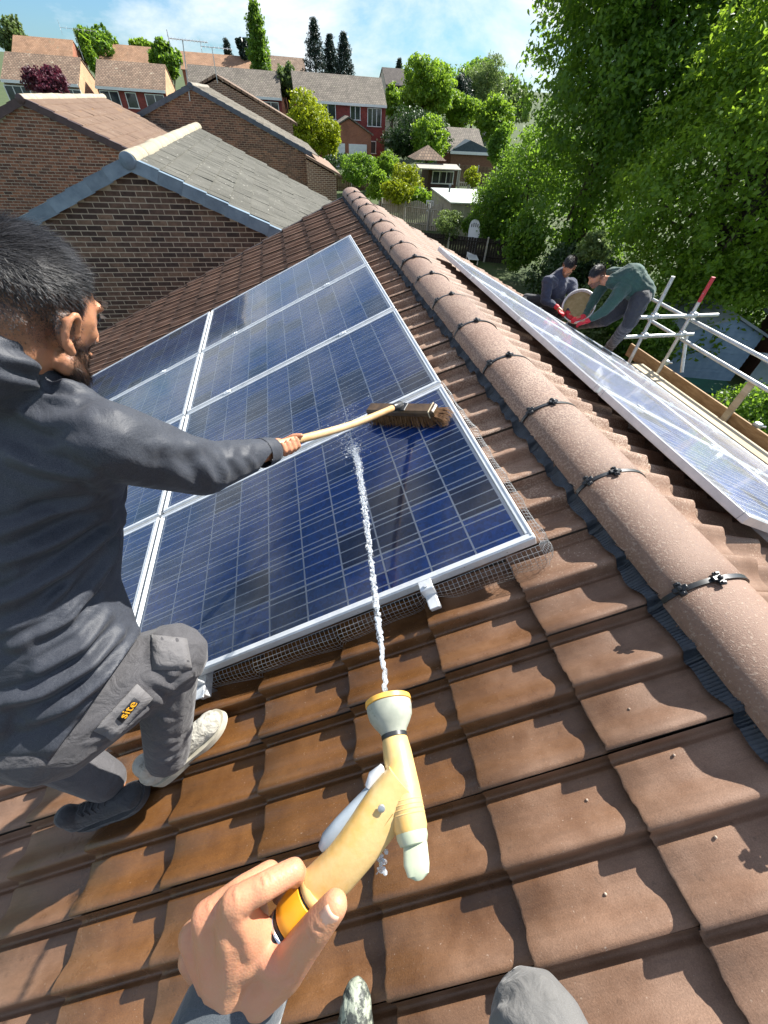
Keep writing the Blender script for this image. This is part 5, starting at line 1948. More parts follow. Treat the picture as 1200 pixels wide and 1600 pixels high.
def _ico():
    bm = bmesh.new()
    bmesh.ops.create_icosphere(bm, subdivisions=2, radius=1.0)
    vs = [v.co.copy() for v in bm.verts]
    fs = [[v.index for v in f.verts] for f in bm.faces]
    bm.free()
    return vs, fs


ICO_V, ICO_F = _ico()


def blend(name, items, voxel, smooth=6, factor=.5):
    """union of round cones ('c', p0, r0, p1, r1) and ellipsoids ('e', c, (rx,ry,rz), R) remeshed to one skin"""
    bm = bmesh.new()
    for it in items:
        if it[0] == 'c':
            _, p0, r0, p1, r1 = it
            p0, p1 = Vector(p0), Vector(p1)
            b2 = bmesh.new()
            for v in ICO_V:
                b2.verts.new(p0 + v * r0)
            for v in ICO_V:
                b2.verts.new(p1 + v * r1)
            res = bmesh.ops.convex_hull(b2, input=list(b2.verts))
            dead = [g for g in res['geom_interior'] if isinstance(g, bmesh.types.BMVert)]
            if dead:
                bmesh.ops.delete(b2, geom=dead, context='VERTS')
            b2.verts.index_update()
            m = [bm.verts.new(v.co) for v in b2.verts]
            for f in b2.faces:
                bm.faces.new([m[v.index] for v in f.verts])
            b2.free()
        else:
            _, c, r, R = it
            R = Matrix.Identity(3) if R is None else R
            m = [bm.verts.new(Vector(c) + R @ Vector((v.x * r[0], v.y * r[1], v.z * r[2]))) for v in ICO_V]
            for f in ICO_F:
                bm.faces.new([m[i] for i in f])
    bmesh.ops.recalc_face_normals(bm, faces=bm.faces)
    me = bpy.data.meshes.new(name)
    bm.to_mesh(me)
    bm.free()
    tmp = bpy.data.objects.new(name, me)
    COL.objects.link(tmp)
    md = tmp.modifiers.new('r', 'REMESH')
    md.mode = 'VOXEL'
    md.voxel_size = voxel
    md.use_smooth_shade = True
    if smooth:
        ms = tmp.modifiers.new('s', 'SMOOTH')
        ms.factor = factor
        ms.iterations = smooth
    dg = bpy.context.evaluated_depsgraph_get()
    dg.update()
    out = bpy.data.meshes.new_from_object(tmp.evaluated_get(dg))
    out.name = name
    bpy.data.objects.remove(tmp)
    bpy.data.meshes.remove(me)
    out.polygons.foreach_set('use_smooth', np.ones(len(out.polygons), bool))
    return out


def mesh_np(me):
    n = len(me.vertices)
    co = np.empty(n * 3, np.float32)
    no = np.empty(n * 3, np.float32)
    me.vertices.foreach_get('co', co)
    me.vertices.foreach_get('normal', no)
    return co.reshape(-1, 3), no.reshape(-1, 3)


def set_np(me, co):
    me.vertices.foreach_set('co', np.asarray(co, np.float32).ravel())
    me.update()


def seg_dist(co, pts):
    """distance of points to a polyline, and position 0..1 along it"""
    best = np.full(len(co), 1e9)
    tt = np.zeros(len(co))
    n = len(pts) - 1
    for i in range(n):
        a, b = np.array(pts[i]), np.array(pts[i + 1])
        ab = b - a
        t = np.clip(((co - a) @ ab) / max(ab @ ab, 1e-9), 0, 1)
        d = np.linalg.norm(co - (a + t[:, None] * ab), axis=1)
        m = d < best
        best[m] = d[m]
        tt[m] = (i + t[m]) / n
    return best, tt


def fold(co, no, pts, A, w):
    d, t = seg_dist(co, pts)
    env = np.sin(np.clip(t, .04, .96) * math.pi) ** .5
    dz = A * np.exp(-(d / w) ** 2) - .55 * A * np.exp(-((d - 1.9 * w) / (.9 * w)) ** 2)
    return co + no * (dz * env)[:, None]


def sweep(pts, wid, dep, side, n=20, power=2.0, cap=True, mb=None):
    """super-elliptic tube: wid along 'side', dep across it"""
    mb = mb or MB()
    pts = [Vector(p) for p in pts]
    vs, fs = [], []
    for i, p in enumerate(pts):
        d = (pts[min(i + 1, len(pts) - 1)] - pts[max(i - 1, 0)]).normalized()
        s = Vector(side)
        s = (s - d * s.dot(d)).normalized()
        b = d.cross(s)
        for k in range(n):
            t = 2 * math.pi * k / n
            c, q = math.cos(t), math.sin(t)
            c = math.copysign(abs(c) ** (2 / power), c)
            q = math.copysign(abs(q) ** (2 / power), q)
            vs.append(p + s * (c * wid[i]) + b * (q * dep[i]))
    m = len(pts)
    for i in range(m - 1):
        for k in range(n):
            l = (k + 1) % n
            fs.append((i * n + k, i * n + l, (i + 1) * n + l, (i + 1) * n + k))
    if cap:
        fs.append(tuple(range(n))[::-1])
        fs.append(tuple(range((m - 1) * n, m * n)))
    return mb.add(vs, fs)


# ------------------------------------------------------------ hose gun
M_GUN = pbr('aged_yellow_plastic', [(0.62, 0.40, 0.13), (0.70, 0.49, 0.21), (0.68, 0.38, 0.07)], rough=.42, scale=22, detail=5, bump=.04, bscale=150, pos=(.3, .75))
M_GUN_OR = pbr('orange_plastic', [(0.80, 0.33, 0.012), (0.88, 0.42, 0.02)], rough=.38, scale=20)
M_GUN_RING = pbr('yellow_ring', [(0.85, 0.42, 0.05), (0.9, 0.5, 0.10)], rough=.42, scale=20)
M_GUN_GR = pbr('worn_grey_rubber', [(0.30, 0.32, 0.26), (0.42, 0.43, 0.35)], rough=.55, scale=40, speck=((0.22, 0.22, 0.18), 60, .62, .08))
M_GUN_TRG = pbr('grey_trigger', [(0.26, 0.31, 0.35), (0.36, 0.41, 0.45)], rough=.4, scale=20)
M_GUN_CAP = pbr('pale_green_cap', [(0.42, 0.47, 0.33), (0.50, 0.54, 0.40)], rough=.4, scale=20)
M_CHROME = pbr('chrome', (0.75, 0.77, 0.78), rough=.18, metal=.9)

rear = sd(643, 1300, .365)
tip = sd(606, 1094, .445)
BA = (tip - rear).normalized()
BL = (tip - rear).length
SIDE = BA.cross(VIEW).normalized()        # across the barrel in the picture plane
gun = empty('hose_gun', sd(600, 1300, .37), 0, 'old yellow hose spray gun with grey nozzle held in the hand', 'spray gun')


def gpart(mb, name, mat, smooth=40):
    return wpart(mb, name, mat, gun, smooth)


bw = .0158
gpart(MB().lathe([(0, bw * .93), (.003, bw), (BL * .28, bw * 1.02), (BL * .55, bw * .95), (BL * .66, bw * .86), (BL * .67, bw * .80)], rear, BA, 28), 'barrel', M_GUN)
for q in (.10, .13, .16, .19):
    gpart(MB().lathe([(0, bw * 1.005), (.0008, bw * 1.035), (.0016, bw * 1.005)], rear + BA * BL * q, BA, 28, cap=False), 'grip_ring', M_GUN)
gpart(MB().lathe([(0, bw * .88), (.004, bw * .88)], rear + BA * BL * .668, BA, 24), 'seal', M_BLACK)
n0 = rear + BA * (BL * .69)
NL = BL * .31
gpart(MB().lathe([(0, .0128), (NL * .14, .0150), (NL * .30, .0195), (NL * .5, .0238), (NL * .72, .0252), (NL * .86, .0252), (NL * .88, .0240)], n0, BA, 32), 'nozzle_head', M_GUN_GR)
gpart(MB().lathe([(NL * .875, .0243), (NL * .89, .0262), (NL * 1.02, .0258), (NL * 1.05, .0238), (NL * 1.05, .0205), (NL * .98, .0195)], n0, BA, 32, cap=False), 'nozzle_ring', M_GUN_RING)
gpart(MB().lathe([(0, .0200), (.002, .0200)], n0 + BA * NL * .97, BA, 28), 'nozzle_plate', M_GUN_CAP)
# rear cap with its tongue
gpart(MB().lathe([(-.010, bw * .55), (-.009, bw * .8), (-.004, bw * .93), (.0, bw * .93)], rear, BA, 24), 'end_cap', M_GUN_CAP)
ton = [rear - BA * .004 + SIDE * -.002 - VIEW * .006, rear - BA * .016 - VIEW * .010, rear - BA * .023 - VIEW * .010, rear - BA * .027 - VIEW * .008]
gpart(sweep(ton, [.011, .0115, .0095, .004], [.003, .003, .0028, .002], SIDE, 14), 'cap_tongue', M_GUN_CAP)
# handle
hp = [sd(632, 1225, .385), sd(610, 1252, .380), sd(583, 1288, .374), sd(556, 1325, .369), sd(527, 1360, .366), sd(497, 1388, .365)]
hdir = (hp[-1] - hp[2]).normalized()
hs_ = hdir.cross(VIEW).normalized()
gpart(sweep(hp, [.0215, .0222, .0212, .0200, .0192, .0184], [.0125, .0130, .0135, .0138, .0142, .0150], hs_, 26, 2.6), 'handle', M_GUN)
gpart(MB().lathe([(-.004, .0175), (-.002, .0186), (.002, .0186), (.004, .0175)], hp[-1] + hdir * .002, hdir, 28), 'collar', M_GUN)
gpart(MB().lathe([(0, .0172), (.002, .0172)], hp[-1] + hdir * .006, hdir, 28), 'collar_seal', M_BLACK)
# seam line and pivot screw on the cheek of the handle
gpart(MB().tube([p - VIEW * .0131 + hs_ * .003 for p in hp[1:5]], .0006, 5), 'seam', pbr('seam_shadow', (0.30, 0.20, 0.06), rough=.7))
gpart(MB().lathe([(0, .0034), (.002, .0034), (.0025, .0024)], sd(596, 1262, .365), -VIEW, 14), 'pivot_pin', M_STEEL)
# trigger along the front of the handle
tr = [sd(600, 1210, .394), sd(580, 1240, .389), sd(556, 1267, .383), sd(533, 1292, .379), sd(513, 1314, .376), sd(502, 1326, .374)]
gpart(sweep(tr, [.006, .0075, .0085, .0090, .0085, .004], [.0065, .0072, .0075, .0075, .007, .004], hs_, 16, 2.4), 'trigger', M_GUN_TRG)
gpart(sweep([sd(597, 1200, .392), sd(584, 1214, .392), sd(578, 1230, .390)], [.003, .0060, .005], [.005, .006, .005], hs_, 14, 2.6), 'trigger_guard', M_WHITE)
# hose connector
c0 = hp[-1] + hdir * .008
gpart(MB().lathe([(0, .0165), (.001, .0180), (.008, .0186), (.020, .0186), (.028, .0178), (.0295, .0165)], c0, hdir, 30), 'connector', M_GUN_OR)
for i, (mt, r_) in enumerate(((M_BLACK, .0160), (M_CHROME, .0163), (M_BLACK, .0155), (M_CHROME, .0158))):
    gpart(MB().lathe([(0, r_ - .001), (.0008, r_), (.0028, r_), (.0036, r_ - .001)], c0 + hdir * (.0300 + i * .0038), hdir, 28), 'hose_ring', mt)
hs0 = c0 + hdir * .045
M_HOSE = pbr('hose_green', [(0.05, 0.12, 0.06), (0.08, 0.16, 0.08)], rough=.5, scale=30)
hose = MB().tube([hs0 - hdir * .004, hs0 + hdir * .02 + VIEW * .006, hs0 + hdir * .04 + VIEW * .04, hs0 + hdir * .03 + Vector((0, -.03, -.16)), hs0 + Vector((-.10, -.24, -.40)), SLp(1.0, -1.3, .06), SLp(1.5, -1.8, .06)], .0085, 12)
o = hose.build('garden_hose', M_HOSE, None, True)
tag(o, 'green garden hose running from the spray gun down the tiles', 'hose')

# ------------------------------------------------------------ broom
M_WOODH = pbr('broom_handle_wood', [(0.46, 0.27, 0.11), (0.62, 0.44, 0.24)], rough=.5, scale=7, stretch=(1, 1, 1))
M_WOODB = pbr('wet_broom_block', [(0.055, 0.032, 0.014), (0.12, 0.072, 0.034)], rough=.35, scale=25, bump=.3, bscale=60, bdist=.003)
M_BRIST = pbr('coco_bristle', [(0.10, 0.045, 0.015), (0.24, 0.12, 0.045)], rough=.7, scale=60)
HANDP = sd(447, 695, 1.23)
e0, e1 = SLp(.372, .955, PH + .070), SLp(.095, .725, PH + .070)
bc = (e0 + e1) / 2
bdir = (e1 - e0).normalized()
NL_ = Vector((-ST, 0, CT))
bcross = NL_.cross(bdir).normalized()
broom = empty('broom', bc, 0, 'wet wooden broom scrubbing the nearest panel', 'broom')
Rb = Matrix((bdir, bcross, NL_)).transposed()
bl_ = (e1 - e0).length
o = wpart(MB().bbox(bc, (bl_, .062, .034), .008, Rb), 'block', M_WOODB, broom)
o = wpart(MB().bbox(bc + NL_ * .0 + bdir * (bl_ * .44), (.006, .066, .038), .002, Rb), 'band', pbr('pale_binding', (0.5, 0.42, 0.28), rough=.7), broom)
br = MB()
rb = random.Random(3)
for i in range(1900):
    a = rb.uniform(-.5, .56) * bl_
    c_ = rb.uniform(-.5, .5) * .058
    p = bc + bdir * min(a, bl_ * .50) + bcross * c_ - NL_ * .010
    sp_ = bcross * (c_ * .5 + rb.gauss(0, .006)) + bdir * ((a / bl_) * .035 + rb.gauss(0, .006))
    if a > bl_ * .42:
        sp_ = sp_ + bdir * .030
    q = p - NL_ * rb.uniform(.048, .058) + sp_
    if a > bl_ * .46:
        q = q + NL_ * rb.uniform(0, .045)
    m_ = (p + q) / 2 + sp_ * .12
    br.tube([p, m_, q], [.0013, .0011, .0007], 3, cap=False)
o = wpart(br, 'bristles', M_BRIST, broom)
tag(o, kind='stuff')
sock = bc + NL_ * .016
hd_ = (HANDP - sock)
hl = hd_.length
hd_.normalize()
wpart(MB().lathe([(-.012, .020), (.0, .021), (.03, .018), (.055, .0165), (.058, .014)], sock + NL_ * .008, hd_, 18), 'socket', M_BLACK, broom, 40)
wpart(MB().bbox(bc + NL_ * .018 - bdir * .0, (.075, .05, .006), .002, Rb), 'socket_plate', M_BLACK, broom)
hpts = []
for i in range(13):
    f_ = i / 12 * 1.42
    sag = -.016 * math.sin(min(f_, 1.0) * math.pi)
    hpts.append(sock + NL_ * .008 + hd_ * (.03 + (hl - .03) * f_) + Vector((0, 0, sag)))
wpart(MB().tube(hpts, .0138, 14), 'handle', M_WOODH, broom, True)

# ------------------------------------------------------------ water jet
def water_material():
    m, t, out = raw_mat('water')
    gl = nd(t, 'ShaderNodeBsdfGlass', {'Color': (1, 1, 1, 1), 'Roughness': .02, 'IOR': 1.33})
    df = nd(t, 'ShaderNodeBsdfPrincipled', {'Base Color': (0.86, 0.90, 0.95, 1), 'Roughness': .12})
    tl = nd(t, 'ShaderNodeBsdfTranslucent', {0: (0.9, 0.94, 0.98, 1)})
    m1 = nd(t, 'ShaderNodeMixShader', {0: .5, 1: df.outputs[0], 2: tl.outputs[0]})
    n = nd(t, 'ShaderNodeTexNoise', {'Vector': nd(t, 'ShaderNodeNewGeometry').outputs['Position'], 'Scale': 130.0, 'Detail': 3.0})
    mx = nd(t, 'ShaderNodeMixShader', {0: maprange(t, n.outputs[0], .38, .55, .15, .8), 1: gl.outputs[0], 2: m1.outputs[0]})
    t.links.new(mx.outputs[0], out.inputs[0])
    return m


M_WATER = water_material()
wr_ = random.Random(5)
land = SLp(0, 0, PH)
d_ = sight(556, 708)
nn = NL_
tt = ((SLp(0, 0, PH) - cL).dot(nn)) / d_.dot(nn)
land = cL + d_ * tt
jet = MB()
nz_ = tip + BA * .012


def jetp(f):
    p = nz_.lerp(land, f)
    return p + Vector((0, 0, .05 * math.sin(f * math.pi)))


N = 46
pts, rr_ = [], []
for i in range(N):
    f_ = i / (N - 1) * .17
    j = .0008 + .004 * f_
    pts.append(jetp(f_) + Vector((wr_.gauss(0, j), wr_.gauss(0, j), wr_.gauss(0, j))))
    rr_.append((.0030 + .002 * f_) * wr_.uniform(.75, 1.2))
jet.tube(pts, rr_, 9)


def drop(p, r, st=None):
    n_ = 6
    ax = Vector(st) if st else Vector((wr_.gauss(0, 1), wr_.gauss(0, 1), wr_.gauss(0, 1)))
    ax.normalize()
    k_ = wr_.uniform(1.0, 2.2)
    jet.lathe([(-r * k_, r * .2), (-r * k_ * .5, r * .85), (r * k_ * .4, r * .9), (r * k_, r * .2)], p, ax, n_)


for i in range(3200):
    f_ = .05 + .95 * wr_.random() ** 1.15
    s_ = .0012 + .0080 * f_ ** 1.4
    drop(jetp(f_) + Vector((wr_.gauss(0, s_), wr_.gauss(0, s_), wr_.gauss(0, s_))), (.0005 + .0021 * wr_.random() ** 2.4) * (1.25 - .4 * f_), land - nz_)
# spray thrown back from the glass
for i in range(600):
    a = wr_.gauss(0, .5)
    R_ = abs(wr_.gauss(0, .16))
    p = land + Vector((-CT, 0, -ST)) * (math.sin(a) * R_ * .9) + Vector((0, 1, 0)) * (math.cos(a) * R_ * 1.3 - .03) + nn * abs(wr_.gauss(0, .022 + R_ * .08))
    drop(p, wr_.uniform(.0005, .0016))
for i in range(260):
    R_ = abs(wr_.gauss(0, .03))
    a = wr_.uniform(0, 6.28)
    drop(land + Vector((-CT, 0, -ST)) * (math.sin(a) * R_) + Vector((0, 1, 0)) * (math.cos(a) * R_ * 1.4 + .01) + nn * abs(wr_.gauss(0, .012)), wr_.uniform(.0007, .0024))
# drips under the gun
for i in range(22):
    drop(sd(597 + wr_.gauss(0, 4), 1310 + i * 2.6, .37 + wr_.uniform(0, .02)), wr_.uniform(.0008, .0028))
me = bpy.data.meshes.new('water_jet')
me.from_pydata(jet.v, [], jet.f)
me.materials.append(M_WATER)
me.polygons.foreach_set('use_smooth', np.ones(len(me.polygons), bool))
o = link('water_jet', me)
tag(o, 'jet of water from the spray gun breaking into spray on the panel', 'water', kind='stuff')

# loose debris on the tiles
M_PEB = pbr('pebble', [(0.25, 0.17, 0.12), (0.5, 0.4, 0.32)], rough=.8, scale=60, rand=.3)
for i, (x, y) in enumerate(((983, 1108), (1053, 1180), (917, 1250), (1118, 1308), (946, 1397))):
    d_ = sight(x, y)
    n_ = Vector((-ST, 0, CT))
    hh_ = .03
    for _ in range(4):
        tt = ((SLp(0, 0, hh_) - cL).dot(n_)) / d_.dot(n_)
        p = cL + d_ * tt
        uu_ = -(p.x * CT + p.z * ST)
        kk_ = (uu_ - U_TAIL0) / GAUGE
        hh_ = -.010 + prof((V_JOINT0 + TW - p.y) % TW) + STEP * (1.0 - (math.ceil(kk_) - kk_) * GAUGE / TLEN)
    mb = MB()
    rp_ = random.Random(i)
    mb.lathe([(-.003, .001), (-.002, .0026), (.001, .0032), (.0025, .002)], p + n_ * .0015, (rp_.gauss(0, 1), rp_.gauss(0, 1), .4), 7)
    o = mb.build('pebble', M_PEB, None, True)
    tag(o, ['pale pebble on a dry tile nearest the ridge shadow', 'small pebble lying two tiles below the palest pebble', 'flake of debris on a tile in the middle course', 'tiny crumb of grit near the right edge', 'crumb of grit on the tile low in the middle'][i], 'pebble', 'grit on the tiles')
# ------------------------------------------------------------ people
def skin_mat(name, base, red, stub=None):
    m, t, out = raw_mat(name)
    b = nd(t, 'ShaderNodeBsdfPrincipled')
    t.links.new(b.outputs[0], out.inputs[0])
    pos = nd(t, 'ShaderNodeNewGeometry').outputs['Position']
    n1 = nd(t, 'ShaderNodeTexNoise', {'Vector': pos, 'Scale': 28.0, 'Detail': 5.0, 'Roughness': .6}).outputs[0]
    col = mixc(t, maprange(t, n1, .3, .7), base, red)
    at = nd(t, 'ShaderNodeAttribute', attribute_name='shade')
    if stub:
        n2 = nd(t, 'ShaderNodeTexNoise', {'Vector': pos, 'Scale': 420.0, 'Detail': 3.0}).outputs[0]
        k = mm(t, 'MULTIPLY', nd(t, 'ShaderNodeSeparateColor', {0: at.outputs['Color']}).outputs[0], maprange(t, n2, .35, .65, .65, 1.0))
        col = mixc(t, k, col, stub)
    t.links.new(col, b.inputs['Base Color'])
    b.inputs['Roughness'].default_value = .48
    b.inputs['Specular IOR Level'].default_value = .4
    b.inputs['Subsurface Weight'].default_value = .25
    b.inputs['Subsurface Radius'].default_value = (.010, .004, .002)
    b.inputs['Subsurface Scale'].default_value = .5
    vo = nd(t, 'ShaderNodeTexVoronoi', {'Vector': pos, 'Scale': 480.0}).outputs['Distance']
    n3 = nd(t, 'ShaderNodeTexNoise', {'Vector': pos, 'Scale': 120.0, 'Detail': 4.0}).outputs[0]
    bp = nd(t, 'ShaderNodeBump', {'Height': mm(t, 'ADD', mm(t, 'MULTIPLY', vo, .5), n3), 'Strength': .22, 'Distance': .0015})
    t.links.new(bp.outputs[0], b.inputs['Normal'])
    return m


def cloth_mat(name, a, b_, rough=.8, weave=900.0, wr=.35, wscale=14.0, sheen=.25, speck=None, scale=6.0):
    m, t, out = raw_mat(name)
    b = nd(t, 'ShaderNodeBsdfPrincipled')
    t.links.new(b.outputs[0], out.inputs[0])
    pos = nd(t, 'ShaderNodeNewGeometry').outputs['Position']
    n1 = nd(t, 'ShaderNodeTexNoise', {'Vector': pos, 'Scale': scale, 'Detail': 7.0, 'Roughness': .65}).outputs[0]
    col = mixc(t, maprange(t, n1, .3, .7), a, b_)
    nw = nd(t, 'ShaderNodeTexNoise', {'Vector': pos, 'Scale': weave, 'Detail': 2.0}).outputs[0]
    col = mixc(t, maprange(t, nw, .3, .75, 0, .4), col, mixc(t, .5, col, (0.35, 0.36, 0.38)))
    if speck:
        n4 = nd(t, 'ShaderNodeTexNoise', {'Vector': pos, 'Scale': speck[1], 'Detail': 6.0, 'Roughness': .7}).outputs[0]
        col = mixc(t, maprange(t, n4, speck[2], speck[2] + .1, 0, .8), col, speck[0])
    t.links.new(col, b.inputs['Base Color'])
    b.inputs['Roughness'].default_value = rough
    b.inputs['Sheen Weight'].default_value = sheen
    b.inputs['Sheen Roughness'].default_value = .45
    b.inputs['Specular IOR Level'].default_value = .3
    n2 = nd(t, 'ShaderNodeTexNoise', {'Vector': pos, 'Scale': wscale, 'Detail': 4.0, 'Roughness': .5, 'Distortion': .8}).outputs[0]
    bp = nd(t, 'ShaderNodeBump', {'Height': mm(t, 'ADD', mm(t, 'MULTIPLY', n2, 1.0), mm(t, 'MULTIPLY', nw, .03)), 'Strength': wr, 'Distance': .02})
    t.links.new(bp.outputs[0], b.inputs['Normal'])
    return m


def hair_mat(name, c0, c1):
    m, t, out = raw_mat(name)
    g = nd(t, 'ShaderNodeNewGeometry')
    b = nd(t, 'ShaderNodeBsdfPrincipled', {'Base Color': mixc(t, g.outputs['Random Per Island'], c0, c1), 'Roughness': .52})
    b.inputs['Specular IOR Level'].default_value = .38
    t.links.new(b.outputs[0], out.inputs[0])
    return m


M_SKIN = skin_mat('skin_tan', (0.46, 0.225, 0.115), (0.50, 0.215, 0.125), (0.055, 0.038, 0.030))
M_SKIN_H = skin_mat('skin_hand', (0.56, 0.285, 0.155), (0.60, 0.255, 0.15))
M_HAIR = hair_mat('hair_black', (0.008, 0.008, 0.010), (0.055, 0.055, 0.060))
M_BEARD = hair_mat('beard', (0.012, 0.008, 0.006), (0.05, 0.03, 0.02))
M_SHIRT = cloth_mat('navy_fleece', (0.007, 0.010, 0.019), (0.016, 0.021, 0.034), rough=.55, wr=.38, wscale=11, sheen=.08)
M_TROUS = cloth_mat('grey_work_trousers', (0.034, 0.032, 0.035), (0.066, 0.062, 0.066), wr=.5, wscale=22, sheen=.15)
M_TROUS2 = cloth_mat('pocket_cloth', (0.10, 0.095, 0.096), (0.15, 0.142, 0.142), wr=.35, wscale=26, sheen=.1)
M_SHOE = cloth_mat('worn_shoe', (0.36, 0.34, 0.28), (0.52, 0.50, 0.43), rough=.85, wr=.5, wscale=50, sheen=0, speck=((0.16, 0.15, 0.12), 30, .55), scale=20)
M_SOLE = pbr('shoe_sole', [(0.38, 0.35, 0.27), (0.50, 0.47, 0.38)], rough=.75, scale=30)
M_NAVY = cloth_mat('navy_jumper', (0.006, 0.012, 0.036), (0.013, 0.024, 0.070), wr=.5, wscale=26)
M_GREENJ = cloth_mat('bottle_green_jumper', (0.003, 0.034, 0.021), (0.007, 0.070, 0.044), wr=.45, wscale=26)
M_BLACKT = cloth_mat('black_work_trousers', (0.006, 0.007, 0.009), (0.016, 0.017, 0.020), wr=.5, wscale=26)
M_REDG = pbr('red_glove', [(0.55, 0.012, 0.025), (0.72, 0.03, 0.045)], rough=.55, scale=40, bump=.4, bscale=90, bdist=.004)
M_EYE = pbr('eye', (0.03, 0.02, 0.015), rough=.1)
M_LOGO = pbr('logo_amber', (0.75, 0.38, 0.02), rough=.6)
M_LOGOB = pbr('logo_patch', (0.012, 0.014, 0.02), rough=.7)


def frame_from(fwd, up):
    f = Vector(fwd).normalized()
    u = Vector(up)
    u = (u - f * u.dot(f)).normalized()
    s = f.cross(u)            # the person's right
    return Matrix((s, f, u)).transposed()      # columns: right, forward, up


def person_root(loc, label, group=None):
    return empty('person', loc, 0, label, 'person', group)


def add_part(root, me, name, mat):
    me.materials.clear()
    me.materials.append(mat)
    o = link(name, me)
    worldpart(o, root)
    return o


def head_items(c, R, s=1.0, neck=None):
    """skull, jaw, nose, ears round the head centre; columns of R are right, forward, up"""
    P = lambda x, y, z: Vector(c) + R @ Vector((x * s, y * s, z * s))
    it = [('e', P(0, -.012, .040), (.0755 * s, .097 * s, .083 * s), R),
          ('e', P(0, .030, .010), (.066 * s, .068 * s, .085 * s), R),
          ('e', P(0, .042, -.055), (.052 * s, .047 * s, .058 * s), R),
          ('e', P(0, .062, -.098), (.026 * s, .023 * s, .020 * s), R),
          ('e', P(0, -.050, -.005), (.060 * s, .055 * s, .070 * s), R),
          ('e', P(0, .083, .034), (.052 * s, .016 * s, .014 * s), R),
          ('c', P(0, .098, .018), .0105 * s, P(0, .116, -.022), .0135 * s),
          ('e', P(.013, .106, -.026), (.010 * s, .011 * s, .008 * s), R),
          ('e', P(-.013, .106, -.026), (.010 * s, .011 * s, .008 * s), R),
          ('e', P(0, .094, -.053), (.024 * s, .013 * s, .0075 * s), R),
          ('e', P(0, .092, -.066), (.021 * s, .013 * s, .0075 * s), R),
          ('e', P(.041, .058, -.008), (.018 * s, .018 * s, .022 * s), R),
          ('e', P(-.041, .058, -.008), (.018 * s, .018 * s, .022 * s), R)]
    for sg in (-1, 1):
        it.append(('c', P(sg * .050, .012, -.062), .020 * s, P(sg * .030, .062, -.090), .016 * s))
    return it, P


def ear_items(P, R, sg, s=1.0):
    """helix ring, lobe and inner fold of one ear"""
    it = []
    n = 11
    for i in range(n):
        a = rad(-75 + 250 * i / (n - 1))
        p = P(sg * (.0785 + .0075 * math.sin(i / (n - 1) * math.pi)), -.018 - .0135 * math.cos(a + .2) + .004, -.004 + .0265 * math.sin(a))
        a2 = rad(-75 + 250 * (i + 1) / (n - 1))
        if i < n - 1:
            q = P(sg * (.0785 + .0075 * math.sin((i + 1) / (n - 1) * math.pi)), -.018 - .0135 * math.cos(a2 + .2) + .004, -.004 + .0265 * math.sin(a2))
            it.append(('c', p, .0052 * s, q, .0052 * s))
    it.append(('c', P(sg * .076, -.008, -.036), .0080 * s, P(sg * .078, -.016, -.024), .0075 * s))
    it.append(('c', P(sg * .080, -.022, -.020), .0045 * s, P(sg * .083, -.026, .012), .0045 * s))
    it.append(('c', P(sg * .078, .000, -.012), .0050 * s, P(sg * .079, .002, -.002), .0045 * s))
    it.append(('e', P(sg * .0715, -.016, -.004), (.0055 * s, .018 * s, .029 * s), R))
    return it


def strands(me_head, c, R, s, region, n, length, width, seed, direction, lift=.25, seg=3, curl=.0):
    """short tapered ribbons rooted on the head surface. region(local)->0..1 density, direction(local)->comb direction"""
    r = np.random.default_rng(seed)
    co, no = mesh_np(me_head)
    RI = np.array(R)
    lo = (co - np.array(c)) @ RI / s
    dens = region(lo)
    w = np.clip(dens, 0, 1)
    keep = w > .02
    idx = np.nonzero(keep)[0]
    pk = r.choice(idx, n, p=w[idx] / w[idx].sum())
    base = co[pk] + r.normal(0, .0022 * s, (n, 3))
    nrm = no[pk]
    l = lo[pk]
    dr = direction(l) @ RI.T
    dr = dr - nrm * np.sum(dr * nrm, 1)[:, None]
    dr /= np.linalg.norm(dr, axis=1)[:, None] + 1e-9
    dr += r.normal(0, .22, (n, 3))
    dr /= np.linalg.norm(dr, axis=1)[:, None]
    L = length(l) * r.uniform(.65, 1.25, n)
    side = np.cross(dr, nrm)
    side /= np.linalg.norm(side, axis=1)[:, None] + 1e-9
    vs = []
    wv = width * r.uniform(.7, 1.3, n)
    lf = lift * r.uniform(.5, 1.5, n)
    for i in range(seg + 1):
        f = i / seg
        p = base - nrm * .001 + dr * (L * f)[:, None] + nrm * (L * (lf * f - .55 * lf * f * f))[:, None]
        if curl:
            p = p + side * (L * curl * np.sin(f * 2.2))[:, None]
        ww = wv * (1 - .75 * f)
        tw = nrm * .45 + side
        tw /= np.linalg.norm(tw, axis=1)[:, None]
        vs.append(p - tw * (ww / 2)[:, None])
        vs.append(p + tw * (ww / 2)[:, None])
    V = np.stack(vs, 1).reshape(-1, 3)
    k = 2 * (seg + 1)
    b = np.arange(n)[:, None] * k
    F = np.concatenate([np.stack([b[:, 0] + 2 * i, b[:, 0] + 2 * i + 1, b[:, 0] + 2 * i + 3, b[:, 0] + 2 * i + 2], 1) for i in range(seg)], 0)
    return V, F


def shade_attr(me, vals):
    at = me.color_attributes.new('shade', 'FLOAT_COLOR', 'POINT')
    a = np.zeros((len(vals), 4), np.float32)
    a[:, 0] = vals
    a[:, 3] = 1
    at.data.foreach_set('color', a.ravel())


def sstep(x, a, b):
    t = np.clip((x - a) / (b - a), 0, 1)
    return t * t * (3 - 2 * t)


def finger(items, pts, rs):
    for i in range(len(pts) - 1):
        items.append(('c', pts[i], rs[i], pts[i + 1], rs[i + 1]))


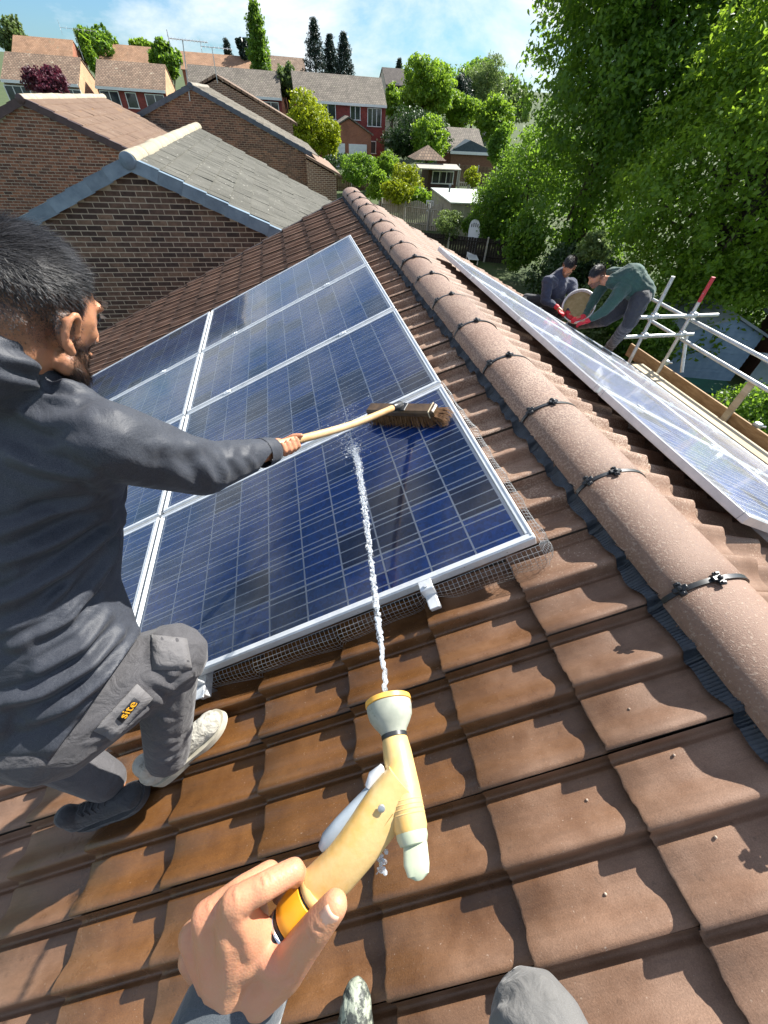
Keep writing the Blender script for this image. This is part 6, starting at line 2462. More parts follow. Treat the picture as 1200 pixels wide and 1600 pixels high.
# ------------------------------------------------------------ the man kneeling at the left with the broom
HC = sd(50, 490, .690)
HF = Vector((.33, .84, -.46)).normalized()
HU = Vector((.28, .16, 1.0))
HR = frame_from(HF, HU)
HS = 1.10
man = person_root(SLp(1.40, -.28, .03), 'man in dark fleece and grey work trousers kneeling and scrubbing with the broom')
hit, HP = head_items(HC, HR, HS)
neckb = sd(8, 600, .755)
body = list(hit)
body += ear_items(HP, HR, 1, HS) + ear_items(HP, HR, -1, HS)
body.append(('c', HP(0, -.035, -.05), .056 * HS, neckb, .064))
# joints
shR = sd(168, 690, .760)
shL = sd(-95, 600, .98)
elR = sd(318, 732, .985)
wrR = sd(424, 704, 1.200)
chest = sd(66, 722, .86)
waist = sd(60, 930, .915)
pelv = sd(40, 1085, .97)
hipR = sd(84, 1122, .975)
hipL = sd(-40, 1080, 1.06)
knR = sd(262, 1030, 1.085)
anR = sd(262, 1192, 1.255)
knL = sd(60, 1165, 1.22)
anL = sd(176, 1226, 1.315)
elL = sd(-20, 760, 1.22)
wrL = sd(90, 820, 1.30)
body += [('c', chest, .13, waist, .125), ('c', waist, .125, pelv, .13), ('c', neckb, .06, chest, .10), ('c', shR, .05, elR, .042), ('c', elR, .040, wrR, .028), ('c', shL, .05, elL, .04), ('c', elL, .04, wrL, .028), ('c', chest, .1, shR, .05), ('c', chest, .1, shL, .05),
         ('c', hipR, .085, knR, .058), ('c', knR, .055, anR, .04), ('c', hipL, .085, knL, .055), ('c', knL, .05, anL, .04)]
# right hand closed on the broom handle
hdir2 = (hpts[1] - hpts[0]).normalized()          # from broom head to hand and beyond
gr = HANDP
fa = (wrR - gr).normalized()
hx = hdir2.cross(fa).normalized()
hy = hx.cross(hdir2).normalized()                 # from the handle towards the wrist
palm = gr + hy * .034
body.append(('c', wrR, .027, palm + hy * .01, .030))
body.append(('e', palm, (.016, .034, .040), Matrix((hx, hy, hdir2)).transposed()))
hand_items = []
for i in range(4):
    o_ = hdir2 * (-.030 + .020 * i)
    ln = (.92, 1.0, .96, .8)[i]
    up_ = -VIEW
    k0 = palm + o_ + hx * .006 - hy * .004
    k1 = gr + o_ + hx * .026 * ln + hy * .008
    k2 = gr + o_ + hx * .018 * ln - hy * .019
    k3 = gr + o_ - hx * .010 * ln - hy * .020
    finger(hand_items, [k0, k1, k2, k3], [.0105, .0100, .0090, .0075])
th0 = palm - hdir2 * .025 - hx * .008
finger(hand_items, [th0, gr - hdir2 * .046 - hx * .014 + hy * .006, gr - hdir2 * .060 - hx * .010 - hy * .014], [.012, .0105, .0085])
body += hand_items
bme = blend('body', body, .0042, 3)
RIh = np.array(HR)
co, no = mesh_np(bme)
lo = (co - np.array(HC)) @ RIh / HS
# scalp hair tone: full above the hairline, fading through the cropped sides; beard along the jaw
x_, y_, z_ = lo[:, 0], lo[:, 1], lo[:, 2]
near = (np.linalg.norm(lo, axis=1) < .17)
hairline = .058 - .25 * np.clip(y_ - .02, -.05, .1)
top_ = sstep(z_, .035, .075) * sstep(.085 - y_, 0, .02)
side_ = sstep(z_, -.085, .015) * sstep(.028 - y_, -.004, .03) * .92
beard_ = sstep(-.012 - z_, 0, .03) * sstep(y_, -.008, .016) * sstep(.104 - y_, 0, .02) * .85
burn = sstep(y_, -.002, .008) * sstep(.028 - y_, 0, .012) * sstep(.06 - z_, 0, .02) * sstep(z_, -.05, -.03) * .7
ear_m = (np.abs(x_) > .0795) & (np.abs(z_ + .004) < .043) & (y_ < .012) & (y_ > -.05)
sh = np.maximum.reduce([top_, side_, beard_, burn]) * near
sh[ear_m] = 0
neckm = (z_ < -.075) & (y_ < .03)
sh[neckm] *= .5
shade_attr(bme, sh)
bo = add_part(man, bme, 'body', M_SKIN)


def hair_region(l):
    x, y, z = l[:, 0], l[:, 1], l[:, 2]
    m = sstep(z, .040, .062) * sstep(.088 - y - .25 * np.clip(.085 - z, 0, .1), 0, .012)
    return m * (np.linalg.norm(l, axis=1) < .16)


def hair_dir(l):
    d = np.stack([l[:, 0] * 2.0, np.full(len(l), 1.0), -.25 + 0 * l[:, 0] - 3.0 * np.clip(l[:, 1], 0, .1)], 1)
    return d


V, F = strands(bme, HC, HR, HS, hair_region, 42000, lambda l: .012 + .020 * sstep(l[:, 2], .055, .10), .00062, 1, hair_dir, .22)
o = link('hair', np_mesh('hair', V, F, M_HAIR, True))
worldpart(o, man)
tag(o, kind='stuff')


def fade_region(l):
    x, y, z = l[:, 0], l[:, 1], l[:, 2]
    m = sstep(z, -.05, .03) * sstep(.030 - y, 0, .02) * sstep(.075 - z, 0, .02)
    m = m * (np.linalg.norm(l, axis=1) < .16)
    e = (np.abs(x) > .0785) & (np.abs(z + .004) < .043) & (y < .012) & (y > -.05)
    return m * ~e


V, F = strands(bme, HC, HR, HS, fade_region, 20000, lambda l: .0025 + .009 * sstep(l[:, 2], .0, .06), .0009, 2, lambda l: np.stack([l[:, 0] * 0, np.full(len(l), .5), np.full(len(l), -.6)], 1), .3, 2)
o = link('cropped_hair', np_mesh('cropped_hair', V, F, M_HAIR, True))
worldpart(o, man)
tag(o, kind='stuff')


def beard_region(l):
    x, y, z = l[:, 0], l[:, 1], l[:, 2]
    m = sstep(-.018 - z, 0, .02) * sstep(y, .0, .016) * sstep(.116 - y, 0, .02) * sstep(z, -.145, -.12)
    mouth = (np.abs(x) < .024) & (np.abs(z + .060) < .012)
    side = sstep(y, -.002, .008) * sstep(.026 - y, 0, .012) * sstep(.045 - z, 0, .02) * sstep(z, -.05, -.03)
    m = np.maximum(m, side * .6) * (np.linalg.norm(l, axis=1) < .17)
    e = (np.abs(x) > .0785) & (np.abs(z + .004) < .043) & (y < .012)
    return m * ~mouth * ~e


V, F = strands(bme, HC, HR, HS, beard_region, 17000, lambda l: .007 + .011 * sstep(-l[:, 2], .05, .10), .0007, 3, lambda l: np.stack([l[:, 0] * 2, np.full(len(l), .45), np.full(len(l), -1.0)], 1), .5, 2)
o = link('beard', np_mesh('beard', V, F, M_BEARD, True))
worldpart(o, man)
tag(o, kind='stuff')
brow = MB()
for sg in (-1, 1):
    for i in range(70):
        f_ = rng.random()
        p = HP(sg * (.018 + .036 * f_), .0985 - .022 * f_ ** 2, .038 + .006 * math.sin(f_ * 2.6) + rng.gauss(0, .0018))
        q = p + HR @ Vector((sg * .008, -.002, .003 * (1 - f_))) * HS + HR @ Vector((0, .004, 0))
        brow.tube([p - HR @ Vector((0, .003, 0)), q], [.0006, .0003], 3, cap=False)
wpart(brow, 'eyebrows', M_BEARD, man)
for sg in (-1, 1):
    wpart(MB().lathe([(-.011, .002), (-.008, .008), (0, .0115), (.008, .008), (.011, .002)], HP(sg * .031, .084, .018), HR @ Vector((sg * .2, 1, -.1)), 14), 'eye', M_EYE, man, True)
    ls = MB()
    for i in range(16):
        f_ = i / 15
        p = HP(sg * (.020 + .024 * f_), .0955 - .010 * f_, .0215 - .003 * f_)
        ls.tube([p, p + HR @ Vector((sg * .004, .010, .003))], [.0005, .0002], 3, cap=False)
    wpart(ls, 'eyelashes', M_BEARD, man)

# fleece: torso, sleeves, collar
tw = (shR - shL)
shirt = [('c', chest, .165, waist, .162), ('c', waist, .162, pelv + (waist - pelv) * .15, .172),
         ('c', shR + (chest - shR) * .10, .078, chest, .165), ('c', shL, .078, chest, .165),
         ('c', shR, .082, elR, .072), ('c', elR, .070, wrR + (elR - wrR) * .06, .041),
         ('c', shL, .076, elL, .058), ('c', elL, .058, wrL, .038),
         ('c', neckb, .092, chest + (neckb - chest) * .3, .14), ('c', neckb, .085, shR, .070), ('c', neckb, .085, shL, .070), ('c', neckb, .098, HP(0, -.072, -.078), .074),
         ('c', waist, .165, sd(120, 1040, .96), .150), ('c', pelv, .165, sd(110, 1100, .98), .150), ('c', sd(150, 1000, .95), .085, sd(170, 1080, .98), .080)]
sme = blend('fleece', shirt, .0062, 7)
# folds: traced on the cloth as ridge lines
bv = BVHTree.FromPolygons([v.co.copy() for v in sme.vertices], [list(p.vertices) for p in sme.polygons])


def on_cloth(bvh, pts):
    out = []
    for x, y in pts:
        d = sight(x, y).normalized()
        h = bvh.ray_cast(cL, d)
        if h[0] is not None:
            out.append(tuple(h[0]))
    return out


FOLDS = [([(203, 782), (150, 782), (80, 800), (0, 835)], 0.0175, 0.0120), ([(200, 792), (150, 812), (80, 850), (0, 880)], 0.0158, 0.0120),
         ([(196, 805), (160, 840), (100, 890), (30, 930), (-20, 950)], 0.0175, 0.0130), ([(192, 820), (175, 870), (140, 920), (90, 970), (20, 1010)], 0.0158, 0.0130),
         ([(200, 850), (196, 900), (170, 960), (130, 1010), (60, 1050)], 0.0140, 0.0130), ([(222, 930), (190, 990), (140, 1040), (60, 1085), (0, 1100)], 0.0175, 0.0140),
         ([(215, 985), (170, 1050), (110, 1100), (40, 1130)], 0.0158, 0.0130), ([(120, 900), (70, 960), (0, 990)], 0.0105, 0.0110), ([(170, 900), (120, 960), (70, 990)], 0.0105, 0.0100),
         ([(236, 650), (238, 700), (228, 760)], 0.0035, 0.0090), ([(262, 700), (275, 740), (300, 762)], 0.0062, 0.0165), ([(300, 690), (318, 730), (338, 758)], 0.0062, 0.0150),
         ([(330, 688), (345, 720), (352, 752)], 0.0053, 0.0135), ([(360, 690), (362, 715), (380, 738)], 0.0044, 0.0120), ([(390, 690), (388, 712), (400, 728)], 0.0035, 0.0105),
         ([(240, 690), (290, 700), (330, 690)], 0.0053, 0.0150), ([(0, 560), (50, 570), (100, 600), (140, 610)], 0.0123, 0.0100), ([(0, 590), (60, 600), (110, 625)], 0.0105, 0.0100),
         ([(0, 640), (70, 660), (130, 650)], 0.0070, 0.0140), ([(0, 700), (60, 730), (140, 745), (190, 770)], 0.0105, 0.0140), ([(210, 780), (260, 770), (320, 768)], 0.0088, 0.0100)]
co, no = mesh_np(sme)
for pts, A, w in FOLDS:
    q = on_cloth(bv, pts)
    if len(q) > 1:
        co = fold(co, no, q, A, w)
set_np(sme, co)
bmc = bmesh.new()
bmc.from_mesh(sme)
hA_, hB_, hC_ = sd(236, 968, .95), sd(84, 1178, .93), sd(150, 1085, 1.3)
hn = (hB_ - hA_).cross(hC_ - hA_).normalized()
if hn.dot(knR - hA_) < 0:
    hn = -hn
bmesh.ops.bisect_plane(bmc, geom=list(bmc.verts) + list(bmc.edges) + list(bmc.faces), plane_co=hA_, plane_no=hn, clear_outer=True)
bmc.to_mesh(sme)
bmc.free()
so_ = add_part(man, sme, 'fleece', M_SHIRT)
md = so_.modifiers.new('t', 'SOLIDIFY')
md.thickness = .006
md.offset = -1
# stand-up collar
col = MB()
ca = (HP(0, -.03, -.06) - neckb).normalized()
ring = []
for f_, r_ in ((-.035, .112), (.005, .102), (.045, .094), (.066, .092), (.067, .088), (.045, .088), (.005, .094)):
    row = []
    for k in range(33):
        a = 2 * math.pi * k / 32
        e1 = ca.orthogonal().normalized()
        e2 = ca.cross(e1)
        row.append(neckb + ca * (f_ + .010 * math.sin(a * 3 + 1)) + (e1 * math.cos(a) + e2 * math.sin(a)) * (r_ * (1 + .04 * math.sin(a * 5))))
    ring.append(row)
col.grid(ring)
wpart(col, 'collar', M_SHIRT, man, True)
# cuff
cd_ = (wrR - elR).normalized()
wpart(MB().lathe([(-.045, .045), (-.02, .0435), (.0, .040), (.010, .038), (.011, .034), (-.01, .033)], wrR, cd_, 24, cap=False), 'cuff', M_SHIRT, man, True)

# trousers
trs = [('c', hipR, .148, knR, .092), ('c', knR, .086, anR + (knR - anR) * .10, .066), ('c', hipL, .12, knL, .085), ('c', knL, .082, anL + (knL - anL) * .1, .062),
       ('c', pelv, .150, hipR, .140), ('c', pelv, .150, hipL, .12), ('e', knR + Vector((.015, .0, .01)), (.095, .090, .098), None)]
tme = blend('trousers', trs, .0058, 5)
bv2 = BVHTree.FromPolygons([v.co.copy() for v in tme.vertices], [list(p.vertices) for p in tme.polygons])
co, no = mesh_np(tme)
for pts, A, w in [([(250, 985), (262, 1010), (268, 1040)], .004, .009), ([(272, 990), (282, 1015), (286, 1040)], .004, .009), ([(235, 1060), (270, 1075), (300, 1050)], .008, .010),
                  ([(235, 1090), (262, 1100), (312, 1090)], .008, .010), ([(225, 1120), (262, 1130), (305, 1115)], .007, .010), ([(215, 1150), (262, 1160), (300, 1140)], .007, .010),
                  ([(220, 1175), (255, 1190), (285, 1175)], .006, .009), ([(140, 1160), (190, 1140), (230, 1110)], .006, .010), ([(180, 1200), (205, 1210), (225, 1225)], .006, .009)]:
    q = on_cloth(bv2, pts)
    if len(q) > 1:
        co = fold(co, no, q, A, w)
set_np(tme, co)
add_part(man, tme, 'trousers', M_TROUS)


def patch(bvh, outline, off, thick, name, mat, root, sub=5):
    """cloth patch that lies on a garment: outline given as quad corners by sight lines"""
    (ax, ay), (bx, by_), (cx, cy), (dx, dy) = outline
    rows_ = []
    for i in range(sub + 1):
        row = []
        f_ = i / sub
        for j in range(sub + 1):
            g_ = j / sub
            x = (ax * (1 - g_) + bx * g_) * (1 - f_) + (dx * (1 - g_) + cx * g_) * f_
            y = (ay * (1 - g_) + by_ * g_) * (1 - f_) + (dy * (1 - g_) + cy * g_) * f_
            d = sight(x, y).normalized()
            h = bvh.ray_cast(cL, d)
            if h[0] is None:
                return None
            row.append(h[0] + h[1] * off)
        rows_.append(row)
    mb = MB().grid(rows_)
    o = mb.build(name, mat, None, True)
    md = o.modifiers.new('t', 'SOLIDIFY')
    md.thickness = thick
    worldpart(o, root)
    return o


bv2 = BVHTree.FromPolygons([v.co.copy() for v in tme.vertices], [list(p.vertices) for p in tme.polygons])
patch(bv2, [(236, 992), (292, 998), (300, 1046), (238, 1046)], .0025, .003, 'pocket_flap', M_TROUS2, man)
patch(bv2, [(146, 1140), (214, 1068), (238, 1090), (176, 1156)], .0025, .004, 'pocket', M_TROUS2, man)
patch(bv2, [(181, 1120), (209, 1088), (217, 1094), (189, 1126)], .007, .0015, 'logo_patch', M_LOGOB, man)
# the amber lettering on the pocket tab
lt = bpy.data.curves.new('lettering', 'FONT')
lt.body = 'site'
lt.size = .030
lt.extrude = .0006
lt.align_x = 'CENTER'
lt.align_y = 'CENTER'
lo_ = bpy.data.objects.new('lettering', lt)
COL.objects.link(lo_)
h = bv2.ray_cast(cL, sight(199, 1106).normalized())
if h[0] is not None:
    h2 = bv2.ray_cast(cL, sight(208, 1094).normalized())
    xd = (h2[0] - h[0]).normalized()
    nz2 = h[1]
    xd = (xd - nz2 * xd.dot(nz2)).normalized()
    yd = nz2.cross(xd)
    lo_.matrix_world = frame4(Matrix((xd, yd, nz2)).transposed(), h[0] + nz2 * .0095)
    bpy.context.view_layer.update()
    dg = bpy.context.evaluated_depsgraph_get()
    lme = bpy.data.meshes.new_from_object(lo_.evaluated_get(dg))
    mw = lo_.matrix_world.copy()
    bpy.data.objects.remove(lo_)
    lme.transform(mw)
    add_part(man, lme, 'lettering', M_LOGO)


def shoe(root, heel, toe, up, w=.050, name='shoe', mat=None, solem=None, seed=0, lacem=None):
    """low work shoe with sole, toe cap, laces and tongue"""
    heel, toe = Vector(heel), Vector(toe)
    f = (toe - heel)
    L = f.length
    f.normalize()
    u = Vector(up)
    u = (u - f * u.dot(f)).normalized()
    s = f.cross(u)
    R = Matrix((s, f, u)).transposed()
    P = lambda x, y, z: heel + s * (x * w) + f * (y * L) + u * z
    it = [('e', P(0, .14, .050), (w * .78, L * .15, .045), R), ('c', P(0, .15, .045), w * .72, P(0, .5, .042), w * .78), ('c', P(0, .5, .040), w * .80, P(0.05, .80, .032), w * .74),
          ('e', P(.03, .84, .030), (w * .86, L * .16, .032), R), ('c', P(0, .16, .06), w * .70, P(0, .20, .105), w * .66), ('c', P(0, .30, .075), w * .55, P(0, .58, .055), w * .55)]
    me = blend(name, it, .0045, 4)
    o = add_part(root, me, name, mat or M_SHOE)
    mb = MB()
    prof_ = [(-.62, .05), (-.78, .2), (-.74, .45), (-.92, .72), (-.78, .93), (-.25, 1.02), (.35, 1.01), (.86, .9), (.98, .7), (.80, .45), (.80, .2), (.6, .04), (0, -.01)]
    for _ in range(2):
        q_ = []
        for i_ in range(len(prof_)):
            (xa1, ya1), (xb1, yb1) = prof_[i_], prof_[(i_ + 1) % len(prof_)]
            q_ += [(xa1 * .75 + xb1 * .25, ya1 * .75 + yb1 * .25), (xa1 * .25 + xb1 * .75, ya1 * .25 + yb1 * .75)]
        prof_ = q_
    n = len(prof_)
    vs = [P(x * 1.06, y, -.004) for x, y in prof_] + [P(x * 1.08, y, .020 if y > .3 else .026) for x, y in prof_]
    mb.add(vs, [tuple(range(n)), tuple(range(2 * n - 1, n - 1, -1))] + [(i, (i + 1) % n, (i + 1) % n + n, i + n) for i in range(n)])
    so = mb.build('sole', solem or M_SOLE, o, 40)
    so.matrix_parent_inverse = o.matrix_world.inverted() if False else Matrix.Identity(4)
    for i in range(5):
        y = .36 + i * .065
        z = .094 - i * .0075
        lc = MB().tube([P(-.42, y, z - .006), P(-.2, y + .03, z + .012), P(.2, y + .005, z + .012), P(.42, y + .035, z - .006)], .0028, 6)
        lc.build('lace', lacem or (M_BLACKT if mat is M_BLACKT else M_SOLE), o, True)
    return o


ftoe, fheel = SLp(.985, -.105, .075), SLp(1.265, -.290, .055)
hh_ = sight(238, 1226)
n_ = Vector((-ST, 0, CT))


def on_roof(x, y, h):
    d = sight(x, y)
    return cL + d * (((SLp(0, 0, h) - cL).dot(n_)) / d.dot(n_))


shoe(man, on_roof(243, 1222, .055), on_roof(352, 1118, .060), n_ + Vector((-.45, -.1, .2)), .054)
shoe(man, on_roof(128, 1285, .05), on_roof(232, 1236, .045), n_, .050, mat=M_BLACKT, solem=M_BLACKT)  # left shoe coloured black to stand for the shadow it sits in

# ------------------------------------------------------------ the photographer: hand, sleeve, boot and knee
me_root = person_root(SLp(.80, -.92, .03), 'person behind the camera: hand on the spray gun, boot and knee showing')
wr0 = sd(366, 1572, .372)
hb = []
kn_i = sd(366, 1412, .336)     # index knuckle
kn_m = sd(322, 1432, .346)
kn_r = sd(300, 1462, .362)
kn_p = sd(296, 1498, .380)
th_b = sd(444, 1514, .352)     # thumb base
cgrip = c0 + hdir * .018
# back of the hand and wrist
hb += [('c', kn_i, .0135, wr0 + (kn_i - wr0) * .12, .0255), ('c', kn_m, .0135, wr0, .0255), ('c', kn_r, .0125, wr0 - SIDE * .004, .0245), ('c', kn_p, .0110, wr0 + VIEW * .01, .0235),
       ('c', wr0 + (kn_m - wr0) * .45, .0215, sd(398, 1482, .354), .0195), ('c', sd(415, 1492, .356), .0165, th_b, .0165), ('c', wr0, .0255, th_b, .0185),
       ('c', kn_i, .0130, sd(398, 1466, .350), .0155)]
wrx = wr0 + (sd(286, 1770, .33) - wr0).normalized() * .12
hb.append(('c', wr0, .0265, wrx, .030))
hb.append(('e', sd(378, 1486, .356), (.038, .050, .017), Matrix((SIDE, (kn_m - wr0).normalized(), VIEW)).transposed()))
hb.append(('c', sd(420, 1490, .350), .016, sd(455, 1500, .346), .017))
# index finger over the connector, the others wrapped behind it
finger(hb, [kn_i, sd(414, 1385, .340), sd(458, 1361, .352), sd(470, 1374, .384), sd(462, 1394, .402)], [.0135, .0116, .0106, .0092, .0078])
finger(hb, [kn_m, sd(372, 1394, .352), sd(420, 1364, .368), sd(438, 1378, .398), sd(436, 1400, .412)], [.0132, .0114, .0104, .0090, .0078])
finger(hb, [kn_r, sd(342, 1424, .368), sd(384, 1396, .386), sd(404, 1410, .410), sd(410, 1432, .418)], [.0122, .0106, .0098, .0086, .0075])
finger(hb, [kn_p, sd(330, 1462, .384), sd(364, 1438, .400), sd(386, 1448, .414), sd(398, 1464, .420)], [.0106, .0094, .0088, .0078, .0068])
# thumb laid along the other side
finger(hb, [th_b, sd(474, 1476, .338), sd(500, 1442, .329), sd(523, 1414, .326)], [.0185, .0150, .0132, .0114])
hme = blend('body', hb, .0021, 9)
# knuckle creases and tendons
bvh_ = BVHTree.FromPolygons([v.co.copy() for v in hme.vertices], [list(p.vertices) for p in hme.polygons])
co, no = mesh_np(hme)
for pts, A, w in [([(482, 1458), (490, 1466)], -.0012, .0016), ([(490, 1447), (502, 1456)], -.0013, .0015), ([(486, 1453), (496, 1461)], -.0010, .0014), ([(404, 1372), (410, 1384)], -.0012, .0016), ([(412, 1364), (420, 1376)], -.0012, .0016),
                  ([(372, 1405), (382, 1470), (378, 1540)], .0016, .006), ([(335, 1428), (352, 1490), (362, 1550)], .0014, .006), ([(425, 1540), (455, 1530), (470, 1500)], -.0015, .003), ([(418, 1550), (445, 1545)], -.0012, .0025),
                  ([(372, 1398), (366, 1402)], .0022, .008), ([(330, 1420), (326, 1424)], .0022, .008)]:
    q = on_cloth(bvh_, pts)
    if len(q) > 1:
        co = fold(co, no, q, A, w)
set_np(hme, co)
shade_attr(hme, np.zeros(len(co)))
add_part(me_root, hme, 'body', M_SKIN_H)
# thumb nail
td = (sd(524, 1412, .326) - sd(500, 1440, .329)).normalized()
tn = (-VIEW - td * (-VIEW).dot(td)).normalized()
tn = (tn + td.cross(tn) * -.25).normalized()
ts = td.cross(tn)
nb = sd(519, 1418, .3265) + tn * .0106
nl = []
for i in range(6):
    y = -.0075 + .0030 * i
    wv = .0072 * (1 - .12 * (i == 5) - .25 * (i == 0))
    nl.append([nb + td * y + ts * (wv * k) + tn * (.0008 - .0030 * k * k) for k in (-1, -.6, -.2, .2, .6, 1)])
M_NAIL = pbr('nail', (0.72, 0.42, 0.30), rough=.25)
o = MB().grid(nl).build('thumb_nail', M_NAIL, None, True)
md = o.modifiers.new('t', 'SOLIDIFY')
md.thickness = .0012
worldpart(o, me_root)
# sleeve
sdv = (wrx - wr0).normalized()
M_SLEEVE = cloth_mat('blue_grey_sleeve', (0.026, 0.036, 0.046), (0.050, 0.064, 0.076), wr=.25, wscale=40, sheen=.3, weave=1400)
s0 = wr0 - sdv * .036
sv = MB().lathe([(.012, .0445), (.004, .0460), (-.001, .0455), (-.002, .0425), (.012, .0415)], s0, sdv, 32, cap=False)
sv.lathe([(.010, .0450), (.05, .047), (.12, .050), (.30, .062)], s0, sdv, 32, cap=False)
wpart(sv, 'sleeve', M_SLEEVE, me_root, True)
# knee in grey trousers and the boot
kk = sd(845, 1628, .60)
trm = blend('trouser_leg', [('c', kk, .080, sd(905, 1780, .56), .090), ('c', kk, .070, sd(800, 1690, .95), .060), ('e', sd(850, 1612, .60), (.058, .055, .05), None)], .005, 6)
bv3 = BVHTree.FromPolygons([v.co.copy() for v in trm.vertices], [list(p.vertices) for p in trm.polygons])
co, no = mesh_np(trm)
for pts, A, w in [([(770, 1590), (800, 1575), (830, 1570)], .005, .010), ([(765, 1600), (790, 1590), (820, 1596)], .005, .009), ([(860, 1560), (880, 1580), (890, 1600)], .003, .008)]:
    q = on_cloth(bv3, pts)
    if len(q) > 1:
        co = fold(co, no, q, A, w)
set_np(trm, co)
M_KNEE = cloth_mat('faded_grey_trousers', (0.085, 0.082, 0.076), (0.14, 0.134, 0.124), wr=.35, wscale=30, weave=1200)
add_part(me_root, trm, 'trouser_leg', M_KNEE)
M_BOOT = cloth_mat('scuffed_boot', (0.022, 0.028, 0.022), (0.05, 0.056, 0.045), rough=.45, wr=.4, wscale=40, sheen=0, speck=((0.42, 0.46, 0.36), 38, .47), scale=20)
bt = on_roof(562, 1536, .075)
bh = on_roof(545, 1800, .05)
bme2 = []
fd = (bt - bh).normalized()
sd_ = fd.cross(n_)
bme2 = [('e', bt - fd * .045 + n_ * .010, (.036, .060, .036), Matrix((sd_, fd, n_)).transposed()), ('c', bt - fd * .06 + n_ * .008, .040, bt - fd * .16 + n_ * .02, .046), ('c', bt - fd * .16 + n_ * .03, .045, bt - fd * .26 + n_ * .05, .045), ('c', bt - fd * .22 + n_ * .05, .045, bt - fd * .24 + n_ * .2, .05)]
add_part(me_root, blend('boot', bme2, .004, 4), 'boot', M_BOOT)

# ------------------------------------------------------------ the two men on the far slope
def small_man(label, head, hf, hu, joints, top, topm, legm, hands, glove, hair_c=M_HAIR, voxel=.011):
    root = person_root(joints['footR'], label)
    Rh = frame_from(hf, hu)
    it, Pq = head_items(head, Rh, 1.0)
    it += ear_items(Pq, Rh, 1, 1.0) + ear_items(Pq, Rh, -1, 1.0)
    it.append(('c', Pq(0, -.03, -.06), .055, joints['neck'], .06))
    j = joints
    it += [('c', j['neck'], .06, j['chest'], .09), ('c', j['chest'], .11, j['pelvis'], .11)]
    for sgn in 'LR':
        it += [('c', j['chest'], .08, j['sh' + sgn], .05), ('c', j['sh' + sgn], .045, j['el' + sgn], .038), ('c', j['el' + sgn], .036, j['wr' + sgn], .026),
               ('c', j['pelvis'], .1, j['hip' + sgn], .08), ('c', j['hip' + sgn], .075, j['kn' + sgn], .05), ('c', j['kn' + sgn], .048, j['foot' + sgn], .035)]
        # hands: palm, four fingers, thumb
        w_, hnd = Vector(j['wr' + sgn]), Vector(hands[sgn])
        d = (hnd - w_).normalized()
        it.append(('c', w_, .026, hnd, .030))
    bm_ = blend('body', it, .0065, 3)
    co, no = mesh_np(bm_)
    l = (co - np.array(head)) @ np.array(Rh)
    hm = (sstep(l[:, 2], .035, .06) * sstep(.085 - l[:, 1], 0, .02) + sstep(l[:, 2], -.04, .03) * sstep(.02 - l[:, 1], 0, .02) * .9).clip(0, 1)
    bd = sstep(-.02 - l[:, 2], 0, .02) * sstep(l[:, 1], 0, .016) * .8
    shade_attr(bm_, np.maximum(hm, bd) * (np.linalg.norm(l, axis=1) < .16))
    add_part(root, bm_, 'body', M_SKIN)
    V, F = strands(bm_, head, Rh, 1.0, lambda q: np.maximum(sstep(q[:, 2], .030, .05) * sstep(.09 - q[:, 1], 0, .02), sstep(q[:, 2], -.03, .0) * sstep(.012 - q[:, 1], 0, .02) * (np.abs(q[:, 0]) < .078)) * (np.linalg.norm(q, axis=1) < .16), 6000, lambda q: .010 + .018 * sstep(q[:, 2], .03, .08), .0024, 4, hair_dir, .5, 2)
    o = link('hair', np_mesh('hair', V, F, hair_c, True))
    worldpart(o, root)
    tag(o, kind='stuff')
    gl = []
    for sgn in 'LR':
        w_, hnd = Vector(j['wr' + sgn]), Vector(hands[sgn])
        d = (hnd - w_).normalized()
        side = d.cross(Vector((0, 0, 1))).normalized()
        dn = side.cross(d)
        gl.append(('c', w_ + d * .01, .033, w_ + d * .03, .034))
        gl.append(('e', hnd, (.042, .045, .022), Matrix((side, d, dn)).transposed()))
        for i in range(4):
            b0 = hnd + d * .030 + side * (-.033 + .022 * i)
            ln = (.8, 1, .97, .78)[i]
            finger(gl, [b0, b0 + d * .030 * ln + dn * .004, b0 + d * .050 * ln - dn * .014], [.0125, .0115, .010])
        b0 = hnd - d * .01 + side * .036
        finger(gl, [b0, b0 + d * .022 + side * .016, b0 + d * .045 + side * .014], [.014, .0125, .0105])
    add_part(root, blend('gloves', gl, .0055, 2), 'gloves', glove)
    tp = [('c', j['neck'], .085, j['chest'], .165), ('c', j['chest'], .168, j['pelvis'], .150)]
    for sgn in 'LR':
        tp += [('c', j['chest'], .12, j['sh' + sgn], .080), ('c', j['sh' + sgn], .078, j['el' + sgn], .064), ('c', j['el' + sgn], .062, Vector(j['wr' + sgn]).lerp(Vector(j['el' + sgn]), .12), .038)]
    tm = blend('jumper', tp, .0085, 5)
    co, no = mesh_np(tm)
    co = co + no * (.0045 * np.sin(co[:, 0] * 55 + 2.2 * np.sin(co[:, 2] * 30)) * np.sin(co[:, 1] * 38 + co[:, 2] * 45))[:, None]
    set_np(tm, co)
    add_part(root, tm, 'jumper', topm)
    lg = [('c', j['pelvis'], .135, j['hipL'], .11), ('c', j['pelvis'], .135, j['hipR'], .11)]
    for sgn in 'LR':
        lg += [('c', j['hip' + sgn], .118, j['kn' + sgn], .088), ('c', j['kn' + sgn], .086, j['foot' + sgn] + Vector((0, 0, .02)), .066)]
    lm = blend('trousers', lg, .0085, 4)
    co, no = mesh_np(lm)
    co = co + no * (.005 * np.sin(co[:, 2] * 48 + 2.0 * np.sin(co[:, 0] * 22)) * np.cos(co[:, 1] * 30))[:, None]
    set_np(lm, co)
    add_part(root, lm, 'trousers', legm)
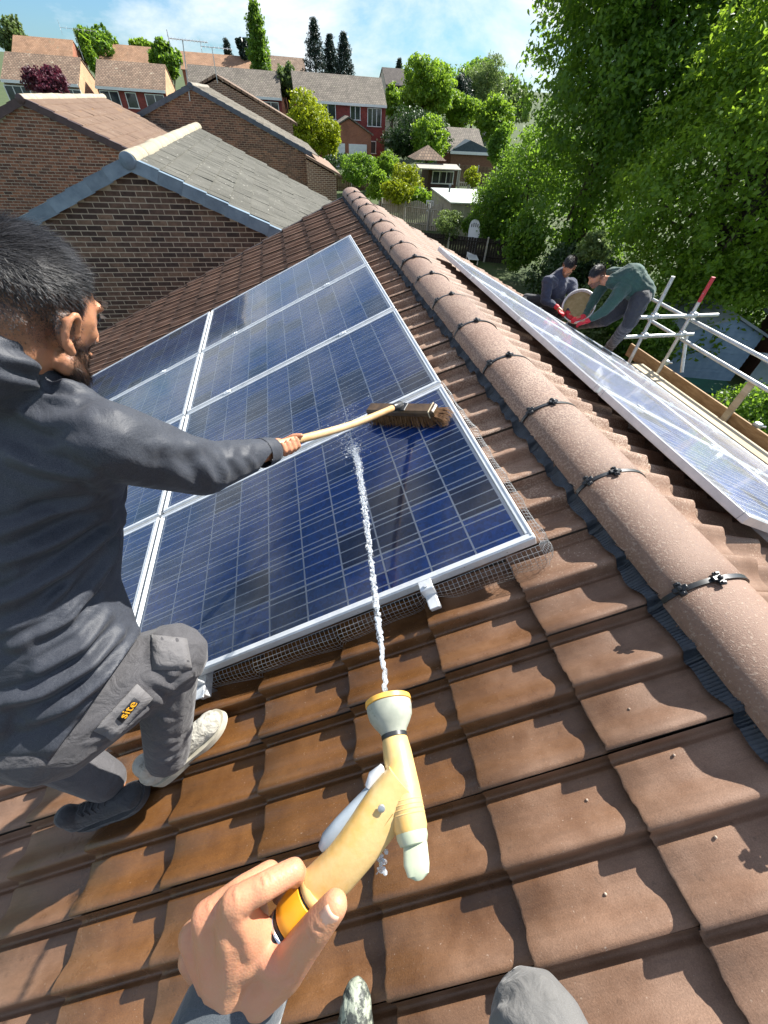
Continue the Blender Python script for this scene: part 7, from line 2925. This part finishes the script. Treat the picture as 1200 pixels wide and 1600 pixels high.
    for sgn in 'LR':
        f = j['toe' + sgn]
        fl_ = Vector((ST, 0, CT)) * -.065
        shoe(root, j['foot' + sgn] + fl_ - (f - j['foot' + sgn]).normalized() * .06, f + fl_ * .55, Vector((ST, 0, CT)), .052, mat=M_BLACKT)
    return root


def far_sd(x, y, r):
    d = sight(x, y)
    return cL + d * (r / d.length)


# man bending over in the green jumper
D = 6.35
jt = dict(neck=far_sd(957, 440, D - .05), chest=far_sd(985, 435, D), pelvis=far_sd(1003, 458, D + .05),
          shR=far_sd(962, 466, D - .22), shL=far_sd(955, 428, D + .20), elR=far_sd(944, 486, D - .28), elL=far_sd(928, 468, D + .12), wrR=far_sd(921, 500, D - .30), wrL=far_sd(913, 494, D + .0),
          hipR=far_sd(1000, 468, D - .06), hipL=far_sd(988, 470, D + .16), knR=far_sd(983, 505, D - .02), knL=far_sd(945, 500, D + .28))
jt['footR'] = SRp(3.95, 4.40, .10)
jt['toeR'] = SRp(3.72, 4.36, .07)
jt['footL'] = SRp(3.35, 4.75, .10)
jt['toeL'] = SRp(3.12, 4.65, .07)
small_man('man in bottle green jumper bending over the far panels with red gloves', far_sd(933, 432, D - .05), Vector((-.80, -.12, -.45)), Vector((-.35, .05, .85)), jt, 'jumper', M_GREENJ, M_BLACKT, dict(R=far_sd(911, 504, D - .30), L=far_sd(903, 498, D - .02)), M_REDG)
# crouching man in navy
D = 6.75
jt = dict(neck=far_sd(878, 428, D), chest=far_sd(868, 446, D + .05), pelvis=far_sd(862, 485, D + .25),
          shR=far_sd(856, 440, D - .18), shL=far_sd(893, 444, D + .12), elR=far_sd(852, 470, D - .20), elL=far_sd(896, 466, D + .02), wrR=far_sd(868, 478, D - .28), wrL=far_sd(886, 488, D - .15),
          hipR=far_sd(858, 490, D + .2), hipL=far_sd(872, 490, D + .32), knR=far_sd(868, 475, D + .02), knL=far_sd(888, 480, D + .12))
jt['footR'] = SRp(2.55, 4.95, .10)
jt['toeR'] = SRp(2.35, 4.80, .07)
jt['footL'] = SRp(2.95, 5.05, .10)
jt['toeL'] = SRp(2.78, 4.88, .07)
small_man('man crouching in navy jumper and red gloves beside the man in green', far_sd(889, 416, D - .08), Vector((-.52, -.62, -.42)), Vector((.10, .0, .9)), jt, 'jumper', M_NAVY, M_BLACKT, dict(R=far_sd(876, 486, D - .30), L=far_sd(890, 493, D - .18)), M_REDG)
# tub standing between them
tc_ = far_sd(904, 478, 6.55)
tub = empty('round_tub', tc_, 0, 'round white rimmed tub with tan inside between the two men', 'tub')
ax = (cL - tc_).normalized() + Vector((-.10, 0, .35))
ax.normalize()
M_TAN = pbr('tan_mud', [(0.26, 0.20, 0.085), (0.38, 0.30, 0.15)], rough=.8, scale=18)
wpart(MB().lathe([(-.30, .15), (-.28, .16), (0, .205), (.005, .212), (.012, .205), (.005, .196), (-.05, .19)], tc_, ax, 28, cap=False), 'shell', M_WHITE, tub, 40)
wpart(MB().lathe([(-.06, .192), (-.055, .19)], tc_, ax, 28), 'contents', M_TAN, tub)
